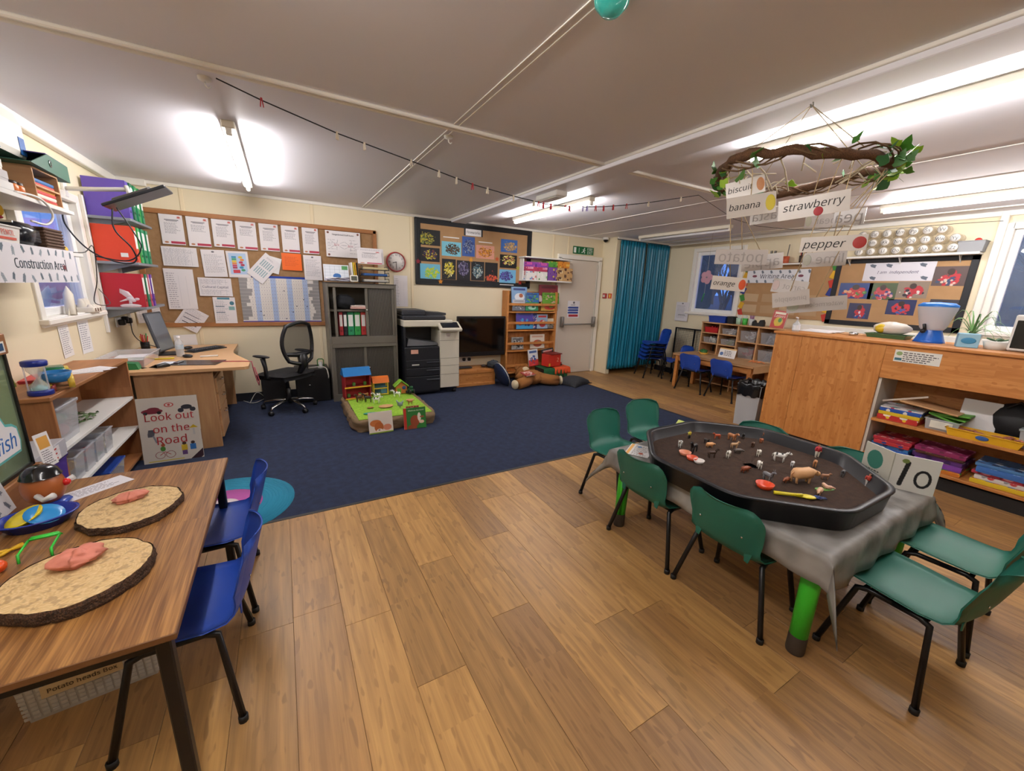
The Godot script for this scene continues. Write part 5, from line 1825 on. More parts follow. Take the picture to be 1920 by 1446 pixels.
# ---------------------------------------------------------------- toy animals and figures, facing -x
func animal(kind: String, col: String, l: float, label: String, group := "") -> Node3D:
	var t := thing("toy_" + kind, label, "toy animal", Vector3.ZERO, 0.0, group)
	var st := mb(true)
	var hip := 0.5 * l
	var by := 0.52 * l
	var br := 0.17 * l
	var leg_r := 0.045 * l
	var neck := V(-0.46, 0.78, 0) * l
	var head := V(-0.6, 0.8, 0) * l
	var hr := V(0.13, 0.085, 0.075) * l
	match kind:
		"pig":
			by = 0.40 * l
			br = 0.22 * l
			neck = V(-0.48, 0.42, 0) * l
			head = V(-0.58, 0.38, 0) * l
			hr = V(0.13, 0.1, 0.1) * l
		"horse":
			neck = V(-0.46, 0.9, 0) * l
			head = V(-0.58, 0.94, 0) * l
			by = 0.58 * l
		"lamb", "dog":
			neck = V(-0.4, 0.72, 0) * l
			head = V(-0.5, 0.76, 0) * l
		"donkey":
			neck = V(-0.40, 0.85, 0) * l
			head = V(-0.52, 0.9, 0) * l
	if kind == "hen":
		blob(st, V(0, 0.42, 0) * l, V(0.36, 0.26, 0.2) * l, Basis(Vector3.BACK, -0.25))
		tube(st, [V(-0.2, 0.5, 0) * l, V(-0.32, 0.75, 0) * l, V(-0.36, 0.85, 0) * l], [0.15 * l, 0.1 * l, 0.09 * l], 8)
		blob(st, V(-0.38, 0.88, 0) * l, V(0.1, 0.09, 0.08) * l)
		tube(st, [V(0.2, 0.5, 0) * l, V(0.42, 0.8, 0) * l], [0.14 * l, 0.05 * l], 8)
		for s in [-1, 1]:
			tube(st, [V(0, 0.25, s * 0.08) * l, V(0, 0.0, s * 0.08) * l], 0.025 * l, 6)
	else:
		tube(st, [V(-0.40 * l, by + 0.02 * l, 0), V(-0.3 * l, by + 0.01 * l, 0), V(0, by - 0.01 * l, 0), V(0.28 * l, by, 0), V(0.40 * l, by + 0.02 * l, 0)], [br * 0.6, br, br * 0.98, br, br * 0.55], 10)
		tube(st, [V(-0.33 * l, by + 0.04 * l, 0), neck, head], [br * 0.72, br * 0.5, br * 0.45], 8)
		blob(st, head + V(-0.05 * l, -0.01 * l, 0), hr, Basis(Vector3.BACK, 0.35), 10, 6)
		for s in [-1, 1]:
			for x in [-0.29, 0.29]:
				var sw: float = 0.03 * s * (1 if x > 0 else -1)
				tube(st, [V(x * l, by - 0.02 * l, s * 0.09 * l), V((x + sw + (0.03 if x > 0 else 0.0)) * l, by * 0.45, s * 0.095 * l), V((x + sw) * l, 0, s * 0.095 * l)], [leg_r * 1.5, leg_r, leg_r * 0.9], 6)
			tube(st, [head + V(0.03, 0.05, s * 0.05) * l, head + V(0.05, 0.12 if kind != "donkey" else 0.26, s * 0.1) * l], [0.03 * l, 0.012 * l], 5)
		tube(st, [V(0.39 * l, by + 0.06 * l, 0), V(0.48 * l, by - 0.02 * l, 0), V(0.48 * l, by - 0.2 * l, 0)], [0.03 * l, 0.02 * l, 0.015 * l], 5)
	obj("body", st, hexm("ecebe6" if col == "cow" else col, 0.5), t)
	if col == "cow":
		st = mb(true)
		blob(st, V(-0.16 * l, by + 0.07 * l, 0.02 * l), V(0.13, 0.13, 0.165) * l, Basis.IDENTITY, 10, 6)
		obj("patch", st, hexm("1c1a1a", 0.5), t)
		st = mb(true)
		blob(st, V(0.2 * l, by + 0.05 * l, -0.02 * l), V(0.11, 0.14, 0.168) * l, Basis.IDENTITY, 10, 6)
		obj("patch", st, hexm("1c1a1a", 0.5), t)
		st = mb(true)
		blob(st, head + V(0.0, 0.02, 0) * l, V(0.08, 0.075, 0.08) * l, Basis.IDENTITY, 8, 6)
		obj("patch", st, hexm("1c1a1a", 0.5), t)
	if kind == "horse":
		st = mb(true)
		tube(st, [head + V(0.04, 0.08, 0) * l, neck + V(0.06, 0.04, 0) * l, V(-0.28 * l, by + 0.2 * l, 0)], 0.035 * l, 6)
		obj("mane", st, hexm("1f1815", 0.8), t)
	return t
func figurine(h: float, top: String, legs: String, label: String, group := "") -> Node3D:   # a plastic play person, arms at its sides
	var t := thing("toy_person", label, "toy figure", Vector3.ZERO, 0.0, group)
	var st := mb(true)
	for s in [-1, 1]:
		tube(st, [V(s * 0.09 * h, 0.5 * h, 0), V(s * 0.085 * h, 0.25 * h, 0), V(s * 0.09 * h, 0.03 * h, 0)], [0.085 * h, 0.065 * h, 0.05 * h], 8)
		blob(st, V(s * 0.09 * h, 0.02 * h, -0.03 * h), V(0.045, 0.022, 0.075) * h, Basis.IDENTITY, 8, 4)
	obj("trousers", st, hexm(legs, 0.6), t)
	st = mb(true)
	tube(st, [V(0, 0.48 * h, 0), V(0, 0.62 * h, 0), V(0, 0.78 * h, 0), V(0, 0.83 * h, 0)], [0.13 * h, 0.125 * h, 0.15 * h, 0.06 * h], 10)
	for s in [-1, 1]:
		tube(st, [V(s * 0.14 * h, 0.78 * h, 0), V(s * 0.2 * h, 0.62 * h, 0), V(s * 0.18 * h, 0.5 * h, -0.06 * h)], [0.06 * h, 0.05 * h, 0.04 * h], 8)
	obj("jacket", st, hexm(top, 0.6), t)
	st = mb(true)
	blob(st, V(0, 0.92 * h, 0), V(0.072, 0.085, 0.078) * h, Basis.IDENTITY, 10, 8)
	for s in [-1, 1]:
		blob(st, V(s * 0.18 * h, 0.47 * h, -0.07 * h), V(0.03, 0.035, 0.03) * h, Basis.IDENTITY, 8, 6)
	blob(st, V(0, 0.915 * h, -0.078 * h), V(0.012, 0.014, 0.014) * h, Basis.IDENTITY, 6, 4)
	obj("head_and_hands", st, hexm("d8a07c", 0.6), t)
	st = mb(true)
	lathe(st, [U(0.08 * h, 0.93 * h), U(0.078 * h, 0.97 * h), U(0.05 * h, 1.0 * h), U(0, 1.01 * h)], V(0, 0, 0.008 * h), 10)
	obj("hair", st, hexm("5a3a24", 0.7), t)
	return t
# ---------------------------------------------------------------- notice board above the desk
func on_wall(called: String, tl: Array, br: Array, m: Material, label: String, category: String, group := "", z := -5.765, twist := 0.0, t := 0.0015) -> MeshInstance3D:   # a sheet on the back wall between two photo corners
	var a := fz(tl[0], tl[1], z)
	var b := fz(br[0], br[1], z)
	var o := sheet(called, absf(b.x - a.x), absf(a.y - b.y), m, (a + b) * 0.5, Basis(Vector3.BACK, twist), self, t)
	tag(o, label, category, group)
	return o
func doc_print(seed: int, kind: String) -> StandardMaterial3D:
	var im := blank(128, 176, Color("e6e1e3"))
	match kind:
		"policy":
			dot(im, 106, 14, 9, 5, Color("c2605a"))
			im.fill_rect(Rect2i(96, 20, 22, 2), Color("c2605a"))
			im.fill_rect(Rect2i(28, 30, 76, 4), Color("5d5a62"))
			im.fill_rect(Rect2i(36, 37, 60, 3), Color("6d6a72"))
			lines_print(im, 24, 108, 48, 70 + (seed * 37) % 70, 6, Color("86838c"), seed, 2)
			dot(im, 24, 162, 11, 5, Color("b5714a"))
			im.fill_rect(Rect2i(48, 156, 78, 13), Color("b02f49"))
		"table":
			for i in 5:
				im.fill_rect(Rect2i(8 + i * 24, 12, 1, 152), Color("b9b7be"))
			lines_print(im, 10, 120, 18, 160, 7, Color("a3a0aa"), seed, 2)
		"letter":
			dot(im, 64, 14, 8, 5, Color("5d5a62"))
			lines_print(im, 14, 116, 32, 150, 8, Color("8d8a94"), seed, 2)
		"list":
			lines_print(im, 10, 50, 20, 168, 9, Color("7d7a84"), seed, 2)
			im.fill_rect(Rect2i(60, 30, 1, 130), Color("c6c4ca"))
			im.fill_rect(Rect2i(92, 30, 1, 130), Color("c6c4ca"))
		"chart":
			im.fill_rect(Rect2i(14, 14, 100, 140), Color("b3cbe8"))
			var cs := ["2f86b5", "3f9a6a", "e0c03a", "d9823a", "c03a5a", "a82f4a"]
			for i in 6:
				im.fill_rect(Rect2i(30, 34 + i * 14, 26, 12), Color(cs[i]))
				dot(im, 80 + (i % 2) * 8, 40 + i * 17, 12, 8, Color(cs[(i + 2) % 6]))
			im.fill_rect(Rect2i(30, 124, 40, 22), Color("c8404f"))
		"orange":
			im.fill(Color("ee6a1f"))
			lines_print(im, 20, 110, 40, 130, 14, Color("b5440f"), seed, 3)
		"bars":
			for r in 2:
				for i in 6:
					im.fill_rect(Rect2i(22 + i * 15, 40 + r * 56, 8, 44), Color("8fa9b0"))
			lines_print(im, 30, 100, 18, 30, 6, Color("9d9aa4"), seed, 2)
		"leaflet":
			im.fill_rect(Rect2i(26, 4, 70, 12), Color("4f8a9a"))
			dot(im, 106, 40, 13, 13, Color("3f7284"))
			im.fill_rect(Rect2i(86, 62, 34, 24), Color("7fa9a9"))
			lines_print(im, 12, 84, 26, 160, 8, Color("8a8894"), seed, 2)
			im.fill_rect(Rect2i(12, 60, 50, 4), Color("3f5a6a"))
			im.fill_rect(Rect2i(12, 100, 50, 4), Color("3f5a6a"))
		"stripes":
			for i in 3:
				im.fill_rect(Rect2i(14 + 6 * i, 60 + i * 34, 80, 6), Color("3a3648"))
			lines_print(im, 14, 116, 16, 160, 11, Color("a5a2ac"), seed, 3)
		"rules":
			im.fill_rect(Rect2i(0, 0, 128, 176), Color("e8e4e6"))
			for c in [[40, 92], [90, 96]]:
				for k in 8:
					stroke(im, U(c[0], c[1]), U(c[0], c[1]) + Vector2.from_angle(k * 0.8) * 34, 0.6, Color("8d8a94"))
				dot(im, c[0], c[1], 15, 12, Color("e8e4e6"))
				lines_print(im, c[0] - 10, c[0] + 12, c[1] - 5, c[1] + 6, 5, Color("a04a5a"), seed, 2)
			for p in [[10, 14], [118, 14], [10, 160], [118, 160]]:
				dot(im, p[0], p[1], 4, 7, Color("7a4a3a"))
			lines_print(im, 8, 40, 60, 150, 20, Color("8d8a94"), seed, 2)
			lines_print(im, 86, 122, 56, 160, 22, Color("8d8a94"), seed + 1, 2)
	return print_mat(im, 0.4)
func pin(at: Vector3, parent: Node) -> void:
	var st := mb(true)
	blob(st, V(0, 0, 0.005), V(0.006, 0.006, 0.005), Basis.IDENTITY, 8, 5)
	var o := obj("pin", st, hexm("3a3230", 0.4), parent)
	o.position = at

func notice_board() -> void:
	var nb := thing("notice_board", "large cork notice board with wooden frame above the desk", "notice board", V(-0.06, 1.56, -5.8))
	var st := mb()
	bx(st, V(0, 0, 0.0), V(2.40, 1.22, 0.016))
	obj("cork_panel", st, cork, nb)
	st = mb()
	for s in [-1, 1]:
		bx(st, V(0, s * 0.60, 0.014), V(2.46, 0.05, 0.028), 0.005, Basis.IDENTITY, 0)
		bx(st, V(s * 1.21, 0, 0.014), V(0.05, 1.24, 0.028), 0.005, Basis.IDENTITY, 1)
	obj("frame", st, shelf_wood, nb)
	var pol := doc_print(3, "policy")
	var pol2 := doc_print(8, "policy")
	var tops := [[294, 400, 352, 460], [345, 405, 400, 464], [393, 410, 444, 465], [438, 414, 487, 470], [482, 418, 528, 472], [524, 422, 566, 475], [563, 425, 602, 477]]
	var nth := ["first", "second", "third", "fourth", "fifth", "sixth", "seventh"]
	for i in 7:
		var p: Array = tops[i]
		on_wall("policy_sheet", [p[0] + 2, p[1]], [p[2] - 3, p[3]], pol if i % 2 == 0 else pol2, "%s red-footed policy sheet from the shelves in the top row" % nth[i], "paper", "policy sheets in the top row", -5.778 + 0.001 * (i % 2))
	var r := on_wall("rules_sheet", [609, 431], [677, 485], doc_print(5, "rules"), "wide white sheet headed Gingerbread Staff Rules on the notice board", "paper")
	words("Gingerbread Staff Rules", 0.028, Color("2f2a3a"), V(0, 0.115, 0.003), Basis.IDENTITY, r, 0.26)
	on_wall("timetable", [301, 461], [373, 501], doc_print(11, "table"), "landscape timetable sheet under the policy row", "paper", "", -5.776)
	on_wall("letter_sheet", [376, 467], [427, 520], doc_print(12, "letter"), "white letter with a small crest pinned mid board", "paper", "", -5.777, 0.03)
	on_wall("colour_chart", [423, 470], [470, 521], doc_print(13, "chart"), "blue chart sheet of coloured blocks on the notice board", "chart", "", -5.776, 0.03)
	on_wall("tilted_sheet", [474, 476], [515, 530], doc_print(14, "bars"), "white sheet of grey bars pinned at a tilt", "paper", "", -5.768, -0.72)
	on_wall("tilted_backing", [492, 480], [527, 512], paper, "plain white sheet behind the tilted bar sheet", "paper", "", -5.774, -0.25)
	on_wall("orange_sheet", [527, 474], [567, 508], doc_print(15, "orange"), "bright orange notice pinned on the board", "paper", "", -5.772)
	on_wall("contact_list", [568, 478], [605, 526], doc_print(16, "letter"), "white contact list beside the orange notice", "paper", "", -5.770)
	on_wall("register_sheet", [305, 503], [372, 580], doc_print(17, "list"), "tall white register sheet hanging at the board's left part", "paper", "", -5.770)
	var cc := on_wall("capital_sheet", [370, 520], [437, 556], doc_print(18, "table"), "white landscape sheet reading Cultural Capital", "paper", "", -5.773)
	var pch := mb()
	bx(pch, V(0, 0.0, 0.0018), V(0.26, 0.06, 0.001))
	obj("title_patch", pch, hexm("e6e1e3", 0.5), cc)
	words("Cultural Capital", 0.035, Color("27305a"), V(0, 0, 0.003), Basis.IDENTITY, cc, 0.24)
	on_wall("leaflet", [398, 557], [446, 606], doc_print(19, "leaflet"), "teal-headed leaflet at the bottom of the notice board", "leaflet", "", -5.771)
	on_wall("striped_sheet", [333, 578], [386, 618], doc_print(20, "stripes"), "white sheet with dark stripes tilted below the register sheet", "paper", "", -5.774, -0.6)
	on_wall("lower_sheet", [254, 577], [305, 605], doc_print(21, "letter"), "white sheet behind the monitor at the board's lower corner", "paper", "", -5.774, 0.06)
	on_wall("plain_sheet", [325, 628], [371, 648], paper, "blank white sheet propped against the wall behind the bottle", "paper", "", -5.76, 0.04)
	# year planner
	var im := blank(256, 176, Color("e2ddd8"))
	var g := RandomNumberGenerator.new()
	g.seed = 9
	for i in 12:
		var y := 10 + i * 13
		im.fill_rect(Rect2i(0, y, g.randi_range(14, 40), 13), Color("8f8d8e"))
		im.fill_rect(Rect2i(216 + g.randi_range(0, 24), y, 60, 13), Color("8f8d8e"))
		im.fill_rect(Rect2i(0, y, 256, 1), Color("c4bfba"))
	for x in [44, 96, 148, 200]:
		im.fill_rect(Rect2i(x, 0, 17, 176), Color("a9bbdd"))
	for i in 24:
		for j in 12:
			im.fill_rect(Rect2i(34 + i * 8, 16 + j * 13, 3, 2), Color("9a94a0"))
	for i in 8:
		im.fill_rect(Rect2i(g.randi_range(50, 210), g.randi_range(40, 160), 4, 3), Color("3a3a4a"))
	im.fill_rect(Rect2i(0, 0, 256, 8), Color("23409c"))
	im.fill_rect(Rect2i(0, 170, 256, 6), Color("4a3f8c"))
	on_wall("year_planner", [446, 515], [603, 604], print_mat(im, 0.25), "wide year planner chart with pale blue stripes on the notice board", "planner", "", -5.779)
	# clock and term poster
	var ck := thing("wall_clock", "round white wall clock with a red rim beside the notice board", "clock", V(1.425, 1.80, -5.8))
	st = mb(true)
	lathe(st, [U(0, 0), U(0.132, 0), U(0.135, 0.01), U(0.132, 0.03), U(0.12, 0.036), U(0.118, 0.028)], Vector3.ZERO, 36, Basis(Vector3.RIGHT, PI / 2))
	obj("rim", st, hexm("a8383a", 0.3), ck)
	st = mb(true)
	lathe(st, [U(0.119, 0.0), U(0.119, 0.027), U(0, 0.027)], Vector3.ZERO, 36, Basis(Vector3.RIGHT, PI / 2))
	obj("dial", st, hexm("ece8e4", 0.4), ck)
	for h in 12:
		var a := TAU * (h + 1) / 12.0
		words(str(h + 1), 0.024, Color("2a2a2e"), V(sin(a) * 0.092, cos(a) * 0.092, 0.0285), Basis.IDENTITY, ck)
	for e in [[8.5 / 12.0, 0.055, 0.004], [0.5, 0.085, 0.003]]:
		st = mb()
		var a: float = TAU * e[0]
		bx(st, V(sin(a), cos(a), 0) * e[1] * 0.45 + V(0, 0, 0.031), V(e[2] * 2, e[1], 0.002), 0.0, Basis(Vector3.BACK, -a))
		obj("hand", st, hexm("1c1c20", 0.4), ck)
	on_wall("term_poster", [738, 516], [765, 575], doc_print(23, "list"), "tall white term poster on the wall below the clock", "poster", "", -5.795)

# ---------------------------------------------------------------- grey cabinets, copier
func tambour(st: SurfaceTool, x0: float, x1: float, y0: float, y1: float, z: float) -> void:
	var n := int((x1 - x0) / 0.016)
	var w := (x1 - x0) / n
	for i in n:
		var a := x0 + i * w
		face(st, [V(a, y0, z), V(a + w * 0.5, y0, z + 0.005), V(a + w * 0.5, y1, z + 0.005), V(a, y1, z)], V(-0.5, 0, 1))
		face(st, [V(a + w * 0.5, y0, z + 0.005), V(a + w, y0, z), V(a + w, y1, z), V(a + w * 0.5, y1, z + 0.005)], V(0.5, 0, 1))
func cabinets() -> void:
	var grey := hexm("6f6a60", 0.45, 0.2)
	var dark := hexm("4f4b45", 0.5, 0.2)
	for k in 2:
		var c := thing("tambour_cabinet", ["lower grey metal shutter cabinet standing on the carpet", "upper grey metal shutter cabinet, half open, with files inside"][k], "cabinet", V(0.885, 0.0 + k * 0.742, -5.555), 0.0, "stacked grey cabinets")
		var st := mb()
		span(st, V(-0.415, 0, -0.22), V(-0.39, 0.74, 0.225), 0.002)
		span(st, V(0.39, 0, -0.22), V(0.415, 0.74, 0.225), 0.002)
		span(st, V(-0.39, 0, -0.22), V(0.39, 0.09, 0.225), 0.002)
		span(st, V(-0.39, 0.695, -0.22), V(0.39, 0.74, 0.225), 0.002)
		span(st, V(-0.39, 0.09, -0.22), V(0.39, 0.695, -0.2))
		obj("carcass", st, grey, c)
		st = mb()
		if k == 0:
			tambour(st, -0.36, -0.01, 0.09, 0.695, 0.2)
			tambour(st, 0.015, 0.36, 0.09, 0.695, 0.2)
		else:
			tambour(st, 0.065, 0.36, 0.09, 0.695, 0.2)
		obj("shutter", st, dark, c)
		for x in ([-0.375, 0.0, 0.375] if k == 0 else [-0.325, 0.045, 0.375]):
			st = mb()
			span(st, V(x - 0.016, 0.09, 0.19), V(x + 0.016, 0.695, 0.215), 0.003)
			obj("shutter_edge", st, grey, c)
		st = mb(true)
		lathe(st, [U(0.012, 0), U(0.012, 0.008), U(0, 0.008)], V(0.045, 0.42, 0.215), 12, Basis(Vector3.RIGHT, PI / 2))
		obj("lock", st, chrome, c)
		if k == 1:
			st = mb()
			span(st, V(-0.39, 0.40, -0.2), V(0.06, 0.425, 0.18), 0.002)
			obj("inner_shelf", st, grey, c)
			st = mb()
			span(st, V(-0.42, 0.74, -0.225), V(0.42, 0.75, 0.23), 0.002)
			obj("top_sheet", st, hexm("2c2b2a", 0.5), c)
	var fc := ["b52f38", "20232b", "1f8a5a", "2f9a4a", "c23a3a", "2a6a4a"]
	var fn := ["dark red", "black", "emerald", "light green", "bright red", "forest green"]
	var x := 0.60
	for i in 6:
		var w: float = [0.045, 0.045, 0.075, 0.075, 0.06, 0.04][i]
		binder(Color(fc[i]), V(x + w * 0.5, 0.842, -5.41), Basis.IDENTITY, "%s file inside the half-open grey cabinet" % fn[i], "files in the grey cabinet", w, 0.29, 0.26)
		x += w + 0.005
	var cl := thing("folded_cloth", "dark folded cloth bundle on the cabinet's inner shelf", "cloth", V(0.68, 1.176, -5.45))
	var st := mb(true)
	blob(st, V(0, 0.08, 0), V(0.13, 0.09, 0.1), Basis.IDENTITY, 18, 12, 0.3, 4)
	obj("bundle", st, hexm("15171d", 0.9), cl)
	for i in 3:
		flat_box(V(0.18, 0.014, 0.2), hexm(["c99a90", "dcb5a8", "d4c4bc"][i], 0.7), V(0.825, 1.177 + i * 0.0145, -5.44), 0.05 * i, ["dusty pink paper pad at the bottom on the cabinet's inner shelf", "pale pink paper pad in the middle on the cabinet's inner shelf", "beige paper pad on top on the cabinet's inner shelf"][i], "paper_pad", "paper", "pads in the cabinet")
	# on top of the cabinets
	var ty := 1.502
	var im := blank(128, 96, Color("dde2ea"))
	for i in 5:
		im.fill_rect(Rect2i(8 + i * 24, 8, 1, 80), Color("9fa9b5"))
		im.fill_rect(Rect2i(4, 10 + i * 18, 120, 1), Color("9fa9b5"))
	dot(im, 66, 66, 20, 16, Color("3a69a8"))
	dot(im, 46, 78, 8, 6, Color("c07a4a"))
	dot(im, 80, 82, 10, 5, Color("d9c04a"))
	im.fill_rect(Rect2i(92, 6, 30, 22), Color("5a9a5f"))
	var mp := sheet("site_map", 0.29, 0.2, print_mat(im, 0.3), V(0.62, ty + 0.105, -5.53), Basis(Vector3.RIGHT, -0.15), self, 0.003)
	tag(mp, "laminated map sheet with a blue patch leaning on top of the cabinet", "map")
	var fp := thing("paper_heap", "crumpled white and lilac papers on top of the grey cabinet", "paper", V(0.62, ty, -5.42))
	for i in 3:
		st = mb(true)
		var nz := noise(50 + i, 6.0)
		var rows := []
		for j in 6:
			var row := []
			for q in 9:
				row.append(V(-0.14 + q * 0.035, 0.008 + i * 0.015 + 0.016 * absf(nz.get_noise_2d(q * 0.5, j * 0.5)) * 2.0, 0.06 - j * 0.024))
			rows.append(row)
		shell(st, rows, 0.001)
		obj("sheet", st, hexm(["d8d2da", "c9b9cf", "e2dfe2"][i], 0.6), fp)
	var th := thing("thermometer", "small white digital thermometer on top of the grey cabinet", "thermometer", V(0.80, ty, -5.37))
	st = mb()
	bx(st, V(0, 0.045, 0), V(0.095, 0.08, 0.018), 0.008, Basis(Vector3.RIGHT, -0.15))
	obj("casing", st, hexm("e6e0d4", 0.4), th)
	st = mb()
	bx(st, V(0, 0.047, 0.0092), V(0.068, 0.052, 0.002), 0.0, Basis(Vector3.RIGHT, -0.15))
	obj("screen", st, hexm("55574f", 0.2), th)
	var tr := thing("letter_trays", "stack of wire letter trays on top of the grey cabinet", "letter tray", V(1.07, ty, -5.52))
	for i in 3:
		st = mb(true)
		var y := 0.012 + i * 0.075
		for e in [[V(-0.16, y, -0.12), V(-0.16, y, 0.14)], [V(0.16, y, -0.12), V(0.16, y, 0.14)], [V(-0.16, y, 0.14), V(0.16, y, 0.14)], [V(-0.16, y + 0.045, 0.12), V(-0.16, y, 0.14)], [V(0.16, y + 0.045, 0.12), V(0.16, y, 0.14)], [V(-0.16, y + 0.045, -0.12), V(-0.16, y + 0.045, 0.12)], [V(0.16, y + 0.045, -0.12), V(0.16, y + 0.045, 0.12)]]:
			tube(st, e, 0.004, 6)
		for q in 8:
			tube(st, [V(-0.14 + q * 0.04, y, -0.12), V(-0.14 + q * 0.04, y, 0.14)], 0.002, 5)
		obj("wire_tray", st, hexm("3a3a3e", 0.4, 0.5), tr)
	for s in [-1, 1]:
		st = mb()
		bx(st, V(s * 0.16, 0.09, -0.1), V(0.008, 0.19, 0.008))
		obj("post", st, hexm("3a3a3e", 0.4, 0.5), tr)
	var lab := ["white papers in the lowest wire tray", "blue folder in the middle wire tray", "cream papers in the top wire tray"]
	for i in 3:
		flat_box(V(0.29, 0.026, 0.22), hexm(["b9b4ac", "2a5a9a", "c9b98c"][i], 0.5), V(1.07, ty + 0.017 + i * 0.075, -5.51), 0.02, lab[i], "tray_papers", "papers", "papers in the wire trays")
	var up := doc_print(31, "table")
	for i in 2:
		var s2 := sheet("red_form", 0.3, 0.2 - 0.03 * i, up if i == 0 else doc_print(33, "policy"), V(1.06 - 0.03 * i, 1.84 - 0.02 * i, -5.57 + 0.03 * i), Basis(Vector3.RIGHT, -0.25), self, 0.003)
		tag(s2, ["printed table sheet propped on the wire trays", "white form with red print propped in front on the wire trays"][i], "paper")
	var fd := ["e6e2dc", "e0c43a", "d9a02a", "2c2a2e"]
	for i in 4:
		st = mb()
		bx(st, V(0, 0.12, 0), V(0.014, 0.24, 0.2), 0.002)
		var o := obj("folder", st, hexm(fd[i], 0.5))
		o.transform = Transform3D(Basis(Vector3.BACK, 0.06), V(0.81 + i * 0.021, ty + 0.002, -5.58))
		tag(o, "%s folder standing beside the wire trays on the cabinet" % ["white", "yellow", "amber", "black"][i], "folder", "folders on the cabinet")
	# photocopier
	var cp := thing("photocopier", "tall black and cream office photocopier", "photocopier", V(1.755, 0.0, -5.5))
	var bk := hexm("1d1f25", 0.4)
	var cr := hexm("d4cdbb", 0.4)
	st = mb()
	span(st, V(-0.39, 0.03, -0.28), V(0.10, 0.68, 0.27), 0.012)
	span(st, V(-0.39, 0.68, -0.28), V(0.10, 0.96, -0.1), 0.008)
	span(st, V(-0.39, 0.68, -0.1), V(-0.36, 0.96, 0.24), 0.004)
	obj("body", st, bk, cp)
	st = mb()
	span(st, V(0.10, 0.085, -0.28), V(0.385, 0.90, 0.285), 0.008)
	obj("cream_column", st, cr, cp)
	st = mb()
	for y in [0.28, 0.405, 0.51, 0.76]:
		span(st, V(0.098, y, 0.28), V(0.387, y + 0.004, 0.2865))
	obj("column_seams", st, hexm("6d685c", 0.6), cp)
	for i in 3:
		st = mb()
		span(st, V(-0.38, [0.06, 0.28, 0.4][i], 0.27), V(0.095, [0.27, 0.39, 0.5][i], 0.285), 0.004)
		var d := obj("paper_drawer", st, bk, cp)
		st = mb()
		span(st, V(-0.1, [0.21, 0.345, 0.455][i], 0.285), V(0.09, [0.23, 0.362, 0.472][i], 0.297), 0.004)
		obj("handle", st, hexm("30333a", 0.3), d)
	st = mb()
	slab(st, PackedVector2Array([U(-0.34, 0.69), U(0.09, 0.69), U(0.09, 0.725), U(-0.1, 0.75), U(-0.32, 0.79)]), 0.3, Transform3D(Basis.IDENTITY, V(0, 0, -0.09)))
	obj("output_tray", st, hexm("6a6c70", 0.4), cp)
	st = mb()
	span(st, V(-0.395, 0.95, -0.29), V(0.30, 1.04, 0.26), 0.01)
	obj("scanner_bed", st, cr, cp)
	st = mb()
	span(st, V(-0.395, 1.04, -0.29), V(0.20, 1.10, 0.25), 0.015)
	span(st, V(-0.39, 1.09, -0.27), V(-0.06, 1.17, 0.2), 0.02)
	slab(st, PackedVector2Array([U(-0.08, 1.10), U(0.24, 1.10), U(0.24, 1.13), U(-0.08, 1.15)]), 0.34, Transform3D(Basis.IDENTITY, V(0, 0, -0.2)))
	obj("lid", st, hexm("2e3036", 0.4), cp)
	var tilt := Basis(Vector3.RIGHT, 0.5)
	st = mb()
	bx(st, V(0.235, 0.955, 0.29), V(0.32, 0.045, 0.2), 0.01, tilt)
	obj("panel_housing", st, cr, cp)
	st = mb()
	bx(st, V(0.235, 0.974, 0.30), V(0.25, 0.02, 0.13), 0.004, tilt)
	obj("touch_panel", st, hexm("17181c", 0.15), cp)
	sheet("pink_note", 0.1, 0.055, hexm("d9a08c", 0.6), V(-0.26, 0.62, 0.285), ON_BACK, cp, 0.001)
	sheet("white_tag", 0.1, 0.016, hexm("d8d4cc", 0.5), V(-0.25, 0.44, 0.2855), ON_BACK, cp, 0.001)
	var ns := sheet("service_label", 0.14, 0.08, hexm("ddd6c8", 0.5), V(0.24, 0.83, 0.286), ON_BACK, cp, 0.001)
	for i in 3:
		sheet("print_line", 0.07 - 0.012 * i, 0.006, hexm("8a6a6a", 0.5), V(-0.02, 0.022 - 0.016 * i, 0.001), Basis.IDENTITY, ns, 0.0006)
	st = mb(true)
	for sx in [-0.33, 0.33]:
		for sz in [-0.22, 0.22]:
			lathe(st, [U(0, 0), U(0.03, 0), U(0.03, 0.05), U(0, 0.05)], V(sx, 0, sz), 12)
	obj("castors", st, hexm("101013", 0.5), cp)

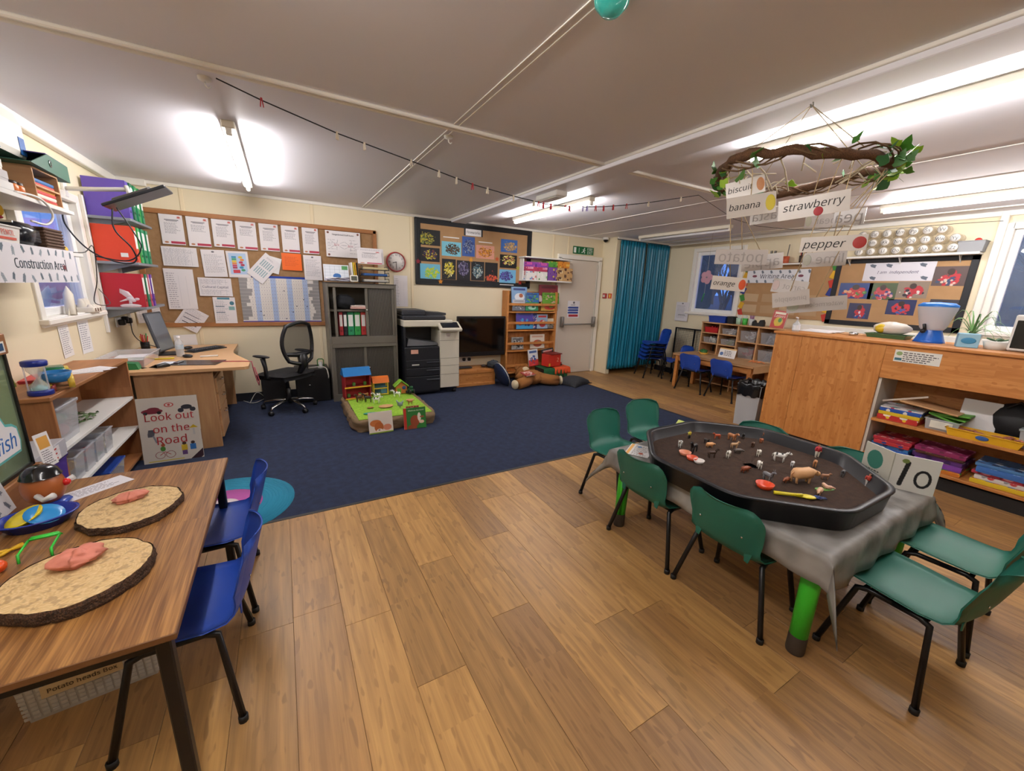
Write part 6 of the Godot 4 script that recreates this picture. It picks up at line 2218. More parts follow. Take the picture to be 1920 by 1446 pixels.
# ---------------------------------------------------------------- fireworks display
func fireworks() -> void:
	var fb := thing("display_board", "fireworks display board of brown paper with a black scalloped border", "display board", V(2.665, 1.97, -5.8))
	var st := mb()
	bx(st, V(0, 0, 0.008), V(1.92, 0.905, 0.016))
	obj("backing", st, hexm("16181c", 0.7), fb)
	var poly := PackedVector2Array()
	var hw := 0.885
	var hh := 0.375
	var nx := 38
	var ny := 16
	for i in nx * 4:
		poly.append(U(-hw + 2 * hw * i / (nx * 4.0), hh + 0.0 * absf(sin(PI * i / 4.0))))
	for i in ny * 4:
		poly.append(U(hw + 0.0 * absf(sin(PI * i / 4.0)), hh - 2 * hh * i / (ny * 4.0)))
	for i in nx * 4:
		poly.append(U(hw - 2 * hw * i / (nx * 4.0), -hh - 0.0 * absf(sin(PI * i / 4.0))))
	for i in ny * 4:
		poly.append(U(-hw - 0.0 * absf(sin(PI * i / 4.0)), -hh + 2 * hh * i / (ny * 4.0)))
	st = mb()
	slab(st, poly, 0.002, Transform3D(Basis.IDENTITY, V(0, 0, 0.016)))
	obj("brown_paper", st, kraft, fb)
	st = mb()
	for s in [-1, 1]:
		bx(st, V(0, s * 0.445, 0.012), V(1.93, 0.03, 0.024), 0.003)
		bx(st, V(s * 0.955, 0, 0.012), V(0.03, 0.90, 0.024), 0.003)
	obj("frame", st, hexm("121317", 0.5), fb)
	var A := [
		[787, 428, 826, 463, "17181a", ["b5a52a", "8f8a3a", "6a7a3a"], 0.3, 0.6, "dark painting with a yellow burst on its left"],
		[787, 462, 825, 493, "15151c", ["3a2f5a", "7a3a2a", "c9c23a"], 0.5, 0.5, "dark painting of dim purple and rust bursts"],
		[787, 493, 826, 525, "6ab4d0", ["b5c82f", "d9cf3a", "8fc23a"], 0.55, 0.6, "pale blue painting with a lime green blob"],
		[827.5, 451, 865, 483, "7cc4d8", ["4a3a2a", "2f2a24", "6a4a30"], 0.55, 0.5, "sky blue painting with a big brown burst"],
		[866, 442, 890.6, 483, "35589f", ["22306a", "8a94a0", "1a2550"], 0.5, 0.5, "tall dark blue painting with grey splashes"],
		[892, 458, 927, 488, "d79a86", ["c9781f", "8a5a1c", "e09a2a"], 0.5, 0.5, "pink painting with an orange and brown burst"],
		[828, 484, 855, 526, "15161a", ["d9c82f", "e6e0b0", "b5a52a"], 0.5, 0.5, "tall black painting with a yellow burst"],
		[856, 487, 882, 528, "17161c", ["5a5078", "8a84a0", "3f3860"], 0.5, 0.4, "tall black painting with a violet burst"],
		[883, 489, 908, 528, "15151a", ["8a9aa0", "c9d0c0", "2f5a6a"], 0.5, 0.5, "tall black painting with pale arcs"],
		[909, 491, 933, 530, "141416", ["c0402a", "d9603a", "3a2f2c"], 0.5, 0.8, "tall black painting with red flames below"],
		[939, 447, 970, 476, "3766ae", ["c99a4a", "d9b06a", "8a7a6a"], 0.55, 0.55, "blue painting with a golden animal shape"],
		[937, 476, 969, 505, "131315", ["c9b84a", "e0d68a", "8a2f4a"], 0.5, 0.4, "black painting with golden sprays"],
		[936, 504, 967, 532.6, "6fb0d6", ["4a3f8c", "5a4fa8", "382f70"], 0.4, 0.5, "light blue painting with a purple burst"]]
	for i in A.size():
		var a: Array = A[i]
		var im := blank(96, 96, Color(a[4]))
		var cols := []
		for c in a[5]:
			cols.append(Color(c))
		splash(im, U(96 * a[6], 96 * a[7]), U(36, 34) if i != 9 else U(44, 14), cols, 170, 3.4, 40 + i)
		splash(im, U(96 * a[6], 96 * a[7]), U(46, 44) if i != 9 else U(44, 40), [cols[0]], 26, 1.8, 140 + i)
		on_wall("firework_painting", [a[0] + 0.6, a[1] + 0.8], [a[2] - 0.6, a[3] - 1.2], print_mat(im, 0.7), a[8] + " on the fireworks board", "painting", "firework paintings", -5.780, 0.0, 0.002)
	var tb := on_wall("title_card", [870, 428], [905, 445], hexm("15161a", 0.6), "black-edged white title card reading Fireworks", "sign", "", -5.779, 0.0, 0.002)
	sheet("white_panel", 0.255, 0.095, hexm("eae8ea", 0.5), V(0, 0, 0.002), Basis.IDENTITY, tb, 0.001)
	words("Fireworks", 0.05, Color("2a2a30"), V(0, 0, 0.0036), Basis.IDENTITY, tb, 0.22)
	for i in 3:
		var p: Array = [[831, 443, 861, 448], [897.5, 452.5, 923, 457], [937, 533, 963, 535.5]][i]
		on_wall("caption_strip", [p[0], p[1]], [p[2], p[3]], hexm("e6e4e2", 0.5), ["white caption strip above the sky blue painting", "white caption strip above the pink painting", "white caption strip below the purple burst painting"][i], "caption", "", -5.779)
	var lf := [[784, 490, "8a2030", "dark red"], [883, 487, "d9982a", "amber"], [932, 486, "c0562a", "rust"], [826, 528, "d98a2a", "orange"], [975, 530, "c02a28", "bright red"], [971, 503, "a9a43a", "olive"]]
	for l in lf:
		var q := PackedVector2Array()
		for i in 20:
			var a := TAU * i / 20
			q.append(U(sin(a), cos(a)) * (0.045 if i % 4 == 0 else (0.02 if i % 2 else 0.03)))
		st = mb()
		slab(st, q, 0.002)
		var o := obj("paper_leaf", st, hexm(l[2], 0.7))
		o.position = fz(l[0], l[1], -5.776)
		tag(o, "%s paper maple leaf stuck on the fireworks board" % l[3], "paper leaf", "paper leaves")
# ---------------------------------------------------------------- television, book rack, soft corner
func cover_print(base: String, cols: Array, seed: int, shape := 0) -> StandardMaterial3D:
	var im := blank(64, 64, Color(base))
	var cs := []
	for c in cols:
		cs.append(Color(c))
	if shape == 0:
		dot(im, 32, 40, 20, 16, cs[0])
		dot(im, 38, 34, 8, 8, cs[1 % cs.size()])
	elif shape == 1:
		im.fill_rect(Rect2i(0, 40, 64, 24), cs[0])
		splash(im, U(32, 40), U(24, 14), cs, 18, 4.0, seed)
	else:
		splash(im, U(32, 32), U(28, 28), cs, 40, 4.0, seed)
	im.fill_rect(Rect2i(8, 6, 48, 8), cs[cs.size() - 1])
	return print_mat(im, 0.3)
func book_corner() -> void:
	var tv := thing("television", "large black flat television mounted on the back wall", "television", V(2.68, 0.755, -5.62))
	var st := mb()
	bx(st, Vector3.ZERO, V(0.83, 0.62, 0.045), 0.008)
	obj("casing", st, hexm("0c0c0e", 0.35), tv)
	st = mb()
	bx(st, V(0, 0.02, 0.0225), V(0.77, 0.52, 0.003))
	obj("screen", st, hexm("0b0a0b", 0.06), tv)
	st = mb()
	bx(st, V(0, 0, -0.1), V(0.3, 0.25, 0.16), 0.005)
	obj("wall_bracket", st, hexm("1a1a1d", 0.5), tv)
	var so := thing("double_socket", "white double socket on the wall below the television", "socket", V(2.45, 0.37, -5.8))
	st = mb()
	bx(st, V(0, 0, 0.006), V(0.26, 0.09, 0.012), 0.003)
	obj("plate", st, white_board, so)
	for i in 2:
		st = mb(true)
		bx(st, V(0.0 + i * 0.09, 0, 0.03), V(0.05, 0.05, 0.04), 0.01)
		obj("plug", st, hexm("141416", 0.5), so)
	var ch := thing("pine_chest", "low pine chest with framed front below the television", "chest", V(2.53, 0.0, -5.62))
	st = mb()
	span(st, V(-0.33, 0, -0.16), V(0.325, 0.25, 0.15), 0.004, 0)
	obj("body", st, pine, ch)
	st = mb()
	for y in [0.025, 0.225]:
		bx(st, V(0, y, 0.156), V(0.655, 0.05, 0.016), 0.003, Basis.IDENTITY, 0)
	for x in [-0.305, 0.3]:
		bx(st, V(x, 0.125, 0.156), V(0.045, 0.15, 0.016), 0.003, Basis.IDENTITY, 1)
	obj("front_frame", st, pine, ch)
	st = mb()
	bx(st, V(0, 0.256, -0.005), V(0.68, 0.018, 0.33), 0.004)
	obj("lid", st, pine, ch)
	st = mb()
	bx(st, V(0, 0.008, 0), V(0.26, 0.014, 0.1), 0.004)
	var k2 := obj("small_keyboard", st, hexm("26272b", 0.5))
	k2.position = V(2.36, 0.275, -5.58)
	tag(k2, "dark keyboard lying on the pine chest", "keyboard")
	st = mb(true)
	blob(st, V(0, 0.018, 0), V(0.05, 0.02, 0.035))
	var m2 := obj("dark_mouse", st, hexm("3a2a22", 0.4))
	m2.position = V(2.70, 0.274, -5.56)
	tag(m2, "dark mouse lying on the pine chest", "mouse")
	# book rack
	var rk := thing("book_rack", "tall pine book rack with front rails beside the exit door", "book rack", V(3.615, 0.0, -5.7))
	for s in [-1, 1]:
		st = mb()
		bx(st, V(s * 0.478, 0.735, 0), V(0.03, 1.47, 0.18), 0.003, Basis.IDENTITY, 1)
		obj("side_panel", st, pine, rk)
	st = mb()
	bx(st, V(0, 0.735, -0.075), V(0.93, 1.46, 0.012), 0.0, Basis.IDENTITY, 1)
	obj("back_panel", st, pine, rk)
	var shelf_y := [0.12, 0.49, 0.83, 1.13]
	for i in 4:
		st = mb()
		bx(st, V(0, shelf_y[i], 0.005), V(0.93, 0.02, 0.16), 0.002)
		obj("shelf", st, pine, rk)
		st = mb()
		bx(st, V(0, shelf_y[i] + 0.125, 0.08), V(0.93, 0.04, 0.014), 0.003)
		obj("rail", st, pine, rk)
	var B := [
		[960, 538, 988, 562, "7fa6d0", ["e2e6ea", "a85a3a", "2a3a7a"], "blue book with a fox teardrop cover on the top rack shelf", 1.275],
		[961, 562, 983, 583, "b9bcc4", ["6d7078", "d9dade", "9a9ca4"], "grey sleeved book at the rack's left upper tier", 1.15],
		[985, 549, 1010, 566, "2f6ab0", ["7fb53a", "3a9a5a", "2a4a8a"], "blue and green book on the top rack shelf", 1.275],
		[985, 567, 1008, 578, "2f8a5a", ["a9d9c0", "1f6a4a", "3fa06a"], "green wave-patterned book in the rack's upper tier", 1.15],
		[1012, 534, 1046, 552, "7a2630", ["c9b0b0", "a83a44", "5a1c24"], "dark red book at the right of the top rack shelf", 1.30],
		[1017, 549, 1047, 566, "5f9a2c", ["d99aa8", "7fb53a", "4a7a24"], "green book with a pink pig on the top rack shelf", 1.27],
		[1015, 567, 1045, 579, "c9a04a", ["c0402f", "7a9a3a", "d9c27a"], "animal-patterned book in the rack's upper tier", 1.15],
		[968, 584, 998, 618, "4a3f9c", ["3f9ad0", "c04a7a", "2a2f7a"], "purple and blue book on the rack's middle tier", 0.85],
		[996, 585, 1007, 613, "2a3a8a", ["d9a0b0", "d9d2c8", "1f2a6a"], "narrow dark blue book on the rack's middle tier", 0.85],
		[1007, 590, 1025, 616, "8fa9c4", ["c03a3a", "e2ddd0", "c03a3a"], "pale blue ELMER book on the rack's middle tier", 0.85],
		[1023, 598, 1041, 616, "e0dcc4", ["6d6a66", "a9a59a", "c9c4b0"], "cream book with grey animals on the rack's middle tier", 0.85],
		[959, 633, 980, 656, "8f8f8c", ["2a2a2c", "d0d0cc", "5a5a5c"], "black and white striped book on the rack's lower tier", 0.51],
		[995, 628, 1020, 655, "ddd4c4", ["b5553a", "8a6a5a", "c9a08a"], "cream storybook on the rack's lower tier", 0.51]]
	for i in B.size():
		var b: Array = B[i]
		var a := fz(b[0], b[1], -5.655)
		var c := fz(b[2], b[3], -5.655)
		var o := book(c.x - a.x, maxf(0.12, a.y - b[7]), 0.012, cover_print(b[4], b[5], i, i % 3), V((a.x + c.x) * 0.5, b[7] + 0.004, -5.655 + 0.014 * (i % 2)), Basis(Vector3.RIGHT, -0.08), b[6], "books in the pine rack")
		if i == 9:
			words("ELMER", 0.03, Color("f0f0ec"), V(0, (a.y - b[7]) * 0.8, 0.0), Basis.IDENTITY, o, 0.13)
	# games shelf above
	var gs := thing("games_shelf", "wooden wall shelf of puzzle boxes above the book rack", "shelf", V(3.88, 1.655, -5.68))
	st = mb()
	bx(st, V(0, -0.012, 0), V(0.92, 0.022, 0.235), 0.002)
	bx(st, V(-0.02, 0.345, 0), V(0.92, 0.02, 0.235), 0.002)
	obj("boards", st, white_board, gs)
	st = mb()
	bx(st, V(-0.45, 0.165, -0.05), V(0.016, 0.34, 0.13), 0.002)
	obj("end_panel", st, white_board, gs)
	var G := [["8a3fa0", ["d9589a", "5a2a80"], 0.42, 0.075], ["b8365a", ["e0a0b8", "8a2a44"], 0.40, 0.06], ["e0dcd8", ["c03a3a", "3a6ab0"], 0.2, 0.07], ["e2e0da", ["3f9a4a", "d9d9d4"], 0.2, 0.075], ["4f9a3a", ["d9c83a", "2f6a2a"], 0.18, 0.06], ["d98a2a", ["f0d06a", "a85a1c"], 0.24, 0.075], ["7a4a9a", ["d9c23a", "4a2a6a"], 0.18, 0.065], ["c9a06a", ["5a3a2a", "e0d0a0"], 0.32, 0.065]]
	var spot := [[-0.235, 0.20], [-0.24, 0.135], [-0.345, 0.0], [-0.135, 0.0], [0.07, 0.215], [0.29, 0.215], [0.07, 0.0], [0.325, 0.0]]
	var gl := ["purple puzzle box on top of the left pile of the games shelf", "pink puzzle box in the left pile of the games shelf", "white and red puzzle box at the bottom left of the games shelf", "white puzzle box with a green 8 on the games shelf", "green puzzle box in the centre pile of the games shelf", "orange puzzle box on top of the right pile of the games shelf", "violet puzzle box at the bottom centre of the games shelf", "tan animal puzzle box at the bottom right of the games shelf"]
	for i in 8:
		var hgt: float = [0.075, 0.065, 0.132, 0.132, 0.09, 0.10, 0.212, 0.212][i]
		var g: Array = G[i]
		var w: float = g[2]
		flat_box(V(w, hgt, 0.2), strip_print(Color(g[0]), [Color(g[1][0]), Color(g[1][1])], 70 + i), V(3.88 + spot[i][0], 1.655 + spot[i][1], -5.68), 0.0, gl[i], "puzzle_box", "box", "puzzle boxes on the games shelf")
	var n8 := words("8", 0.07, Color("f0f0ea"), V(3.745, 1.72, -5.579), ON_BACK, get_node("puzzle_box_003"))
	n8.position = V(0, 0.066, 0.1012)
	# soft corner
	var brn := bump(hexm("9a6430", 0.95), 91, 0.3, 3.0)
	var bear := thing("teddy_bear", "big brown teddy bear lying on the carpet with cream paws", "soft toy", V(3.40, 0.0, -5.09))
	st = mb(true)
	blob(st, V(0.02, 0.12, -0.16), V(0.17, 0.12, 0.2), Basis.IDENTITY, 18, 12, 0.08, 1)
	tube(st, [V(-0.05, 0.12, -0.10), V(-0.2, 0.10, 0.02), V(-0.37, 0.075, 0.06)], [0.09, 0.085, 0.078], 14)
	tube(st, [V(0.08, 0.12, -0.10), V(0.22, 0.10, 0.04), V(0.37, 0.08, 0.07)], [0.09, 0.085, 0.08], 14)
	tube(st, [V(0.12, 0.14, -0.24), V(0.25, 0.1, -0.16), V(0.30, 0.07, -0.08)], [0.07, 0.06, 0.055], 12)
	tube(st, [V(-0.1, 0.14, -0.26), V(-0.22, 0.09, -0.22)], [0.07, 0.055], 12)
	blob(st, V(0.0, 0.13, -0.42), V(0.13, 0.11, 0.12), Basis.IDENTITY, 16, 10)
	for s in [-1, 1]:
		blob(st, V(s * 0.1, 0.22, -0.45), V(0.04, 0.04, 0.025), Basis.IDENTITY, 10, 6)
	obj("body", st, brn, bear)
	for e in [[-0.425, 0.078, 0.065, 0.3], [0.425, 0.082, 0.075, -0.3]]:
		st = mb(true)
		blob(st, V(e[0], e[1], e[2]), V(0.035, 0.072, 0.07), Basis(Vector3.UP, e[3]), 14, 10)
		obj("paw", st, hexm("d9c7a4", 0.95), bear)
	st = mb(true)
	blob(st, V(0.02, 0.20, -0.36), V(0.065, 0.05, 0.06), Basis.IDENTITY, 12, 8)
	obj("muzzle", st, hexm("d9c7a4", 0.95), bear)
	book(0.2, 0.15, 0.012, cover_print("a83a34", ["e6e2da", "d9a08a"], 3, 2), V(3.26, 0.20, -5.02), Basis(Vector3.UP, 0.2) * Basis(Vector3.RIGHT, -1.35), "open red and white picture book on the teddy's lap")
	var bag := thing("navy_cushion", "navy cushion with white piping leaning by the pine chest", "cushion", V(3.0, 0.0, -5.36))
	var tb := Basis(Vector3.BACK, 0.42)
	st = mb(true)
	blob(st, tb * V(0, 0.19, 0), V(0.075, 0.2, 0.2), tb, 18, 12, 0.06, 2)
	obj("cover", st, hexm("1e2c4c", 0.9), bag)
	var rim := []
	for i in 33:
		var a := TAU * i / 32
		rim.append(tb * V(0.01, 0.19 + sin(a) * 0.196, cos(a) * 0.196))
	st = mb(true)
	tube(st, rim, 0.007, 6, false)
	obj("piping", st, hexm("dcd6cc", 0.8), bag)
	st = mb(true)
	blob(st, V(0, 0.04, 0), V(0.1, 0.06, 0.09), Basis.IDENTITY, 18, 12, 0.5, 8)
	var gc := obj("grey_cloth", st, hexm("33383f", 0.95))
	gc.position = V(2.83, 0.28, -5.5)
	tag(gc, "crumpled dark grey cloth on the end of the pine chest", "cloth")
	var cu := thing("dark_cushion", "flat charcoal cushion on the carpet by the exit door", "cushion", V(4.10, 0.0, -5.04), 0.35)
	st = mb(true)
	var rows := []
	for j in 13:
		var row := []
		for i in 13:
			var u := -1.0 + i / 6.0
			var v := -1.0 + j / 6.0
			var h := 0.115 * pow((1 - u * u) * (1 - v * v), 0.38)
			var k := 1.0 - 0.12 * (1.0 - absf(u * v))
			row.append(V(u * 0.26 * k, h + 0.01, -v * 0.22 * k))
		rows.append(row)
	shell(st, rows, 0.012)
	obj("cover", st, bump(hexm("2c2e33", 0.9), 93, 0.05, 2.0), cu)
	# fire station on a draped box
	var dr := thing("draped_box", "low box draped in green and orange cloth in the reading corner", "play table", V(3.90, 0.0, -5.43))
	st = mb()
	bx(st, V(0, 0.11, 0), V(0.42, 0.22, 0.32), 0.01)
	obj("box", st, hexm("3a2a20", 0.8), dr)
	var drape := func(x0: float, x1: float, drop: float, m: Material, nm: String, lift: float) -> void:
		var rr := []
		for j in 15:
			var row := []
			for i in 17:
				var x := lerpf(x0, x1, i / 16.0)
				var s := j / 14.0
				var f := s * (0.34 + drop)
				var y := 0.226 + lift
				var z := -0.165 + f
				if f > 0.335:
					y -= (f - 0.335)
					z = 0.17 + 0.022 * sin(i * 1.7) * (f - 0.335) / maxf(drop, 0.01) + lift
				row.append(V(x, y - 0.004 * sin(i * 1.1), z))
			rr.append(row)
		for q in rr:
			q.reverse()
		var s2 := mb(true)
		shell(s2, rr, 0.003)
		obj(nm, s2, m, dr)
	drape.call(-0.24, 0.24, 0.20, hexm("1d5a30", 0.9), "green_cloth", 0.0)
	drape.call(-0.02, 0.30, 0.10, hexm("d9501f", 0.85), "orange_cloth", 0.006)
	var fs := thing("toy_fire_station", "red wooden toy fire station on the draped box", "toy house", V(3.90, 0.246, -5.42), 0.1)
	st = mb()
	bx(st, V(-0.06, 0.1, 0), V(0.14, 0.2, 0.18), 0.002)
	for s in [-1, 1]:
		bx(st, V(0.075, 0.1, s * 0.086), V(0.13, 0.2, 0.008))
	bx(st, V(0.136, 0.1, 0), V(0.008, 0.2, 0.18))
	obj("walls", st, hexm("c92f20", 0.45), fs)
	st = mb()
	bx(st, V(0.035, 0.208, 0), V(0.25, 0.016, 0.21), 0.002)
	obj("roof", st, hexm("7a1f1a", 0.5), fs)
	words("2", 0.07, Color("e8c8a0"), V(0.08, 0.11, 0.0912), Basis.IDENTITY, fs)
	st = mb()
	bx(st, V(-0.10, 0.03, 0.0915), V(0.03, 0.05, 0.003))
	obj("yellow_door", st, hexm("d9a82a", 0.5), fs)
	var fe := thing("toy_fire_engine", "small red toy fire engine beside the fire station", "toy", V(4.07, 0.246, -5.39), 0.5)
	st = mb(true)
	bx(st, V(0, 0.035, 0), V(0.1, 0.04, 0.045), 0.008)
	obj("body", st, hexm("b8202a", 0.35), fe)
	st = mb(true)
	for s in [-1, 1]:
		for x in [-0.03, 0.03]:
			lathe(st, [U(0, -0.005), U(0.014, -0.005), U(0.014, 0.005), U(0, 0.005)], V(x, 0.014, s * 0.022), 10, Basis(Vector3.RIGHT, PI / 2))
	obj("wheels", st, hexm("1a1a1a", 0.6), fe)
	book(0.19, 0.28, 0.012, cover_print("dfe2e4", ["c03a3a", "3a5a9a"], 5, 1), V(3.64, 0.235, -5.545), Basis(Vector3.BACK, 0.08) * Basis(Vector3.RIGHT, -0.12), "white picture book with a red top standing on the draped box")
	var em := book(0.24, 0.27, 0.01, cover_print("1c1c1e", ["d9c83a", "c03a2a"], 6, 0), V(3.95, 0.247, -5.545), Basis(Vector3.BACK, 0.12) * Basis(Vector3.RIGHT, -0.1), "black EMERGENCY book behind the toy fire station")
	words("EMERGENCY", 0.03, Color("f2f2ee"), V(0, 0.235, 0.008), Basis.IDENTITY, em, 0.2)

func exit_corner() -> void:
	var d := Node3D.new()
	put(d, "door_1", self)
	struct(d)
	var dm := hexm("dcd2c4", 0.45)
	var st := mb()
	span(st, V(4.25, 0.005, -5.80), V(5.09, 2.03, -5.765), 0.004)
	obj("leaf", st, dm, d)
	st = mb()
	for x in [4.215, 5.13]:
		bx(st, V(x, 1.03, -5.775), V(0.075, 2.06, 0.05), 0.005)
	bx(st, V(4.672, 2.075, -5.775), V(0.99, 0.075, 0.05), 0.005)
	obj("frame", st, white_paint, d)
	st = mb(true)
	tube(st, [V(4.32, 0.915, -5.695), V(5.05, 0.915, -5.695)], 0.015, 10)
	for x in [4.31, 5.04]:
		bx(st, V(x, 0.955, -5.72), V(0.05, 0.19, 0.075), 0.008)
	obj("push_bar", st, hexm("8f8c88", 0.35, 0.6), d)
	st = mb()
	bx(st, V(5.065, 0.48, -5.755), V(0.022, 0.86, 0.02), 0.003)
	bx(st, V(5.065, 1.5, -5.755), V(0.022, 0.96, 0.02), 0.003)
	obj("bolt_rod", st, hexm("c9c3b8", 0.4), d)
	var im := blank(96, 110, Color("e9e7ea"))
	dot(im, 48, 12, 7, 7, Color("55525c"))
	lines_print(im, 26, 72, 24, 30, 5, Color("55525c"), 2, 2)
	for i in 3:
		im.fill_rect(Rect2i(12, 38 + i * 16, 74, 12), Color("2f4a9a"))
		dot(im, 8, 44 + i * 16, 5, 5, Color("2f4a9a"))
	im.fill_rect(Rect2i(12, 88, 74, 14), Color("b52f3a"))
	on_wall("fire_notice", [1065, 564], [1085, 596], print_mat(im), "white fire action notice with blue bars on the exit door", "notice", "", -5.764)
	var sg := on_wall("exit_sign", [1075, 461], [1112, 479], hexm("0f6a3a", 0.4), "green FIRE EXIT sign with a running figure above the door", "sign", "", -5.79, 0.0, 0.004)
	words("FIRE", 0.045, Color("eef4ee"), V(0.145, 0.027, 0.0045), Basis.IDENTITY, sg, 0.12)
	words("EXIT", 0.045, Color("eef4ee"), V(0.145, -0.03, 0.0045), Basis.IDENTITY, sg, 0.12)
	st = mb(true)
	blob(st, V(0.02, 0.037, 0.005), V(0.012, 0.012, 0.003))
	for l in [[[0.015, 0.02], [0.0, -0.01], 0.012], [[0.0, -0.01], [0.03, -0.025], 0.008], [[0.03, -0.025], [0.025, -0.05], 0.007], [[0.0, -0.01], [-0.02, -0.03], 0.008], [[-0.02, -0.03], [-0.045, -0.035], 0.007], [[0.015, 0.018], [0.045, 0.0], 0.006], [[0.012, 0.018], [-0.02, 0.01], 0.006]]:
		tube(st, [V(l[0][0], l[0][1], 0.005), V(l[1][0], l[1][1], 0.005)], l[2] * 0.8, 6)
	obj("running_figure", st, hexm("eef4ee", 0.5), sg)
	st = mb()
	bx(st, V(-0.19, 0, 0.0048), V(0.05, 0.09, 0.001))
	bx(st, V(-0.1, 0, 0.0048), V(0.007, 0.08, 0.001))
	obj("sign_panel", st, hexm("eef4ee", 0.5), sg)
	var cp := thing("call_point", "red fire alarm call point on the pier beside the exit", "alarm", V(5.2, 1.435, -5.63))
	st = mb()
	bx(st, V(-0.018, 0, 0), V(0.036, 0.09, 0.09), 0.006)
	obj("box", st, hexm("a8242a", 0.4), cp)
	st = mb()
	bx(st, V(-0.037, 0, 0), V(0.003, 0.045, 0.05))
	obj("glass", st, hexm("d9d0c8", 0.2), cp)
	var as_ := sheet("alarm_sign", 0.09, 0.09, hexm("c8452a", 0.4), V(5.199, 1.437, -5.51), on_right, self, 0.003)
	tag(as_, "orange fire alarm sign beside the red call point", "sign")
	sheet("symbol", 0.03, 0.06, hexm("f2d84a", 0.5), V(0, 0, 0.003), Basis.IDENTITY, as_, 0.001)
	var dome := thing("dome_camera", "small white dome camera on the ceiling above the pier", "camera", V(5.12, 2.45, -5.66))
	st = mb(true)
	lathe(st, [U(0, -0.0), U(0.055, 0), U(0.055, -0.03), U(0.045, -0.04)], Vector3.ZERO, 18)
	obj("housing", st, white_board, dome)
	st = mb(true)
	lathe(st, [U(0.045, -0.04), U(0.038, -0.065), U(0.02, -0.082), U(0, -0.087)], Vector3.ZERO, 18)
	obj("dome", st, hexm("15151a", 0.1), dome)
	# blue curtains before the closet
	for k in 2:
		var x0: float = [5.25, 5.90][k]
		var x1: float = [5.875, 6.50][k]
		var b0: float = [5.17, 5.86][k]
		var b1: float = [5.86, 6.50][k]
		var c := thing("curtain", ["teal satin curtain covering the closet's left half", "teal satin curtain covering the closet's right half"][k], "curtain", V(0, 0, 0), 0.0, "teal curtains")
		st = mb(true)
		var rows := []
		for j in 25:
			var s := j / 24.0
			var row := []
			for i in 97:
				var u := i / 96.0
				var amp := 0.014 + 0.022 * s
				var w := sin(u * TAU * 9.0 + sin(s * 3.0 + k) * 0.7) + 0.45 * sin(u * TAU * 21.0 + s * 2.0 + k)
				row.append(V(lerpf(lerpf(x0, x1, u), lerpf(b0, b1, u), s * s) + 0.008 * sin(s * 6 + u * 9), 2.40 - s * (2.30 if k == 0 else 2.27), -5.405 + amp * w))
			rows.append(row)
		for r in rows:
			r.reverse()
		shell(st, rows, 0.002)
		var cm := mt(Color("16809f"), 0.34)
		cm.rim_enabled = true
		cm.rim = 0.3
		obj("cloth", st, cm, c)
	var rail := mb(true)
	tube(rail, [V(5.2, 2.415, -5.44), V(6.55, 2.415, -5.44)], 0.01, 8)
	tag(obj("curtain_rail", rail, hexm("2a2a2c", 0.4)), "thin dark curtain rail under the ceiling", "rail")
	# stacked and loose blue chairs
	var tmpl: Node3D = get_node("blue_chair")
	for i in 5:
		copy_of(tmpl, V(5.86 + 0.012 * i, i * 0.068, -5.0 + 0.006 * i), 1.15, ["bottom blue chair of the stack by the curtains", "second blue chair up in the stack by the curtains", "middle blue chair of the stack by the curtains", "fourth blue chair up in the stack by the curtains", "top blue chair of the stack by the curtains"][i]).set_meta("group", "stacked blue chairs")
	copy_of(tmpl, V(6.10, 0, -4.62), 1.25, "single blue chair between the stack and the writing table").set_meta("group", "blue chairs at the writing table")
	copy_of(tmpl, V(5.66, 0, -3.90), -PI / 2 + 0.05, "blue chair at the writing table nearer the curtains").set_meta("group", "blue chairs at the writing table")
	copy_of(tmpl, V(5.66, 0, -3.36), -PI / 2 - 0.06, "blue chair at the writing table nearer the pine divider").set_meta("group", "blue chairs at the writing table")
	# mesh guard before the window
	var mg := thing("mesh_guard", "black wire mesh guard standing under the far window", "guard", V(6.46, 0, -4.58))
	st = mb()
	for z in [-0.4, 0.0, 0.4]:
		bx(st, V(0, 0.455, z), V(0.025, 0.91, 0.025), 0.003)
	for y in [0.06, 0.9]:
		bx(st, V(0, y, 0), V(0.02, 0.02, 0.8), 0.003)
	obj("frame", st, black_metal, mg)
	st = mb()
	for i in 26:
		bx(st, V(0, 0.48, -0.39 + i * 0.031), V(0.003, 0.82, 0.003))
	for i in 27:
		bx(st, V(0, 0.08 + i * 0.031, 0), V(0.003, 0.003, 0.79))
	obj("wire_mesh", st, black_metal, mg).set_meta("kind", "stuff")

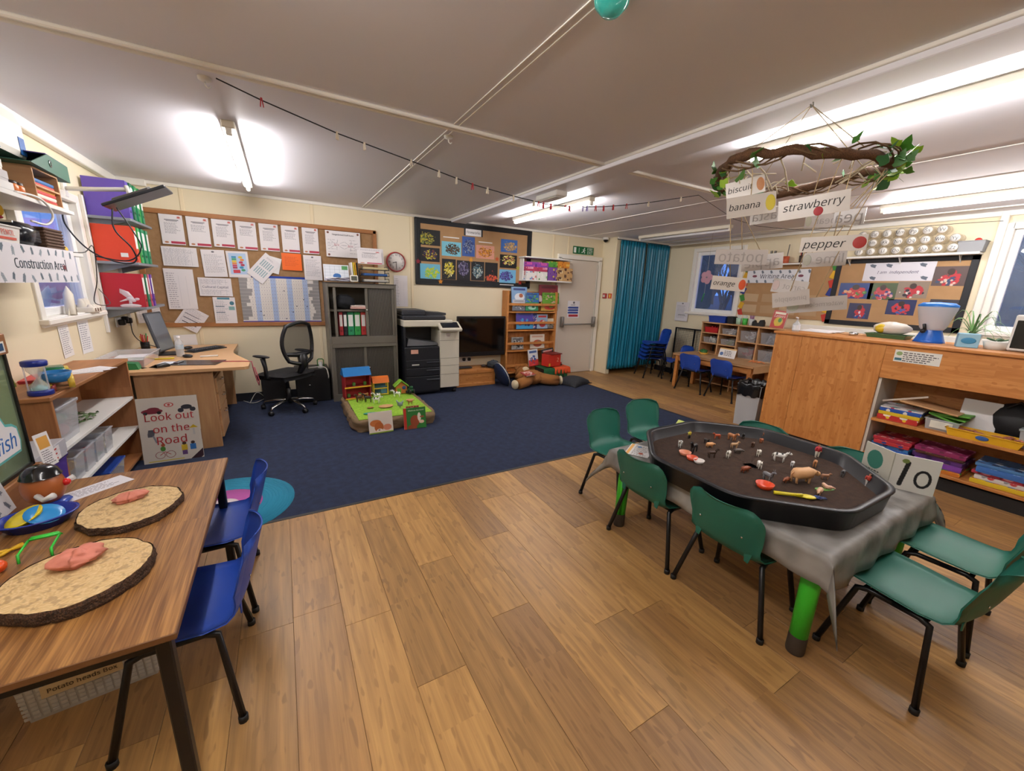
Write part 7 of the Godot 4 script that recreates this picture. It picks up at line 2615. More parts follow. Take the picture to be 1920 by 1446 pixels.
# ---------------------------------------------------------------- writing corner on the right wall
func on_side(called: String, tl: Array, br: Array, m: Material, label: String, category: String, group := "", x := 6.53, twist := 0.0) -> MeshInstance3D:   # a sheet on the right wall between two photo corners
	var a := fx(tl[0], tl[1], x)
	var b := fx(br[0], br[1], x)
	var o := sheet(called, absf(b.z - a.z), absf(a.y - b.y), m, (a + b) * 0.5, on_right * Basis(Vector3.BACK, twist), self, 0.0015)
	tag(o, label, category, group)
	return o
func writing_corner() -> void:
	var st := mb()
	var wb := thing("writing_board", "brown paper covered writing display on the right wall", "display board", V(6.547, 1.62, -3.26))
	bx(st, V(-0.006, 0, 0), V(0.012, 0.80, 1.24))
	obj("backing", st, kraft, wb)
	for i in 7:
		for s in [-1, 1]:
			st = mb()
			bx(st, V(-0.016, -0.36 + i * 0.115, s * 0.6), V(0.01, 0.1, 0.07), 0.003, Basis(Vector3.RIGHT, 0.35 if i % 2 else -0.35))
			obj("border_piece", st, hexm(["c0392b", "d9a82a", "3f8a3a", "2a3a8a"][i % 4], 0.7), wb)
	var im := blank(256, 64, Color("dfe0e6"))
	for i in 14:
		leaf_print(im, U(10 + i * 18.5, 9 if i % 2 else 55), 7, 1.2, Color("6d7684"))
	for x in [34, 222]:
		dot(im, x, 30, 10, 6, Color("7a3a4a"))
	var bn := on_side("writing_banner", [1403, 507], [1516, 531], print_mat(im), "white leaf-patterned banner reading Writing Area", "banner", "", 6.52)
	words("Writing Area", 0.08, Color("333c48"), V(0, 0, 0.002), Basis.IDENTITY, bn, 0.48)
	for i in 8:
		var z := -3.72 + (i % 4) * 0.28
		var y := 1.50 - (i / 4) * 0.17
		var s2 := sheet("writing_sample", 0.22, 0.12, hexm("b59672" if i % 2 else "c2a684", 0.8), V(6.534, y, z), on_right * Basis(Vector3.BACK, 0.05 * (i % 3 - 1)), self, 0.002)
		tag(s2, "%s brown writing sample %s the writing display" % [["first", "second", "third", "fourth"][i % 4], ["in the upper row of", "in the lower row of"][i / 4]], "paper", "writing samples")
	# a shelf of pots above
	var ps := thing("pot_shelf", "narrow white shelf with pencil pots above the writing display", "shelf", V(6.47, 2.0, -3.25))
	st = mb()
	bx(st, V(0, -0.01, 0), V(0.16, 0.02, 0.62), 0.002)
	obj("board", st, white_board, ps)
	for i in 3:
		var pt := thing("pencil_pot", ["dark pot of tools on the narrow shelf", "pot with a single tall feather on the narrow shelf", "pot of red and black pencils on the narrow shelf"][i], "pot", V(6.46, 2.0, [-3.46, -3.27, -3.05][i]), 0.0, "pots on the narrow shelf")
		st = mb(true)
		lathe(st, [U(0, 0), U(0.04, 0), U(0.045, 0.1), U(0.04, 0.1), U(0.036, 0.006), U(0, 0.006)], Vector3.ZERO, 14)
		obj("pot", st, hexm(["2a2d3a", "c05a3a", "4a3a34"][i], 0.5), pt)
		for k in (1 if i == 1 else 6):
			st = mb(true)
			var a := k * 1.05
			tube(st, [V(cos(a) * 0.015, 0.02, sin(a) * 0.015), V(cos(a) * 0.035, 0.19 if i != 1 else 0.27, sin(a) * 0.035)], 0.006, 6)
			obj("pencil", st, hexm(["3a4a6a", "5a5a60", "b52f2a"][i] if k % 2 == 0 else "1f2026", 0.5), pt)
	# pigeonhole cubby
	var cb := thing("cubby_unit", "wooden cubby unit of craft materials behind the writing table", "cubby shelf", V(6.15, 0, -3.6))
	st = mb()
	bx(st, V(0.18, 1.07, 0), V(0.37, 0.022, 1.30), 0.003, Basis.IDENTITY, 2)
	obj("top", st, beech, cb)
	st = mb()
	for i in 5:
		bx(st, V(0.18, 0.53, -0.64 + i * 0.31), V(0.34, 1.06, 0.02), 0.002, Basis.IDENTITY, 1)
	obj("upright", st, beech, cb)
	st = mb()
	for i in 4:
		for y in ([0.56, 0.73, 0.90] if i < 2 else [0.56, 0.82]):
			bx(st, V(0.18, y, -0.485 + i * 0.31), V(0.34, 0.016, 0.29), 0.002, Basis.IDENTITY, 2)
	bx(st, V(0.18, 0.08, 0), V(0.34, 0.02, 1.28), 0.002)
	obj("shelves", st, beech, cb)
	st = mb()
	bx(st, V(0.355, 0.55, 0), V(0.01, 1.05, 1.28))
	obj("back", st, shelf_wood, cb)
	var cells := [[0, 0.908, "b8262a", "red tray in the top left cubby hole"], [0, 0.738, "c9cec4", "clear tray of green card in the left cubby hole"], [1, 0.908, "cfc9c4", "white paper rolls tray in the cubby"], [1, 0.738, "7a8a52", "stack of green paper in the cubby"], [2, 0.828, "d6d2d4", "clear tub of white paper scraps in the cubby"], [2, 0.568, "b03a3a", "red-lidded clear tub in the cubby"], [3, 0.828, "9a9a9e", "clear tub of grey card tubes in the cubby"], [3, 0.568, "6d6f74", "clear tub of dark wires in the cubby"]]
	for c in cells:
		var z: float = -3.6 - 0.485 + c[0] * 0.31
		var big: bool = c[0] >= 2
		var t := tub("craft_tub", V(0.26, 0.16 if big else 0.085, 0.24), clear(Color(0.9, 0.91, 0.93), 0.16, 0.12) if c[0] != 0 or c[1] < 0.9 else hexm("b8262a", 0.4), V(6.31, c[1], z), 0.0, c[3], "tub", null, "tubs in the cubby unit")
		var g := RandomNumberGenerator.new()
		g.seed = int(z * -100)
		st = mb()
		for i in 14:
			bx(st, V(g.randf_range(-0.08, 0.08), g.randf_range(0.02, 0.13 if big else 0.06), g.randf_range(-0.07, 0.07)), V(0.09, 0.012, 0.03), 0.002, Basis(V(g.randf() - 0.5, g.randf(), g.randf() - 0.5).normalized(), g.randf() * 3.0))
		obj("contents", st, hexm(c[2], 0.7), t).set_meta("kind", "stuff")
	# on the cubby
	var cd := tub("blue_caddy", V(0.16, 0.1, 0.3), hexm("1f3f9c", 0.4), V(6.24, 1.081, -4.0), 0.0, "blue plastic caddy of craft tools on the cubby unit", "caddy")
	st = mb(true)
	for i in 6:
		tube(st, [V(0.0, 0.03, -0.1 + i * 0.04), V(0.02, 0.15 + 0.02 * (i % 3), -0.11 + i * 0.045)], 0.0, 6)
	obj("tools", st, hexm("17181c", 0.5), cd)
	tub("black_tub", V(0.14, 0.11, 0.1), hexm("1c1e22", 0.5), V(6.24, 1.081, -3.78), 0.0, "small black tub beside the blue caddy", "tub")
	for i in 3:
		var cp := thing("craft_cup", ["pale mint cup on the cubby unit", "bright green cup of pens on the cubby unit", "clear cup of pens on the cubby unit"][i], "cup", V(6.24, 1.081, -3.68 + i * 0.1), 0.0, "cups on the cubby unit")
		st = mb(true)
		lathe(st, [U(0, 0), U(0.034, 0), U(0.042, 0.1), U(0.038, 0.1), U(0.031, 0.005), U(0, 0.005)], Vector3.ZERO, 14)
		obj("cup", st, hexm(["a9c9b0", "3fa83f", "c6cac8"][i], 0.35), cp)
		st = mb(true)
		for k in 5:
			tube(st, [V(0, 0.01, 0), V(0.03 * cos(k * 1.3), 0.15, 0.03 * sin(k * 1.3))], 0.005, 5)
		obj("pens", st, hexm(["e0e4e0", "dfe6df", "8a4a8a"][i], 0.5), cp)
	var td := thing("tape_dispenser", "black tape dispenser on the cubby unit", "tape dispenser", V(6.23, 1.081, -3.36))
	st = mb()
	slab(st, PackedVector2Array([U(-0.08, 0), U(0.09, 0), U(0.09, 0.06), U(0.06, 0.085), U(0.04, 0.05), U(0.0, 0.045), U(-0.02, 0.09), U(-0.06, 0.1), U(-0.08, 0.06)]), 0.05, Transform3D(Basis(Vector3.UP, PI / 2), V(-0.025, 0, 0)))
	obj("body", st, hexm("141518", 0.4), td)
	var lt := book(0.19, 0.25, 0.02, cover_print("b8382c", ["d9b83a", "3f8a3a", "f0e6d0"], 9, 0), V(6.22, 1.081, -3.10), on_right * Basis(Vector3.BACK, -0.08) * Basis(Vector3.RIGHT, -0.12), "red Letters activity book standing on the cubby unit")
	words("Letters", 0.04, Color("f4eee0"), V(0, 0.17, 0.012), Basis.IDENTITY, lt, 0.15, "Droid Serif", true)
	words("E", 0.06, Color("f0d23a"), V(-0.02, 0.055, 0.012), Basis.IDENTITY, lt)
	# writing table
	var wt := thing("writing_table", "pine table covered with brown paper in front of the cubby unit", "table", V(5.87, 0, -3.64))
	st = mb()
	bx(st, V(0, 0.545, 0), V(0.56, 0.03, 1.32), 0.004, Basis.IDENTITY, 2)
	obj("tabletop", st, beech, wt)
	st = mb()
	bx(st, V(0, 0.562, 0), V(0.58, 0.003, 1.34))
	for s in [-1, 1]:
		bx(st, V(0, 0.51, s * 0.669), V(0.57, 0.10, 0.002))
	obj("paper_cover", st, kraft, wt)
	for sx in [-1, 1]:
		for sz in [-1, 1]:
			st = mb()
			bx(st, V(sx * 0.235, 0.265, sz * 0.60), V(0.055, 0.53, 0.055), 0.005, Basis.IDENTITY, 1)
			obj("leg", st, pine, wt)
	st = mb()
	for s in [-1, 1]:
		bx(st, V(s * 0.235, 0.485, 0), V(0.025, 0.085, 1.15), 0.003, Basis.IDENTITY, 2)
	obj("apron", st, pine, wt)
	im = blank(96, 56, Color("e8e4e2"))
	lines_print(im, 30, 88, 16, 48, 8, Color("3f3a3a"), 6, 3)
	im.fill_rect(Rect2i(0, 0, 96, 8), Color("e0b87a"))
	dot(im, 16, 34, 10, 10, Color("5a7ab0"))
	var ws := sheet("prompt_card", 0.27, 0.15, print_mat(im), V(5.98, 0.64, -3.62), on_right * Basis(Vector3.RIGHT, -0.25), self, 0.002)
	tag(ws, "white prompt card propped on the writing table", "card")
	var yd := thing("yellow_dish", "yellow dish of green scraps on the writing table", "dish", V(5.98, 0.564, -4.02))
	st = mb(true)
	lathe(st, [U(0, 0), U(0.06, 0), U(0.075, 0.03), U(0.07, 0.03), U(0.056, 0.006), U(0, 0.006)], Vector3.ZERO, 18)
	obj("dish", st, hexm("d9a83a", 0.4), yd)
	st = mb(true)
	blob(st, V(0, 0.045, 0), V(0.06, 0.035, 0.06), Basis.IDENTITY, 14, 8, 0.7, 3)
	obj("scraps", st, hexm("2f6a34", 0.8), yd)
	st = mb(true)
	var g2 := RandomNumberGenerator.new()
	g2.seed = 77
	for i in 9:
		var p := V(g2.randf_range(-0.05, 0.05), 0.008, g2.randf_range(-0.08, 0.08))
		tube(st, [p, p + V(0.05, 0.02, 0.03), p + V(0.02, 0.004, 0.09)], 0.004, 5)
	var os := obj("ribbon_heap", st, hexm("d9814a", 0.7))
	os.position = V(5.93, 0.564, -3.2)
	tag(os, "heap of orange ribbon on the writing table", "ribbon")
	# notes by the window
	var av := on_side("adventure_card", [1269, 566], [1288, 603], doc_print(41, "letter"), "white card reading adventure hanging beside the far window", "card", "", 6.52)
	words("adventure", 0.04, Color("2f2d30"), V(0, -0.06, 0.002), Basis.IDENTITY, av, 0.15)
	# independence board
	var ib := thing("photo_board", "brown display board reading I am independent with a black border", "display board", V(6.547, 1.61, -2.005))
	st = mb()
	bx(st, V(-0.006, 0, 0), V(0.012, 0.84, 1.28))
	obj("backing", st, kraft, ib)
	st = mb()
	for s in [-1, 1]:
		bx(st, V(-0.012, s * 0.395, 0), V(0.024, 0.06, 1.29), 0.003)
		bx(st, V(-0.012, 0, s * 0.615), V(0.024, 0.84, 0.06), 0.003)
	obj("border", st, hexm("16181d", 0.6), ib)
	var pr := [[1754.7, 500, 1809, 536.5, "5a4a48", ["b8303a", "3a4a6a", "d9c0b0"], "photo print of a red coat at the board's upper right"], [1576.6, 530.6, 1631, 561, "1f3a7a", ["c0323a", "d9a07a", "3f8a3a"], "photo print with blue chairs and a red jumper at the board's left"], [1632, 530.6, 1676.5, 563, "4a5a3a", ["b8404a", "d09aa0", "3a3f7a"], "photo print of a busy table under the title"], [1685.5, 528, 1736, 560, "8a7a6a", ["b8303a", "2f2430", "d9d2cc"], "photo print with a red skirt beside the busy table print"], [1593.4, 568, 1627, 599, "3a3a5a", ["c0323a", "d9d6da", "2f4a8a"], "photo print of red sleeves at the board's lower left"], [1665.7, 561, 1712, 592, "28305a", ["c0323a", "1c1a20", "3a5aa0"], "photo print of a dark head and red sleeves in the lower row"], [1745, 561, 1792, 590, "3a3a44", ["c9a08a", "b8303a", "7a8aa0"], "photo print of outdoor coats at the board's lower right"]]
	for i in pr.size():
		var p: Array = pr[i]
		im = blank(64, 48, Color(p[4]))
		var cs := []
		for c in p[5]:
			cs.append(Color(c))
		splash(im, U(34, 28), U(16, 14), [cs[0]], 30, 5.0, 20 + i)
		splash(im, U(30, 34), U(26, 12), cs, 22, 3.5, 50 + i)
		dot(im, 32, 13, 7, 8, Color("3a2a26"))
		on_side("photo_print", [p[0], p[1]], [p[2], p[3]], print_mat(im, 0.3), p[6], "photograph", "photo prints on the board", 6.535)
	im = blank(192, 56, Color("d8d6de"))
	for q in [[14, 8], [150, 8], [20, 46], [160, 46], [60, 8]]:
		leaf_print(im, U(q[0] + 8, q[1]), 8, 0.3, Color("5d6674"))
	var tc := on_side("title_sheet", [1624, 494], [1748, 527], print_mat(im), "white leaf-edged title sheet reading I am independent", "sign", "", 6.535)
	words("I am  independent", 0.06, Color("3a3a5a"), V(0, -0.005, 0.002), Basis.IDENTITY, tc, 0.38, "Droid Sans", true)
	var cpx := [[1583, 508, 1614, 524.7, "left of the title"], [1756, 541.5, 1792, 550, "under the red coat print"], [1573, 571, 1592, 582, "at the board's left edge"], [1634, 572, 1663.7, 580, "in the middle of the lower row"], [1708.5, 572, 1744, 584, "right of the dark head print"]]
	for c in cpx:
		im = blank(64, 24, Color("e6e4e8"))
		lines_print(im, 5, 60, 6, 20, 6, Color("4a4854"), 12, 2)
		on_side("caption_card", [c[0], c[1]], [c[2], c[3]], paper if c[4] != "left of the title" else print_mat(im), "white caption card " + c[4] + " on the photo board", "caption", "captions on the photo board", 6.537)
	# letter jars
	var js := thing("jar_shelf", "white shelf holding stacked letter jars above the photo board", "shelf", V(6.47, 2.05, -2.0))
	st = mb()
	bx(st, V(0, -0.012, 0), V(0.16, 0.024, 1.3), 0.003)
	obj("board", st, white_board, js)
	st = mb()
	for z in [-0.5, 0.0, 0.5]:
		slab(st, PackedVector2Array([U(0, -0.1), U(0.02, -0.1), U(0.12, -0.024), U(0, -0.024)]), 0.006, Transform3D(Basis(Vector3.UP, PI), V(0.08, 0, z)))
	obj("brackets", st, white_board, js)
	var cols3 := [["Zz", "Yy", ""], ["Xx", "Ww", "Vv"], ["Uu", "Tt", "Ss"], ["Rr", "Qq", "Pp"], ["Oo", "Nn", "Mm"], ["Ll", "Kk", "Jj"], ["Ii", "Hh", "Gg"], ["Ff", "Ee", "Dd"]]
	var glass := clear(Color(0.95, 0.88, 0.76), 0.22, 0.08)
	var lathe_jar: Mesh = null
	for i in 8:
		for k in 3:
			var s: String = cols3[i][k]
			if s == "":
				continue
			var j := thing("letter_jar", "clear jar lying with a round label marked %s on the jar shelf" % s, "jar", V(6.46, 2.05 + 0.052 + k * 0.1, -1.56 - i * 0.118), 0.0, "letter jars")
			if lathe_jar == null:
				st = mb(true)
				lathe(st, [U(0, 0.07), U(0.05, 0.07), U(0.05, -0.05), U(0.047, -0.056), U(0.047, -0.075), U(0, -0.075)].map(func(v): return U(v.x, -v.y)), Vector3.ZERO, 18, Basis(Vector3.BACK, PI / 2))
				st.generate_normals()
				lathe_jar = st.commit()
			obj("jar", lathe_jar, glass, j)
			st = mb(true)
			lathe(st, [U(0.04, 0), U(0.04, 0.002), U(0, 0.002)], V(-0.0755, 0, 0), 18, Basis(Vector3.BACK, PI / 2))
			obj("label", st, hexm("e9e6e0", 0.5), j)
			words(s, 0.035, Color("33302e"), V(-0.079, 0, 0), on_right, j)
	var gb := tub("grey_basket", V(0.14, 0.11, 0.2), hexm("8d8f92", 0.5), V(6.46, 2.05, -1.43), 0.0, "grey basket at the end of the jar shelf", "basket")
	st = mb(true)
	blob(st, V(6.46, 2.165, -1.40), V(0.03, 0.03, 0.03))
	tag(obj("red_ball", st, hexm("c0302a", 0.4)), "small red ball on the grey basket", "ball")
# ---------------------------------------------------------------- pine room divider
func divider() -> void:
	var X := 4.55
	var dv := thing("pine_divider", "long pine cupboard dividing the room with open shelves", "cupboard", V(X, 0, -2.24))
	var st := mb()
	# closed part: boards
	var zs := [0.0, 0.235, 0.895]
	for i in 2:
		st = mb()
		span(st, V(0, 0.10, zs[i] + 0.001), V(0.02, 1.135, zs[i + 1] - 0.001), 0.002, 1)
		obj("front_board", st, pine, dv)
	st = mb()
	span(st, V(0.0, 0.10, -0.02), V(0.70, 1.135, 0.0), 0.002, 1)
	obj("end_panel", st, pine, dv)
	st = mb()
	span(st, V(-0.02, 1.135, -0.035), V(0.72, 1.16, 3.2), 0.004, 2)
	obj("top", st, pine, dv)
	st = mb()
	span(st, V(0.0, 0.845, 0.895), V(0.02, 1.135, 3.2), 0.002, 2)
	obj("top_rail", st, pine, dv)
	st = mb()
	span(st, V(0.02, 0.10, 0.895), V(0.42, 1.13, 0.915), 0.0, 1)
	obj("partition", st, hexm("cfc8bc", 0.5), dv)
	st = mb()
	span(st, V(0.42, 0.10, 0.0), V(0.44, 1.135, 3.2), 0.0, 2)
	obj("back_panel", st, pine, dv)
	for y in [0.45, 0.12]:
		st = mb()
		span(st, V(0.0, y, 0.915), V(0.42, y + 0.025, 3.2), 0.003, 2)
		obj("shelf", st, pine, dv)
	st = mb()
	span(st, V(0.03, 0, 0.0), V(0.68, 0.10, 3.2))
	obj("plinth", st, hexm("121214", 0.6), dv)
	var im := blank(128, 48, Color("dcdad2"))
	lines_print(im, 26, 122, 8, 42, 8, Color("2f2a2a"), 8, 3)
	dot(im, 14, 14, 9, 8, Color("8aa06a"))
	im.fill_rect(Rect2i(4, 32, 20, 10), Color("3f6a7a"))
	var lb := sheet("shelf_notice", 0.285, 0.10, print_mat(im, 0.4), V(X - 0.0005, 1.052, -1.137), on_right, self, 0.002)
	tag(lb, "white printed notice on the pine divider's top rail", "notice")
	# games on the upper shelf
	var sx := X + 0.2
	var cm := clear(Color(0.88, 0.9, 0.92), 0.35, 0.12)
	var games := [["b8302c", ["e8c83a", "e6e2da"], 0.045, "red and white game box at the bottom of the upper shelf pile"], ["d9b82a", ["c03a2a", "2a4a9a"], 0.03, "yellow game box in the upper shelf pile"], ["2a55a8", ["e6e2da", "1f3a7a"], 0.03, "blue game box in the upper shelf pile"], ["d6d2d4", ["3a8a8a", "b83a5a"], 0.012, "white ring-bound pad on the upper shelf pile"]]
	var y := 0.476
	for i in 4:
		var g: Array = games[i]
		flat_box(V(0.27, g[2], 0.27), strip_print(Color(g[0]), [Color(g[1][0]), Color(g[1][1])], 170 + i), V(sx - 0.03, y, -1.165), 0.03 * i, g[3], "game_box", "box", "games on the upper divider shelf")
		y += g[2] + 0.001
	st = mb()
	bx(st, Vector3.ZERO, V(0.26, 0.014, 0.36), 0.003, Basis(Vector3.RIGHT, 0.1), 2)
	var wt := obj("wooden_tray", st, beech)
	wt.position = V(sx - 0.02, 0.645, -1.0)
	tag(wt, "thin wooden tray lying across the upper shelf games", "tray")
	st = mb()
	bx(st, V(0, 0, 0), V(0.02, 0.016, 0.3), 0.003, Basis(Vector3.RIGHT, -0.35))
	var pr := obj("peg_strip", st, hexm("c9b8a8", 0.6))
	pr.position = V(sx - 0.08, 0.675, -1.17)
	tag(pr, "slanting patterned strip leaning on the game pile", "toy")
	var lt := tub("labelled_tub", V(0.22, 0.09, 0.2), cm, V(sx - 0.03, 0.476, -0.90), 0.0, "clear tub with a blank white label on the upper divider shelf", "tub")
	sheet("label", 0.13, 0.06, hexm("d9d8cc", 0.5), V(-0.112, 0.05, 0), on_right, lt, 0.002)
	st = mb()
	for i in 3:
		bx(st, V(0, 0.1 + i * 0.02, 0.02 * i), V(0.16, 0.014, 0.2), 0.002, Basis(Vector3.RIGHT, 0.3 - 0.2 * i))
	obj("green_card", st, hexm("5a9a34", 0.6), lt)
	st = mb()
	bx(st, V(0, 0.14, 0), V(0.012, 0.28, 0.21), 0.003, Basis(Vector3.BACK, -0.12))
	var wp := obj("white_board_pad", st, hexm("d9d7d8", 0.6))
	wp.position = V(sx + 0.02, 0.477, -0.745)
	tag(wp, "white printed panel leaning at the back of the divider shelf", "panel")
	var bag := thing("black_bag", "round black bag at the back of the divider shelf", "bag", V(sx + 0.07, 0.476, -0.56))
	st = mb(true)
	blob(st, V(0, 0.15, 0), V(0.09, 0.15, 0.15), Basis.IDENTITY, 18, 12, 0.12, 3)
	obj("body", st, hexm("101116", 0.6), bag)
	st = mb(true)
	tube(st, [V(-0.06, 0.26, -0.06), V(-0.07, 0.32, 0), V(-0.06, 0.26, 0.06)], 0.008, 6)
	obj("strap", st, hexm("15161c", 0.6), bag)
	var yt := tub("yellow_tray", V(0.15, 0.06, 0.40), hexm("d9a520", 0.4), V(X + 0.075, 0.476, -0.66), 0.0, "long yellow tray of puzzle pieces at the shelf's front edge", "tray")
	st = mb()
	var rg := RandomNumberGenerator.new()
	rg.seed = 5
	for i in 30:
		bx(st, V(rg.randf_range(-0.055, 0.055), 0.045 + rg.randf() * 0.015, rg.randf_range(-0.17, 0.17)), V(0.03, 0.004, 0.03), 0.001, Basis(Vector3.UP, rg.randf() * 3) * Basis(Vector3.RIGHT, rg.randf_range(-0.4, 0.4)))
	obj("puzzle_pieces", st, hexm("b5705a", 0.6), yt).set_meta("kind", "stuff")
	st = mb(true)
	blob(st, V(-0.073, 0.03, 0.0), V(0.003, 0.018, 0.035))
	obj("blue_badge", st, hexm("2f5aa0", 0.4), yt)
	tub("clear_case", V(0.2, 0.13, 0.3), cm, V(sx + 0.0, 0.476, -0.36), 0.0, "clear plastic case behind the yellow tray", "tub", clear(Color(0.85, 0.9, 0.9), 0.5, 0.1))
	# lower shelf piles
	var piles := [[-1.16, 0.26, [["1f2a4a", ["b8382c", "3a5aa0"], 0.035, "navy"], ["2a5aa8", ["c03a3a", "e0dcd0"], 0.04, "blue"], ["3a78b8", ["e6e2da", "1f3a7a"], 0.03, "sky blue"], ["b8343a", ["2a4a9a", "e0c8b0"], 0.03, "red"], ["a82a3a", ["e0b0a0", "3a2a4a"], 0.03, "crimson"]], "pile nearest the partition"], [-0.86, 0.3, [["c9762a", ["3f9a3a", "b8302c"], 0.03, "orange flowered"], ["7a3fa0", ["e0c83a", "d9589a"], 0.045, "purple"], ["5a2f7a", ["d9d2e0", "3a1f5a"], 0.04, "violet"], ["4a2a20", ["c9a06a", "2a1a14"], 0.02, "brown"], ["8a2a5a", ["d98ab0", "5a1f3a"], 0.035, "plum"]], "tall middle pile"], [-0.50, 0.32, [["d9b92a", ["2a55a8", "c03a2a"], 0.035, "yellow"], ["d6d2cc", ["b83a3a", "8a8a90"], 0.03, "white"], ["b8364a", ["e0a0a8", "7a1f2a"], 0.025, "rose"], ["3a6ab0", ["d9dce0", "1f3f7a"], 0.045, "bright blue"], ["4a78a8", ["2a3a5a", "d0d8e0"], 0.025, "steel blue"]], "far pile"]]
	for p in piles:
		y = 0.146
		for i in p[2].size():
			var g: Array = p[2][i]
			flat_box(V(0.28, g[2], p[1] - 0.02 * (i % 2)), strip_print(Color(g[0]), [Color(g[1][0]), Color(g[1][1])], int(200 - p[0] * 90) + i), V(sx - 0.03 + 0.012 * (i % 3), y, p[0]), 0.06 * sin(i * 2.3), "%s game box in the %s on the bottom divider shelf" % [g[3], p[3]], "game_box", "box", "games on the bottom divider shelf")
			y += g[2] + 0.001
	# on top
	var top := 1.16
	var pm := thing("blue_dispenser", "blue and frosted plastic dispenser standing on the pine divider", "dispenser", V(4.98, top, -1.20))
	st = mb(true)
	lathe(st, [U(0, 0), U(0.11, 0), U(0.1, 0.02), U(0.075, 0.09), U(0.07, 0.11)], Vector3.ZERO, 6)
	obj("base", st, hexm("1f62c4", 0.3), pm)
	st = mb(true)
	lathe(st, [U(0.07, 0.11), U(0.085, 0.13), U(0.125, 0.29), U(0.127, 0.31)], Vector3.ZERO, 20)
	obj("hopper", st, clear(Color(0.82, 0.84, 0.88), 0.75, 0.35), pm)
	st = mb(true)
	lathe(st, [U(0.128, 0.31), U(0.128, 0.325), U(0.1, 0.345), U(0, 0.352)], Vector3.ZERO, 20)
	obj("lid", st, hexm("2f7ad0", 0.25), pm)
	st = mb(true)
	tube(st, [V(-0.09, 0.1, -0.02), V(-0.11, 0.16, -0.03)], 0.012, 8)
	blob(st, V(-0.1, 0.1, -0.03), V(0.02, 0.02, 0.02))
	obj("tap", st, hexm("15161a", 0.4), pm)
	var gt := tub("green_tray", V(0.2, 0.035, 0.30), hexm("4a6a44", 0.4), V(5.06, top, -1.50), 0.0, "green tray under the bread bag on the divider", "tray")
	var bb := thing("bread_bag", "white plastic bag of bread with a yellow label on the green tray", "bread", V(5.06, top + 0.037, -1.49))
	st = mb(true)
	blob(st, V(0, 0.055, 0), V(0.085, 0.06, 0.14), Basis.IDENTITY, 24, 14, 0.18, 12)
	obj("bag", st, hexm("d9d3c8", 0.35), bb)
	st = mb(true)
	blob(st, V(-0.035, 0.05, -0.06), V(0.055, 0.045, 0.055), Basis.IDENTITY, 14, 10, 0.15, 13)
	obj("label", st, hexm("d9b92a", 0.35), bb)
	st = mb()
	bx(st, V(0, 0.004, 0), V(0.3, 0.008, 0.3), 0.002)
	var cb := obj("chopping_board", st, beech)
	cb.position = V(5.1, top, -1.85)
	tag(cb, "wooden chopping board lying on the divider top", "board")
	for i in 3:
		var s2 := sheet("paper_stack", 0.21, 0.3, paper, V(4.98 + 0.03 * i, top + 0.002 + 0.006 * i, -2.06 + 0.02 * i), Basis(Vector3.UP, 0.1 * i) * Basis(Vector3.RIGHT, -PI / 2), self, 0.006)
		tag(s2, ["bottom stack of white paper at the divider's end", "middle stack of white paper at the divider's end", "top stack of white paper at the divider's end"][i], "paper", "paper stacks on the divider")
	st = mb(true)
	lathe(st, [U(0, 0), U(0.035, 0), U(0.036, 0.03), U(0.028, 0.035), U(0, 0.035)], Vector3.ZERO, 14)
	var tin := obj("steel_tin", st, chrome)
	tin.position = V(4.9, top, -1.72)
	tag(tin, "small shiny tin on the divider beside the chopping board", "tin")
	var sb := thing("sanitiser_bottle", "clear pump bottle of hand sanitiser near the divider's end", "bottle", V(4.75, top, -2.17))
	st = mb(true)
	lathe(st, [U(0, 0), U(0.034, 0), U(0.036, 0.01), U(0.036, 0.075), U(0.015, 0.1), U(0.013, 0.11)], Vector3.ZERO, 16)
	obj("body", st, clear(Color(0.9, 0.93, 0.95), 0.45, 0.06), sb)
	st = mb(true)
	lathe(st, [U(0.0365, 0.015), U(0.0365, 0.065)], Vector3.ZERO, 16)
	obj("label", st, hexm("dfe6ec", 0.4), sb)
	st = mb(true)
	tube(st, [V(0, 0.11, 0), V(0, 0.14, 0), V(-0.035, 0.145, 0)], 0.008, 8)
	obj("pump", st, hexm("e8e8ea", 0.35), sb)
	var tb := thing("tissue_box", "light blue tissue box on the divider", "box", V(4.82, top, -0.94), 0.3)
	st = mb()
	bx(st, V(0, 0.055, 0), V(0.12, 0.11, 0.12), 0.003)
	obj("carton", st, hexm("8fc0d8", 0.5), tb)
	st = mb(true)
	blob(st, V(-0.061, 0.055, 0), V(0.002, 0.025, 0.042))
	obj("badge", st, hexm("3a8ab8", 0.4), tb)
	var sp := thing("spider_plant", "spider plant with long striped leaves in a pale pot", "plant", V(5.0, top, -0.96))
	st = mb(true)
	lathe(st, [U(0, 0), U(0.05, 0), U(0.065, 0.1), U(0.058, 0.1), U(0.05, 0.085), U(0, 0.085)], Vector3.ZERO, 18)
	obj("pot", st, hexm("d6cfc2", 0.5), sp)
	var lg := RandomNumberGenerator.new()
	lg.seed = 31
	for i in 22:
		var a := lg.randf() * TAU
		var l := lg.randf_range(0.12, 0.26)
		var rise := lg.randf_range(0.06, 0.24)
		st = mb(true)
		var rows := []
		for j in 7:
			var s := j / 6.0
			var c := V(cos(a) * l * s, 0.09 + rise * sin(s * PI * 0.75) - 0.08 * s * s, sin(a) * l * s)
			var w := 0.008 * (1.0 - s * 0.9)
			var side := V(-sin(a), 0, cos(a)) * w
			rows.append([c - side, c + V(0, 0.002, 0), c + side])
		grid(st, rows)
		obj("leaf", st, hexm(["6f9a5a", "8fb07a", "4f7a44"][i % 3], 0.6), sp)
	var wb := thing("white_planter", "low white bowl with a small dark plant on the divider", "planter", V(4.86, top, -0.79))
	st = mb(true)
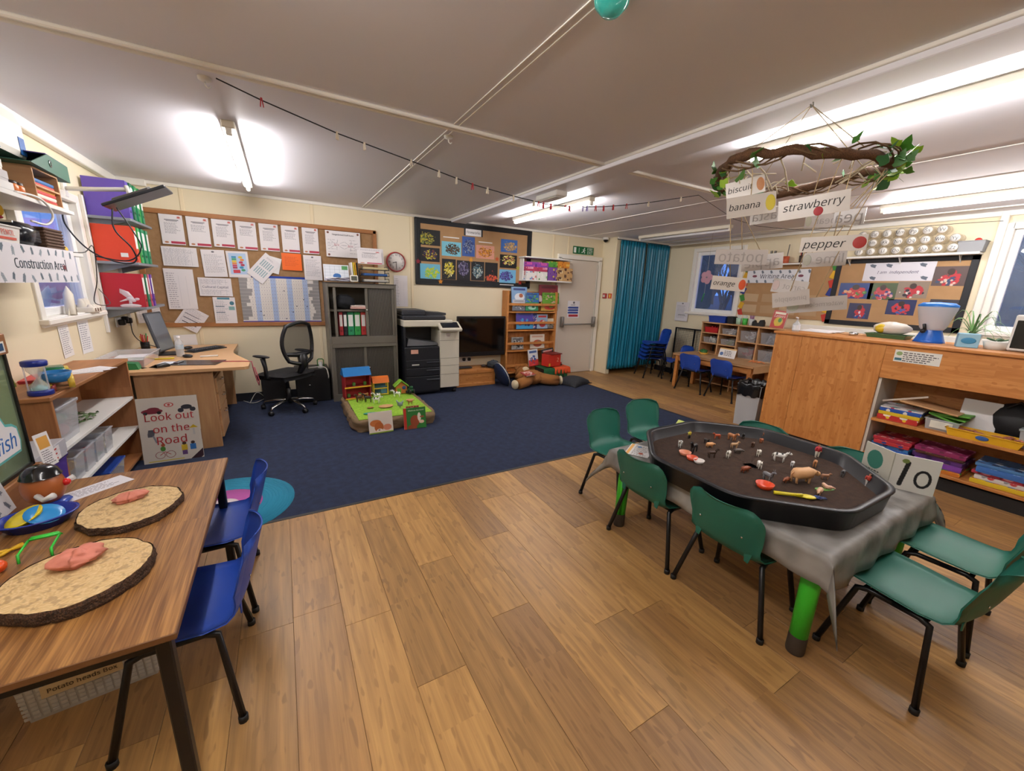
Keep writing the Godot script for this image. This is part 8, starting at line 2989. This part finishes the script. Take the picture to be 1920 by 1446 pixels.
	lathe(st, [U(0, 0), U(0.06, 0), U(0.075, 0.06), U(0.068, 0.06), U(0.055, 0.045), U(0, 0.045)], Vector3.ZERO, 18)
	obj("bowl", st, hexm("dcd8d0", 0.4), wb)
	for i in 5:
		st = mb(true)
		var a := i * 1.3
		blob(st, V(cos(a) * 0.04, 0.075, sin(a) * 0.04), V(0.035, 0.006, 0.016), Basis(Vector3.UP, -a) * Basis(Vector3.BACK, 0.3), 10, 6)
		obj("leaf", st, hexm("2f5a34", 0.5), wb)
	var mw := thing("microwave", "white microwave with a dark door at the divider's end", "microwave", V(5.0, top, -0.50))
	st = mb()
	bx(st, V(0, 0.14, 0), V(0.36, 0.27, 0.46), 0.008)
	obj("casing", st, hexm("e0ded8", 0.4), mw)
	st = mb()
	bx(st, V(-0.182, 0.13, -0.05), V(0.008, 0.21, 0.33), 0.003)
	var md := obj("door", st, hexm("17191c", 0.15), mw)
	st = mb()
	for i in 6:
		bx(st, V(-0.187, 0.06 + i * 0.028, -0.05), V(0.002, 0.006, 0.2))
	obj("door_vents", st, hexm("2a2d30", 0.3), mw)
	# bin at the end
	var bn := tub("grey_bin", V(0.30, 0.50, 0.26), hexm("a9abad", 0.5), V(4.80, 0, -2.50), 0.1, "grey waste bin at the end of the pine divider", "bin")
	st = mb(true)
	var rr := []
	for j in 6:
		var row := []
		for i in 41:
			var a := TAU * (i % 40) / 40.0
			var sq := pow(pow(absf(cos(a)), 6.0) + pow(absf(sin(a)), 6.0), -1.0 / 6.0)
			var k: float = [0.94, 0.99, 1.07, 1.12, 1.12, 1.10][j] * (1.0 + 0.035 * sin(i * 2.9 + j * 1.3))
			row.append(V(cos(a) * sq * 0.15 * k, [0.42, 0.515, 0.53, 0.50, 0.45, 0.37][j] + 0.012 * sin(i * 1.7), sin(a) * sq * 0.13 * k))
		rr.append(row)
	grid(st, rr)
	obj("bin_bag", st, hexm("101114", 0.25), bn)


# ---------------------------------------------------------------- play tray table
func tray_table() -> void:
	var T := V(2.295, 0, -1.105)
	var t := thing("tray_table", "low table with thick lime green legs under the play tray", "table", T)
	var st := mb()
	bx(st, V(0, 0.512, 0), V(1.06, 0.026, 1.14), 0.004)
	obj("tabletop", st, hexm("b08a5a", 0.5), t)
	for sx in [-1, 1]:
		for sz in [-1, 1]:
			var foot := V(sx * 0.49, 0, sz * 0.53)
			st = mb(true)
			tube(st, [foot + V(0, 0.075, 0), foot + V(-sx * 0.005, 0.5, -sz * 0.005)], [0.034, 0.038], 16)
			var lg := obj("leg", st, hexm("35b52a", 0.35), t)
			st = mb(true)
			lathe(st, [U(0, 0), U(0.034, 0), U(0.036, 0.01), U(0.035, 0.085), U(0.033, 0.09)], foot, 16)
			obj("foot", st, hexm("3a2f26", 0.7), lg)
	# grey oilcloth draped over it
	var nz := noise(61, 2.2)
	var rows := []
	var hx := 0.56
	var hz := 0.60
	var N := 44
	for j in N + 1:
		var row := []
		for i in N + 1:
			var u := (-1.0 + 2.0 * i / N) * (hx + 0.13)
			var v := (-1.0 + 2.0 * j / N) * (hz + 0.15)
			var ox := maxf(0.0, absf(u) - hx)
			var oz := maxf(0.0, absf(v) - hz)
			var cu := clampf(u, -hx, hx)
			var cv := clampf(v, -hz, hz)
			var y := 0.5275
			var drop := 0.0
			if ox > 0 or oz > 0:
				drop = ox + oz
				var flare := 0.12 * drop + 0.008 * sin((u + v) * 26.0) * minf(1.0, drop * 8.0)
				if ox > 0 and oz > 0:
					flare += 0.5 * minf(ox, oz)
				cu += signf(u) * (flare if ox > 0 else 0.0)
				cv += signf(v) * (flare if oz > 0 else 0.0)
				y -= maxf(0.0, drop - 0.004) * 0.98
			row.append(V(cu, y + 0.0012 * nz.get_noise_2d(u * 8, v * 8), cv))
		rows.append(row)
	for r in rows:
		r.reverse()
	st = mb(true)
	shell(st, rows, 0.002)
	var cloth := obj("oilcloth", st, bump(tri_mat(speckle_tex(256, Color("6d6a66"), Color("94918c"), 63, 0.02), 1.2, 0.45), 64, 0.03, 1.2))
	cloth.position = T
	tag(cloth, "grey mottled oilcloth draped over the low tray table", "tablecloth")
	# the black tray
	var C := V(2.215, 0.5285, -1.10)
	var ring := func(k: float, y: float) -> Array:
		var out := []
		var base := [U(0.555, 0.235), U(0.235, 0.555), U(-0.235, 0.555), U(-0.555, 0.235), U(-0.555, -0.235), U(-0.235, -0.555), U(0.235, -0.555), U(0.555, -0.235)]
		for i in 8:
			var p: Vector2 = base[i]
			var a: Vector2 = base[(i + 7) % 8]
			var b: Vector2 = base[(i + 1) % 8]
			for s in 5:
				var q := s / 4.0
				var p0 := p.lerp(a, 0.16)
				var p1 := p.lerp(b, 0.16)
				var v := p0.lerp(p, q).lerp(p.lerp(p1, q), q) * k
				out.append(V(v.x, y, v.y))
		return out
	var tr := thing("play_tray", "large black octagonal plastic tray filled with soil and toy animals", "tray", C)
	st = mb(true)
	var prof := [[0.80, 0.0], [0.955, 0.0], [0.965, 0.004], [0.985, 0.088], [1.0, 0.096], [1.0, 0.102], [0.955, 0.104], [0.945, 0.098], [0.915, 0.022], [0.90, 0.018], [0.0, 0.018]]
	var pr := []
	for p in prof:
		pr.append(ring.call(p[0], p[1]))
	for j in pr.size() - 1:
		for i in 40:
			var k := (i + 1) % 40
			var mid: Vector3 = (pr[j][i] + pr[j][k]) * 0.5
			var dr: float = prof[j + 1][0] - prof[j][0]
			var dy: float = prof[j + 1][1] - prof[j][1]
			var n := V(mid.x, 0, mid.z).normalized()
			face(st, [pr[j][i], pr[j][k], pr[j + 1][k], pr[j + 1][i]] if prof[j + 1][0] > 0 else [pr[j][i], pr[j][k], pr[j + 1][k]], n * dy - V(0, dr, 0) * 0.6 + (V(0, 0.001, 0) if j == pr.size() - 2 else Vector3.ZERO))
	obj("tray", st, hexm("15161a", 0.38), tr)
	st = mb(true)
	var sn := noise(88, 9.0, 4)
	var lev := []
	for q in [0.918, 0.85, 0.75, 0.65, 0.55, 0.45, 0.35, 0.25, 0.15, 0.06]:
		var r: Array = ring.call(q, 0.036)
		for i in r.size():
			r[i].y += 0.006 * sn.get_noise_2d(r[i].x * 3.0, r[i].z * 3.0) + (0.0 if q > 0.9 else 0.004 * sn.get_noise_2d(r[i].x * 22.0, r[i].z * 22.0))
		r.append(r[0])
		r.reverse()
		lev.append(r)
	grid(st, lev)
	var soil := tri_mat(speckle_tex(256, Color("24170f"), Color("4e3524"), 66, 0.5), 5.0, 1.0)
	bump(soil, 67, 0.4, 6.0)
	obj("soil", st, soil, tr).set_meta("kind", "stuff")
	# what lives in it
	var A := [["cow", "cow", 1275, 838, 0.06, 0.4, "small black and white calf at the tray's left end"], ["horse", "1c1a1c", 1300, 848, 0.075, 0.2, "black toy horse near the tray's left end"], ["dog", "2a2422", 1324, 832, 0.05, 1.2, "dark toy dog behind the black horse"], ["dog", "b8502a", 1344, 823, 0.05, -0.5, "orange toy dog by the tray's back rim"], ["cow", "b5764a", 1371, 826, 0.07, 1.4, "tan toy cow facing out by the tray's back rim"], ["dog", "1f1c1c", 1393, 823, 0.055, 0.5, "black toy dog by the tray's back rim"], ["dog", "b5663f", 1427, 831, 0.045, 0.1, "rust toy fox beside the brown figure"], ["pig", "d9a06a", 1330, 839, 0.055, 2.8, "peach toy pig lying behind the dark calf"], ["lamb", "c09a72", 1376, 841, 0.055, 2.7, "tan toy lamb in the tray"], ["dog", "5a3a28", 1411, 839, 0.05, 0.3, "low brown toy animal half sunk in soil"], ["horse", "3f2a20", 1334, 858, 0.055, 2.6, "dark brown toy foal in the tray"], ["lamb", "e8e4d8", 1365, 858, 0.06, 0.3, "white toy goat standing by the grey pig"], ["pig", "57504c", 1383, 850, 0.05, 2.5, "grey toy pig in the tray"], ["lamb", "ece8dc", 1422, 855, 0.055, 0.2, "white toy sheep in the middle of the tray"], ["lamb", "f0ece4", 1423, 878, 0.06, 0.7, "white toy lamb with spots in front of the sheep"], ["cow", "cow", 1460, 865, 0.075, 2.0, "black and white toy cow in the middle of the tray"], ["lamb", "e4e4e6", 1485, 875, 0.045, 0.2, "small white toy lamb behind the big pig"], ["dog", "c98a5a", 1527, 875, 0.055, 0.3, "ginger toy calf behind the big pig"], ["pig", "8a4526", 1396, 886, 0.06, 3.0, "red-brown toy pig at the tray's front"], ["donkey", "77777c", 1438, 901, 0.065, 1.3, "grey toy donkey with tall ears by the orange bowl"], ["pig", "d9a878", 1501, 905, 0.135, 2.75, "big pink toy pig in the tray"], ["pig", "8a4a2c", 1474, 905, 0.05, 0.0, "small brown toy pig beside the big pig"], ["dog", "a8795a", 1546, 899, 0.045, 2.4, "small fawn toy dog in front of the wolf"], ["dog", "5d5c5e", 1579, 894, 0.055, 0.2, "grey toy wolf near the tray's right end"], ["pig", "dcb08c", 1536, 927, 0.055, 0.2, "pale toy piglet by the yellow spoon"], ["pig", "e0b498", 1545, 915, 0.04, 0.9, "tiny pink toy piglet on the green leaf"], ["pig", "d9a890", 1552, 919, 0.04, 2.2, "second tiny toy piglet on the green leaf"]]
	for a in A:
		var o := animal(a[0], a[1], a[4], a[6], "toy animals in the play tray")
		var p := fy(a[2], a[3], 0.563)
		o.position = p
		o.rotation.y = a[5]
	var Pp := [[1292, 823, 0.06, "c9b83a", "1c1c20", "toy figure in yellow and black by the tray's back rim", 0.0], [1430, 824, 0.06, "7a4a2c", "4a3526", "toy figure in brown by the tray's back rim", 0.4], [1531, 858, 0.085, "b02a34", "d9d2c4", "toy farmer in a red jacket by the back rim", 2.6], [1626, 912, 0.07, "b8402f", "d9d4cc", "toy figure in red and white at the tray's right end", 1.6]]
	for p in Pp:
		var o := figurine(p[2], p[3], p[4], p[5], "toy figures in the play tray")
		o.position = fy(p[0], p[1], 0.563)
		o.rotation.y = p[6]
	var lie := figurine(0.06, "2f4a8a", "2a3a6a", "toy figure in blue lying by the yellow spoon", "toy figures in the play tray")
	lie.transform = Transform3D(Basis(Vector3.UP, 0.8) * Basis(Vector3.RIGHT, -PI / 2), fy(1550, 935, 0.575))
	var B := [[1433, 915, 0.042, "d9481f", "orange plastic bowl in the soil"], [1284, 853, 0.035, "d98a6a", "peach plastic dish at the tray's left rim"], [1297, 862, 0.032, "d9532f", "orange plastic dish at the tray's left rim"], [1310, 868, 0.03, "e2ddd8", "white plastic dish at the tray's left rim"]]
	for b in B:
		st = mb(true)
		lathe(st, [U(0, 0), U(b[2] * 0.75, 0), U(b[2], b[2] * 0.6), U(b[2] * 0.93, b[2] * 0.6), U(b[2] * 0.68, 0.004), U(0, 0.004)], Vector3.ZERO, 20)
		var o := obj("toy_bowl", st, hexm(b[3], 0.35))
		o.position = fy(b[0], b[1], 0.563)
		tag(o, b[4], "bowl", "bowls in the play tray")
	var sp := thing("toy_spoon", "yellow plastic spoon lying on the soil at the front rim", "spoon", fy(1490, 930, 0.57), atan2(-(fy(1517, 932, 0.57) - fy(1465, 925, 0.57)).z, (fy(1517, 932, 0.57) - fy(1465, 925, 0.57)).x))
	st = mb(true)
	tube(st, [V(-0.09, 0.004, 0), V(0, 0.006, 0), V(0.03, 0.005, 0)], [0.009, 0.008, 0.012], 8)
	obj("handle", st, hexm("d9c81f", 0.35), sp)
	st = mb(true)
	blob(st, V(0.055, 0.005, 0), V(0.035, 0.007, 0.022))
	obj("spoon_bowl", st, hexm("d9c81f", 0.35), sp)
	st = mb()
	slab(st, ellipse(0.05, 0.018, 14), 0.003, Transform3D(Basis(Vector3.RIGHT, -PI / 2), Vector3.ZERO))
	var gl := obj("green_leaf", st, hexm("5a8a3a", 0.6))
	gl.transform = Transform3D(Basis(Vector3.UP, -0.5), fy(1546, 918, 0.565))
	tag(gl, "green plastic leaf under the tiny piglets", "toy")
	# cards on the cloth
	var im := blank(96, 128, Color("e9e6e4"))
	lines_print(im, 24, 88, 12, 118, 8, Color("3a3436"), 14, 3)
	im.fill_rect(Rect2i(4, 4, 12, 120), Color("e0a85a"))
	dot(im, 40, 26, 10, 8, Color("3f7ab0"))
	dot(im, 60, 96, 10, 9, Color("b8553a"))
	var pc := sheet("prompt_sheet", 0.14, 0.19, print_mat(im), fy(1199, 845, 0.531), Basis(Vector3.UP, -1.05) * Basis(Vector3.RIGHT, -PI / 2), self, 0.001)
	tag(pc, "printed prompt sheet lying on the grey oilcloth corner", "paper")
	var bk := thing("open_board_book", "board book with bold black drawings standing open on the oilcloth", "book", V(2.74, 0.5285, -0.66))
	for s in 2:
		im = blank(96, 96, Color("dcdad4"))
		if s == 0:
			stroke(im, U(30, 20), U(22, 80), 5, Color("1f1f22"))
			dot(im, 66, 56, 18, 24, Color("222226"))
			dot(im, 66, 56, 12, 18, Color("dcdad4"))
			dot(im, 24, 16, 8, 6, Color("7a8a4a"))
		else:
			im.fill(Color("c9c6b8"))
			dot(im, 40, 40, 26, 26, Color("3a7a6a"))
			lines_print(im, 12, 84, 70, 90, 8, Color("3a3a3a"), 4, 3)
		var u: Vector3 = [V(0.35, 0, 0.937), V(-0.5, 0, 0.866)][s]
		var pg := obj("page_board", card_mesh(0.17, 0.19, 0.006), print_mat(im, 0.35), bk)
		pg.transform = Transform3D(Basis(u, Vector3.UP, u.cross(Vector3.UP)), u * (0.085 if s == 0 else -0.085) + V(0, 0.096, 0))
	var lb := thing("lime_book", "thin lime and white book lying behind the tray's back rim", "book", V(2.44, 0.5285, -1.68), 0.5)
	st = mb()
	bx(st, V(0, 0.04, 0), V(0.22, 0.006, 0.16), 0.001, Basis(Vector3.RIGHT, 0.15))
	obj("cover", st, hexm("b9c86a", 0.4), lb)
	st = mb()
	bx(st, V(0, 0.0175, 0.01), V(0.18, 0.033, 0.12), 0.002)
	obj("block", st, hexm("d6d4c4", 0.6), lb)
	# green chairs
	var ch := make_chair("green_chair", Color("146050"), "green chair on the tray table's left side by the near green leg", "green chairs at the tray table")
	ch.position = V(1.86, 0, -0.897)
	ch.rotation.y = -PI / 2
	for c in [[1.86, -1.395, -PI / 2, "green chair on the tray table's left side by the far green leg"], [2.08, -1.935, PI + 0.08, "green chair beyond the tray near the prompt sheet"], [2.56, -2.02, PI - 0.1, "green chair beyond the tray beside the lime book"], [2.70, -1.40, PI / 2, "green chair on the divider side near the tray's back rim"], [2.70, -0.86, PI / 2, "green chair on the divider side near the open board book"], [2.67, -0.37, 0.05, "green chair at the tray table's front nearer the divider"], [2.15, -0.365, -0.05, "green chair at the tray table's front beside the hanging cloth corner"]]:
		copy_of(ch, V(c[0], 0, c[1]), c[2], c[3])

# ---------------------------------------------------------------- hanging things
func ceiling_things() -> void:
	var st := mb(true)
	for i in 3:
		var p := fy([383, 841, 1120][i], [145, 255, 318][i], 2.45)
		var h := thing("ceiling_hook", "white plastic ceiling hook %s" % ["by the strip above the desk light", "by the strip above the grey cabinets", "by the strip near the beam"][i], "hook", p, 0.0, "white ceiling hooks")
		st = mb(true)
		lathe(st, [U(0, 0), U(0.03, 0), U(0.028, -0.012), U(0.012, -0.02), U(0, -0.02)].map(func(v): return v), Vector3.ZERO, 14)
		obj("base", st, white_board, h)
		st = mb(true)
		tube(st, [V(0, -0.018, 0), V(0, -0.035, 0), V(0.012, -0.045, 0), V(0.022, -0.035, 0)], 0.004, 6)
		obj("hook", st, white_board, h)
	# emergency light
	var em := thing("emergency_light", "white emergency light box on the ceiling beam", "emergency light", V(2.37, 2.405, -3.45))
	st = mb()
	bx(st, V(0, -0.025, 0), V(0.13, 0.05, 0.36), 0.008)
	obj("box", st, white_board, em)
	st = mb()
	bx(st, V(0, -0.053, 0), V(0.09, 0.008, 0.3), 0.002)
	obj("diffuser", st, hexm("d9d9d4", 0.2), em)
	# turquoise lantern at the top of the view
	var tl := thing("teal_lantern", "turquoise glass lantern hanging from the ceiling", "lantern", V(1.03, 2.45, -1.21))
	st = mb(true)
	lathe(st, [U(0, -0.075), U(0.03, -0.07), U(0.055, -0.045), U(0.06, -0.02), U(0.05, 0)], Vector3.ZERO, 20)
	obj("shade", st, clear(Color("2fc4b8"), 0.65, 0.05), tl)
	# peg line
	var A := fy(405, 147, 2.43)
	var B := fy(1310, 366, 2.43)
	var px := [[405, 147], [490, 188], [632, 250], [771, 302], [886, 346], [963, 368], [1020, 382], [1070, 388], [1130, 388], [1175, 384.5], [1216, 380], [1277, 371], [1310, 366]]
	var pts := []
	for p in px:
		pts.append(fplane(p[0], p[1], A, B))
	st = mb(true)
	tube(st, pts, 0.0035, 5)
	tag(obj("peg_line", st, hexm("1f2026", 0.7)), "dark cord of little pegs sagging under the ceiling", "cord")
	var pegs := [[490, 187, "r"], [632, 250, "w"], [683, 270, "w"], [771, 302, "w"], [823, 322, "w"], [856, 335, "w"], [886, 346, "r"], [914, 354, "w"], [963, 368, "w"], [1001, 378, "w"], [1010, 380, "r"], [1019, 382, "r"], [1033, 384, "r"], [1060, 387, "r"], [1068, 388, "r"], [1093, 388, "l"], [1101, 388, "l"], [1117, 388, "r"], [1132, 388, "r"], [1150, 386, "r"], [1175, 384, "r"], [1216, 380, "w"], [1277, 371, "w"]]
	var pcol := {"r": "b5303a", "w": "d9cdb8", "l": "b0a8d9"}
	var pname := {"r": "red", "w": "pale wooden", "l": "lilac"}
	for i in pegs.size():
		var g: Array = pegs[i]
		var t := thing("clothes_peg", "%s mini peg clipped on the dark ceiling cord" % pname[g[2]], "peg", fplane(g[0], g[1], A, B) + V(0, -0.004, 0), i * 0.9, "pegs on the ceiling cord")
		for s in [-1, 1]:
			st = mb()
			bx(st, V(s * 0.0045, -0.008, 0), V(0.005, 0.042, 0.011), 0.001, Basis(Vector3.BACK, s * 0.12))
			obj("prong", st, hexm(pcol[g[2]], 0.6), t)
	var C := fx(1885, 414, 6.52)
	pts = []
	for p in [[1310, 366], [1330, 380], [1376, 411], [1420, 424], [1480, 430], [1560, 433], [1620, 431], [1700, 427], [1800, 419], [1885, 414]]:
		pts.append(fplane(p[0], p[1], B, C))
	st = mb(true)
	tube(st, pts, 0.0025, 5)
	tag(obj("ceiling_line", st, hexm("26262a", 0.7)), "thin dark cord running on to the right wall", "cord")
	# ivy ring with word cards
	var W := V(2.28, 2.09, -1.17)
	var wr := thing("ivy_ring", "twig ring with ivy hanging from a ceiling hook", "hanging mobile", W)
	var R := 0.36
	var tz := noise(7, 1.2)
	st = mb(true)
	var rp := []
	var rad := []
	for i in 65:
		var a := TAU * (i % 64) / 64.0
		var n := tz.get_noise_2d(cos(a) * 2.0, sin(a) * 2.0)
		rp.append(V(cos(a) * R * (1.0 + 0.06 * n), 0.03 * sin(a * 2.0 + 1.0) + 0.02 * n, sin(a) * R * (1.0 + 0.06 * n)))
		rad.append(0.021 + 0.006 * tz.get_noise_2d(cos(a) * 9.0, sin(a) * 9.0))
	tube(st, rp, rad, 10, false)
	var twig := tri_mat(speckle_tex(128, Color("3a2618"), Color("7a5638"), 73, 0.2), 8.0, 0.9)
	obj("twig_ring", st, twig, wr)
	st = mb(true)
	for k in 3:
		var wp := []
		for i in 49:
			var a := TAU * i / 48.0 + k
			wp.append(V(cos(a) * R, 0, sin(a) * R) + V(cos(a) * cos(a * 7 + k), sin(a * 7 + k), sin(a) * cos(a * 7 + k)) * 0.026)
		tube(st, wp, 0.004, 5)
	obj("vine", st, hexm("6b5238", 0.9), wr)
	var iv := RandomNumberGenerator.new()
	iv.seed = 19
	for i in 84:
		var a := iv.randf() * TAU
		if i < 40:
			a = iv.randf_range(0.4, 1.8)
		elif i < 58:
			a = iv.randf_range(3.7, 4.8)
		var p := V(cos(a) * R, 0, sin(a) * R) * iv.randf_range(0.94, 1.14) + V(0, iv.randf_range(-0.05, 0.05), 0)
		var s := iv.randf_range(0.02, 0.037)
		var lv := PackedVector2Array([U(0, -1.0), U(0.45, -0.75), U(0.95, -0.2), U(0.5, 0.1), U(0.35, 0.55), U(0, 1.1), U(-0.35, 0.55), U(-0.5, 0.1), U(-0.95, -0.2), U(-0.45, -0.75)])
		for q in lv.size():
			lv[q] *= s
		st = mb()
		slab(st, lv, 0.001, Transform3D(Basis.from_euler(V(iv.randf_range(-1.2, 1.2), iv.randf() * TAU, iv.randf_range(-1.0, 1.0))), p))
		obj("ivy_leaf", st, hexm(["3f7a2c", "2c5f30", "8fb52f", "4f8f34"][i % 4], 0.5), wr)
	for i in 10:
		var a := iv.randf() * TAU
		st = mb(true)
		var p := V(cos(a), 0, sin(a)) * R
		var q := p * iv.randf_range(0.2, 0.75) + V(0, iv.randf_range(-0.12, 0.02), 0)
		tube(st, [p, p.lerp(q, 0.5) + V(0, 0.02, 0), q], 0.0035, 5)
		tube(st, [p.lerp(q, 0.6), p.lerp(q, 0.6) + V(iv.randf_range(-0.05, 0.05), -0.04, iv.randf_range(-0.05, 0.05))], 0.003, 5)
		obj("white_twig", st, hexm("d9cfb8", 0.8), wr)
	st = mb(true)
	for k in 4:
		var a := k * PI / 2 + 0.5
		tube(st, [V(cos(a) * R, 0.01, sin(a) * R), V(0, 0.30, 0)], 0.0022, 5)
	obj("hanging_string", st, hexm("b5a58a", 0.8), wr)
	st = mb(true)
	tube(st, [V(0, 0.36, 0), V(0, 0.325, 0), V(0.012, 0.312, 0), V(0.014, 0.30, 0), V(0, 0.292, 0), V(-0.012, 0.30, 0)], 0.004, 6)
	obj("ceiling_hook", st, hexm("8d8a86", 0.4, 0.5), wr)
	var cards := [
		["biscuit", 1397, 352, 62, 33, 2.33, false, 0.20, "c98a5a", ""], ["banana", 1408, 385, 80, 40, 2.30, false, 0.14, "d9c84a", ""], ["pasta", 1441, 404, 60, 28, 2.62, true, 0.08, "", ""], ["strawberry", 1524, 386, 106, 40, 2.25, false, 0.12, "b8303a", "low"], ["pear", 1540, 414, 50, 26, 2.62, true, 0.03, "a9b58a", ""], ["pea", 1592, 407, 46, 30, 2.55, true, 0.0, "", ""], ["pepper", 1561, 457, 97, 30, 2.28, false, 0.02, "b02a26", ""], ["potato", 1389, 482, 86, 29, 2.38, true, 0.0, "", ""], ["apple", 1428, 492, 66, 30, 2.56, true, 0.10, "", ""], ["lime", 1545, 486, 64, 29, 2.58, true, 0.06, "a9b59a", ""], ["orange", 1366, 532, 58, 27, 2.42, false, -0.06, "d9582f", ""], ["carrot", 1480, 538, 56, 27, 2.58, true, -0.12, "c9a0a0", ""], ["pineapple", 1482, 560, 56, 30, 2.42, true, 0.18, "", ""], ["watermelon", 1530, 571, 90, 28, 2.48, true, 0.14, "a9c2a0", ""]]
	for i in cards.size():
		var c: Array = cards[i]
		var d := ray(c[1], c[2])
		var k: float = c[5] / U(d.x, d.z).length()
		var at: Vector3 = cam_at + d * k
		var s := k * V(d.x, d.y, d.z).length() / FOCAL
		s = k / FOCAL
		var out := -V(d.x, 0, d.z).normalized()
		var b := frame_of(out) * Basis(Vector3.UP, 0.25 * sin(i * 2.1)) * Basis(Vector3.BACK, c[7])
		var w: float = c[3] * s * 1.02
		var h: float = c[4] * s * 0.92
		var cd := thing("word_card", ("laminated word card reading %s hanging from the ivy ring" if not c[6] else "back of the laminated %s card hanging from the ivy ring") % c[0], "card", at, 0.0, "word cards on the ivy ring")
		cd.basis = b
		var sh := mb()
		bx(sh, Vector3.ZERO, V(w, h, 0.002), 0.0)
		obj("card", sh, hexm("dcd6d0" if not c[6] else "c9c4c2", 0.25), cd)
		var pic: bool = c[8] != ""
		var flip := Basis(V(-1, 0, 0), V(0, 1, 0), V(0, 0, 1)) if c[6] else Basis.IDENTITY
		words(c[0], h * 0.6, Color("2a2826") if not c[6] else Color("a5a09e"), V((-0.13 if pic and c[9] == "" else 0.0) * w * (-1 if c[6] else 1), 0.08 * h if c[9] == "low" else 0.0, 0.0014), flip, cd, w * (0.62 if pic and c[9] == "" else 0.84), "Droid Sans", not c[6])
		if pic:
			sh = mb(true)
			var pc := V(w * 0.39 * (-1 if c[6] else 1), 0, 0.001) if c[9] == "" else V(w * 0.08, -h * 0.3, 0.001)
			var pr := V(minf(h * 0.36, w * 0.1), h * 0.38, 0.0012) if c[9] == "" else V(h * 0.2, h * 0.22, 0.0012)
			blob(sh, pc, pr, Basis.IDENTITY, 16, 8)
			obj("picture", sh, mt(Color(c[8]) if not c[6] else Color(c[8]).lerp(Color("c9c4c2"), 0.6), 0.5), cd)
		# its string up to the ring
		var a := atan2(at.z - W.z, at.x - W.x)
		var up := V(at.x, W.y - 0.01, at.z)
		var top := W + V(cos(a), 0, sin(a)) * R
		sh = mb(true)
		var inv := Transform3D(b, at).affine_inverse()
		tube(sh, [inv * (at + b.y * h * 0.5), inv * V(lerpf(at.x, top.x, 0.5), lerpf(at.y + h * 0.5, W.y, 0.6), lerpf(at.z, top.z, 0.5)), inv * top], 0.002, 5)
		obj("string", sh, hexm("c2ab84", 0.8), cd)
	# flower and butterfly mobile by the far window
	var fm := thing("flower_mobile", "pink paper flower on a string before the far window", "mobile", fx(1325, 520, 5.9))
	st = mb(true)
	for k in 5:
		var a := TAU * k / 5
		blob(st, V(0, sin(a) * 0.06, cos(a) * 0.06), V(0.004, 0.05, 0.05), Basis.IDENTITY, 12, 6)
	obj("petals", st, hexm("b58a9a", 0.7), fm)
	st = mb(true)
	tube(st, [V(0, 2.45 - fm.position.y, 0), V(0, -0.25, 0)], 0.002, 5)
	obj("string", st, hexm("c9c0b0", 0.8), fm)
	st = mb(true)
	tube(st, [V(0, -0.25, 0), V(0, -0.38, -0.03)], 0.008, 6)
	obj("green_weight", st, hexm("2f8a4a", 0.6), fm)

func V(x: float, y: float, z: float) -> Vector3:
	return Vector3(x, y, z)
func U(x: float, y: float) -> Vector2:
	return Vector2(x, y)
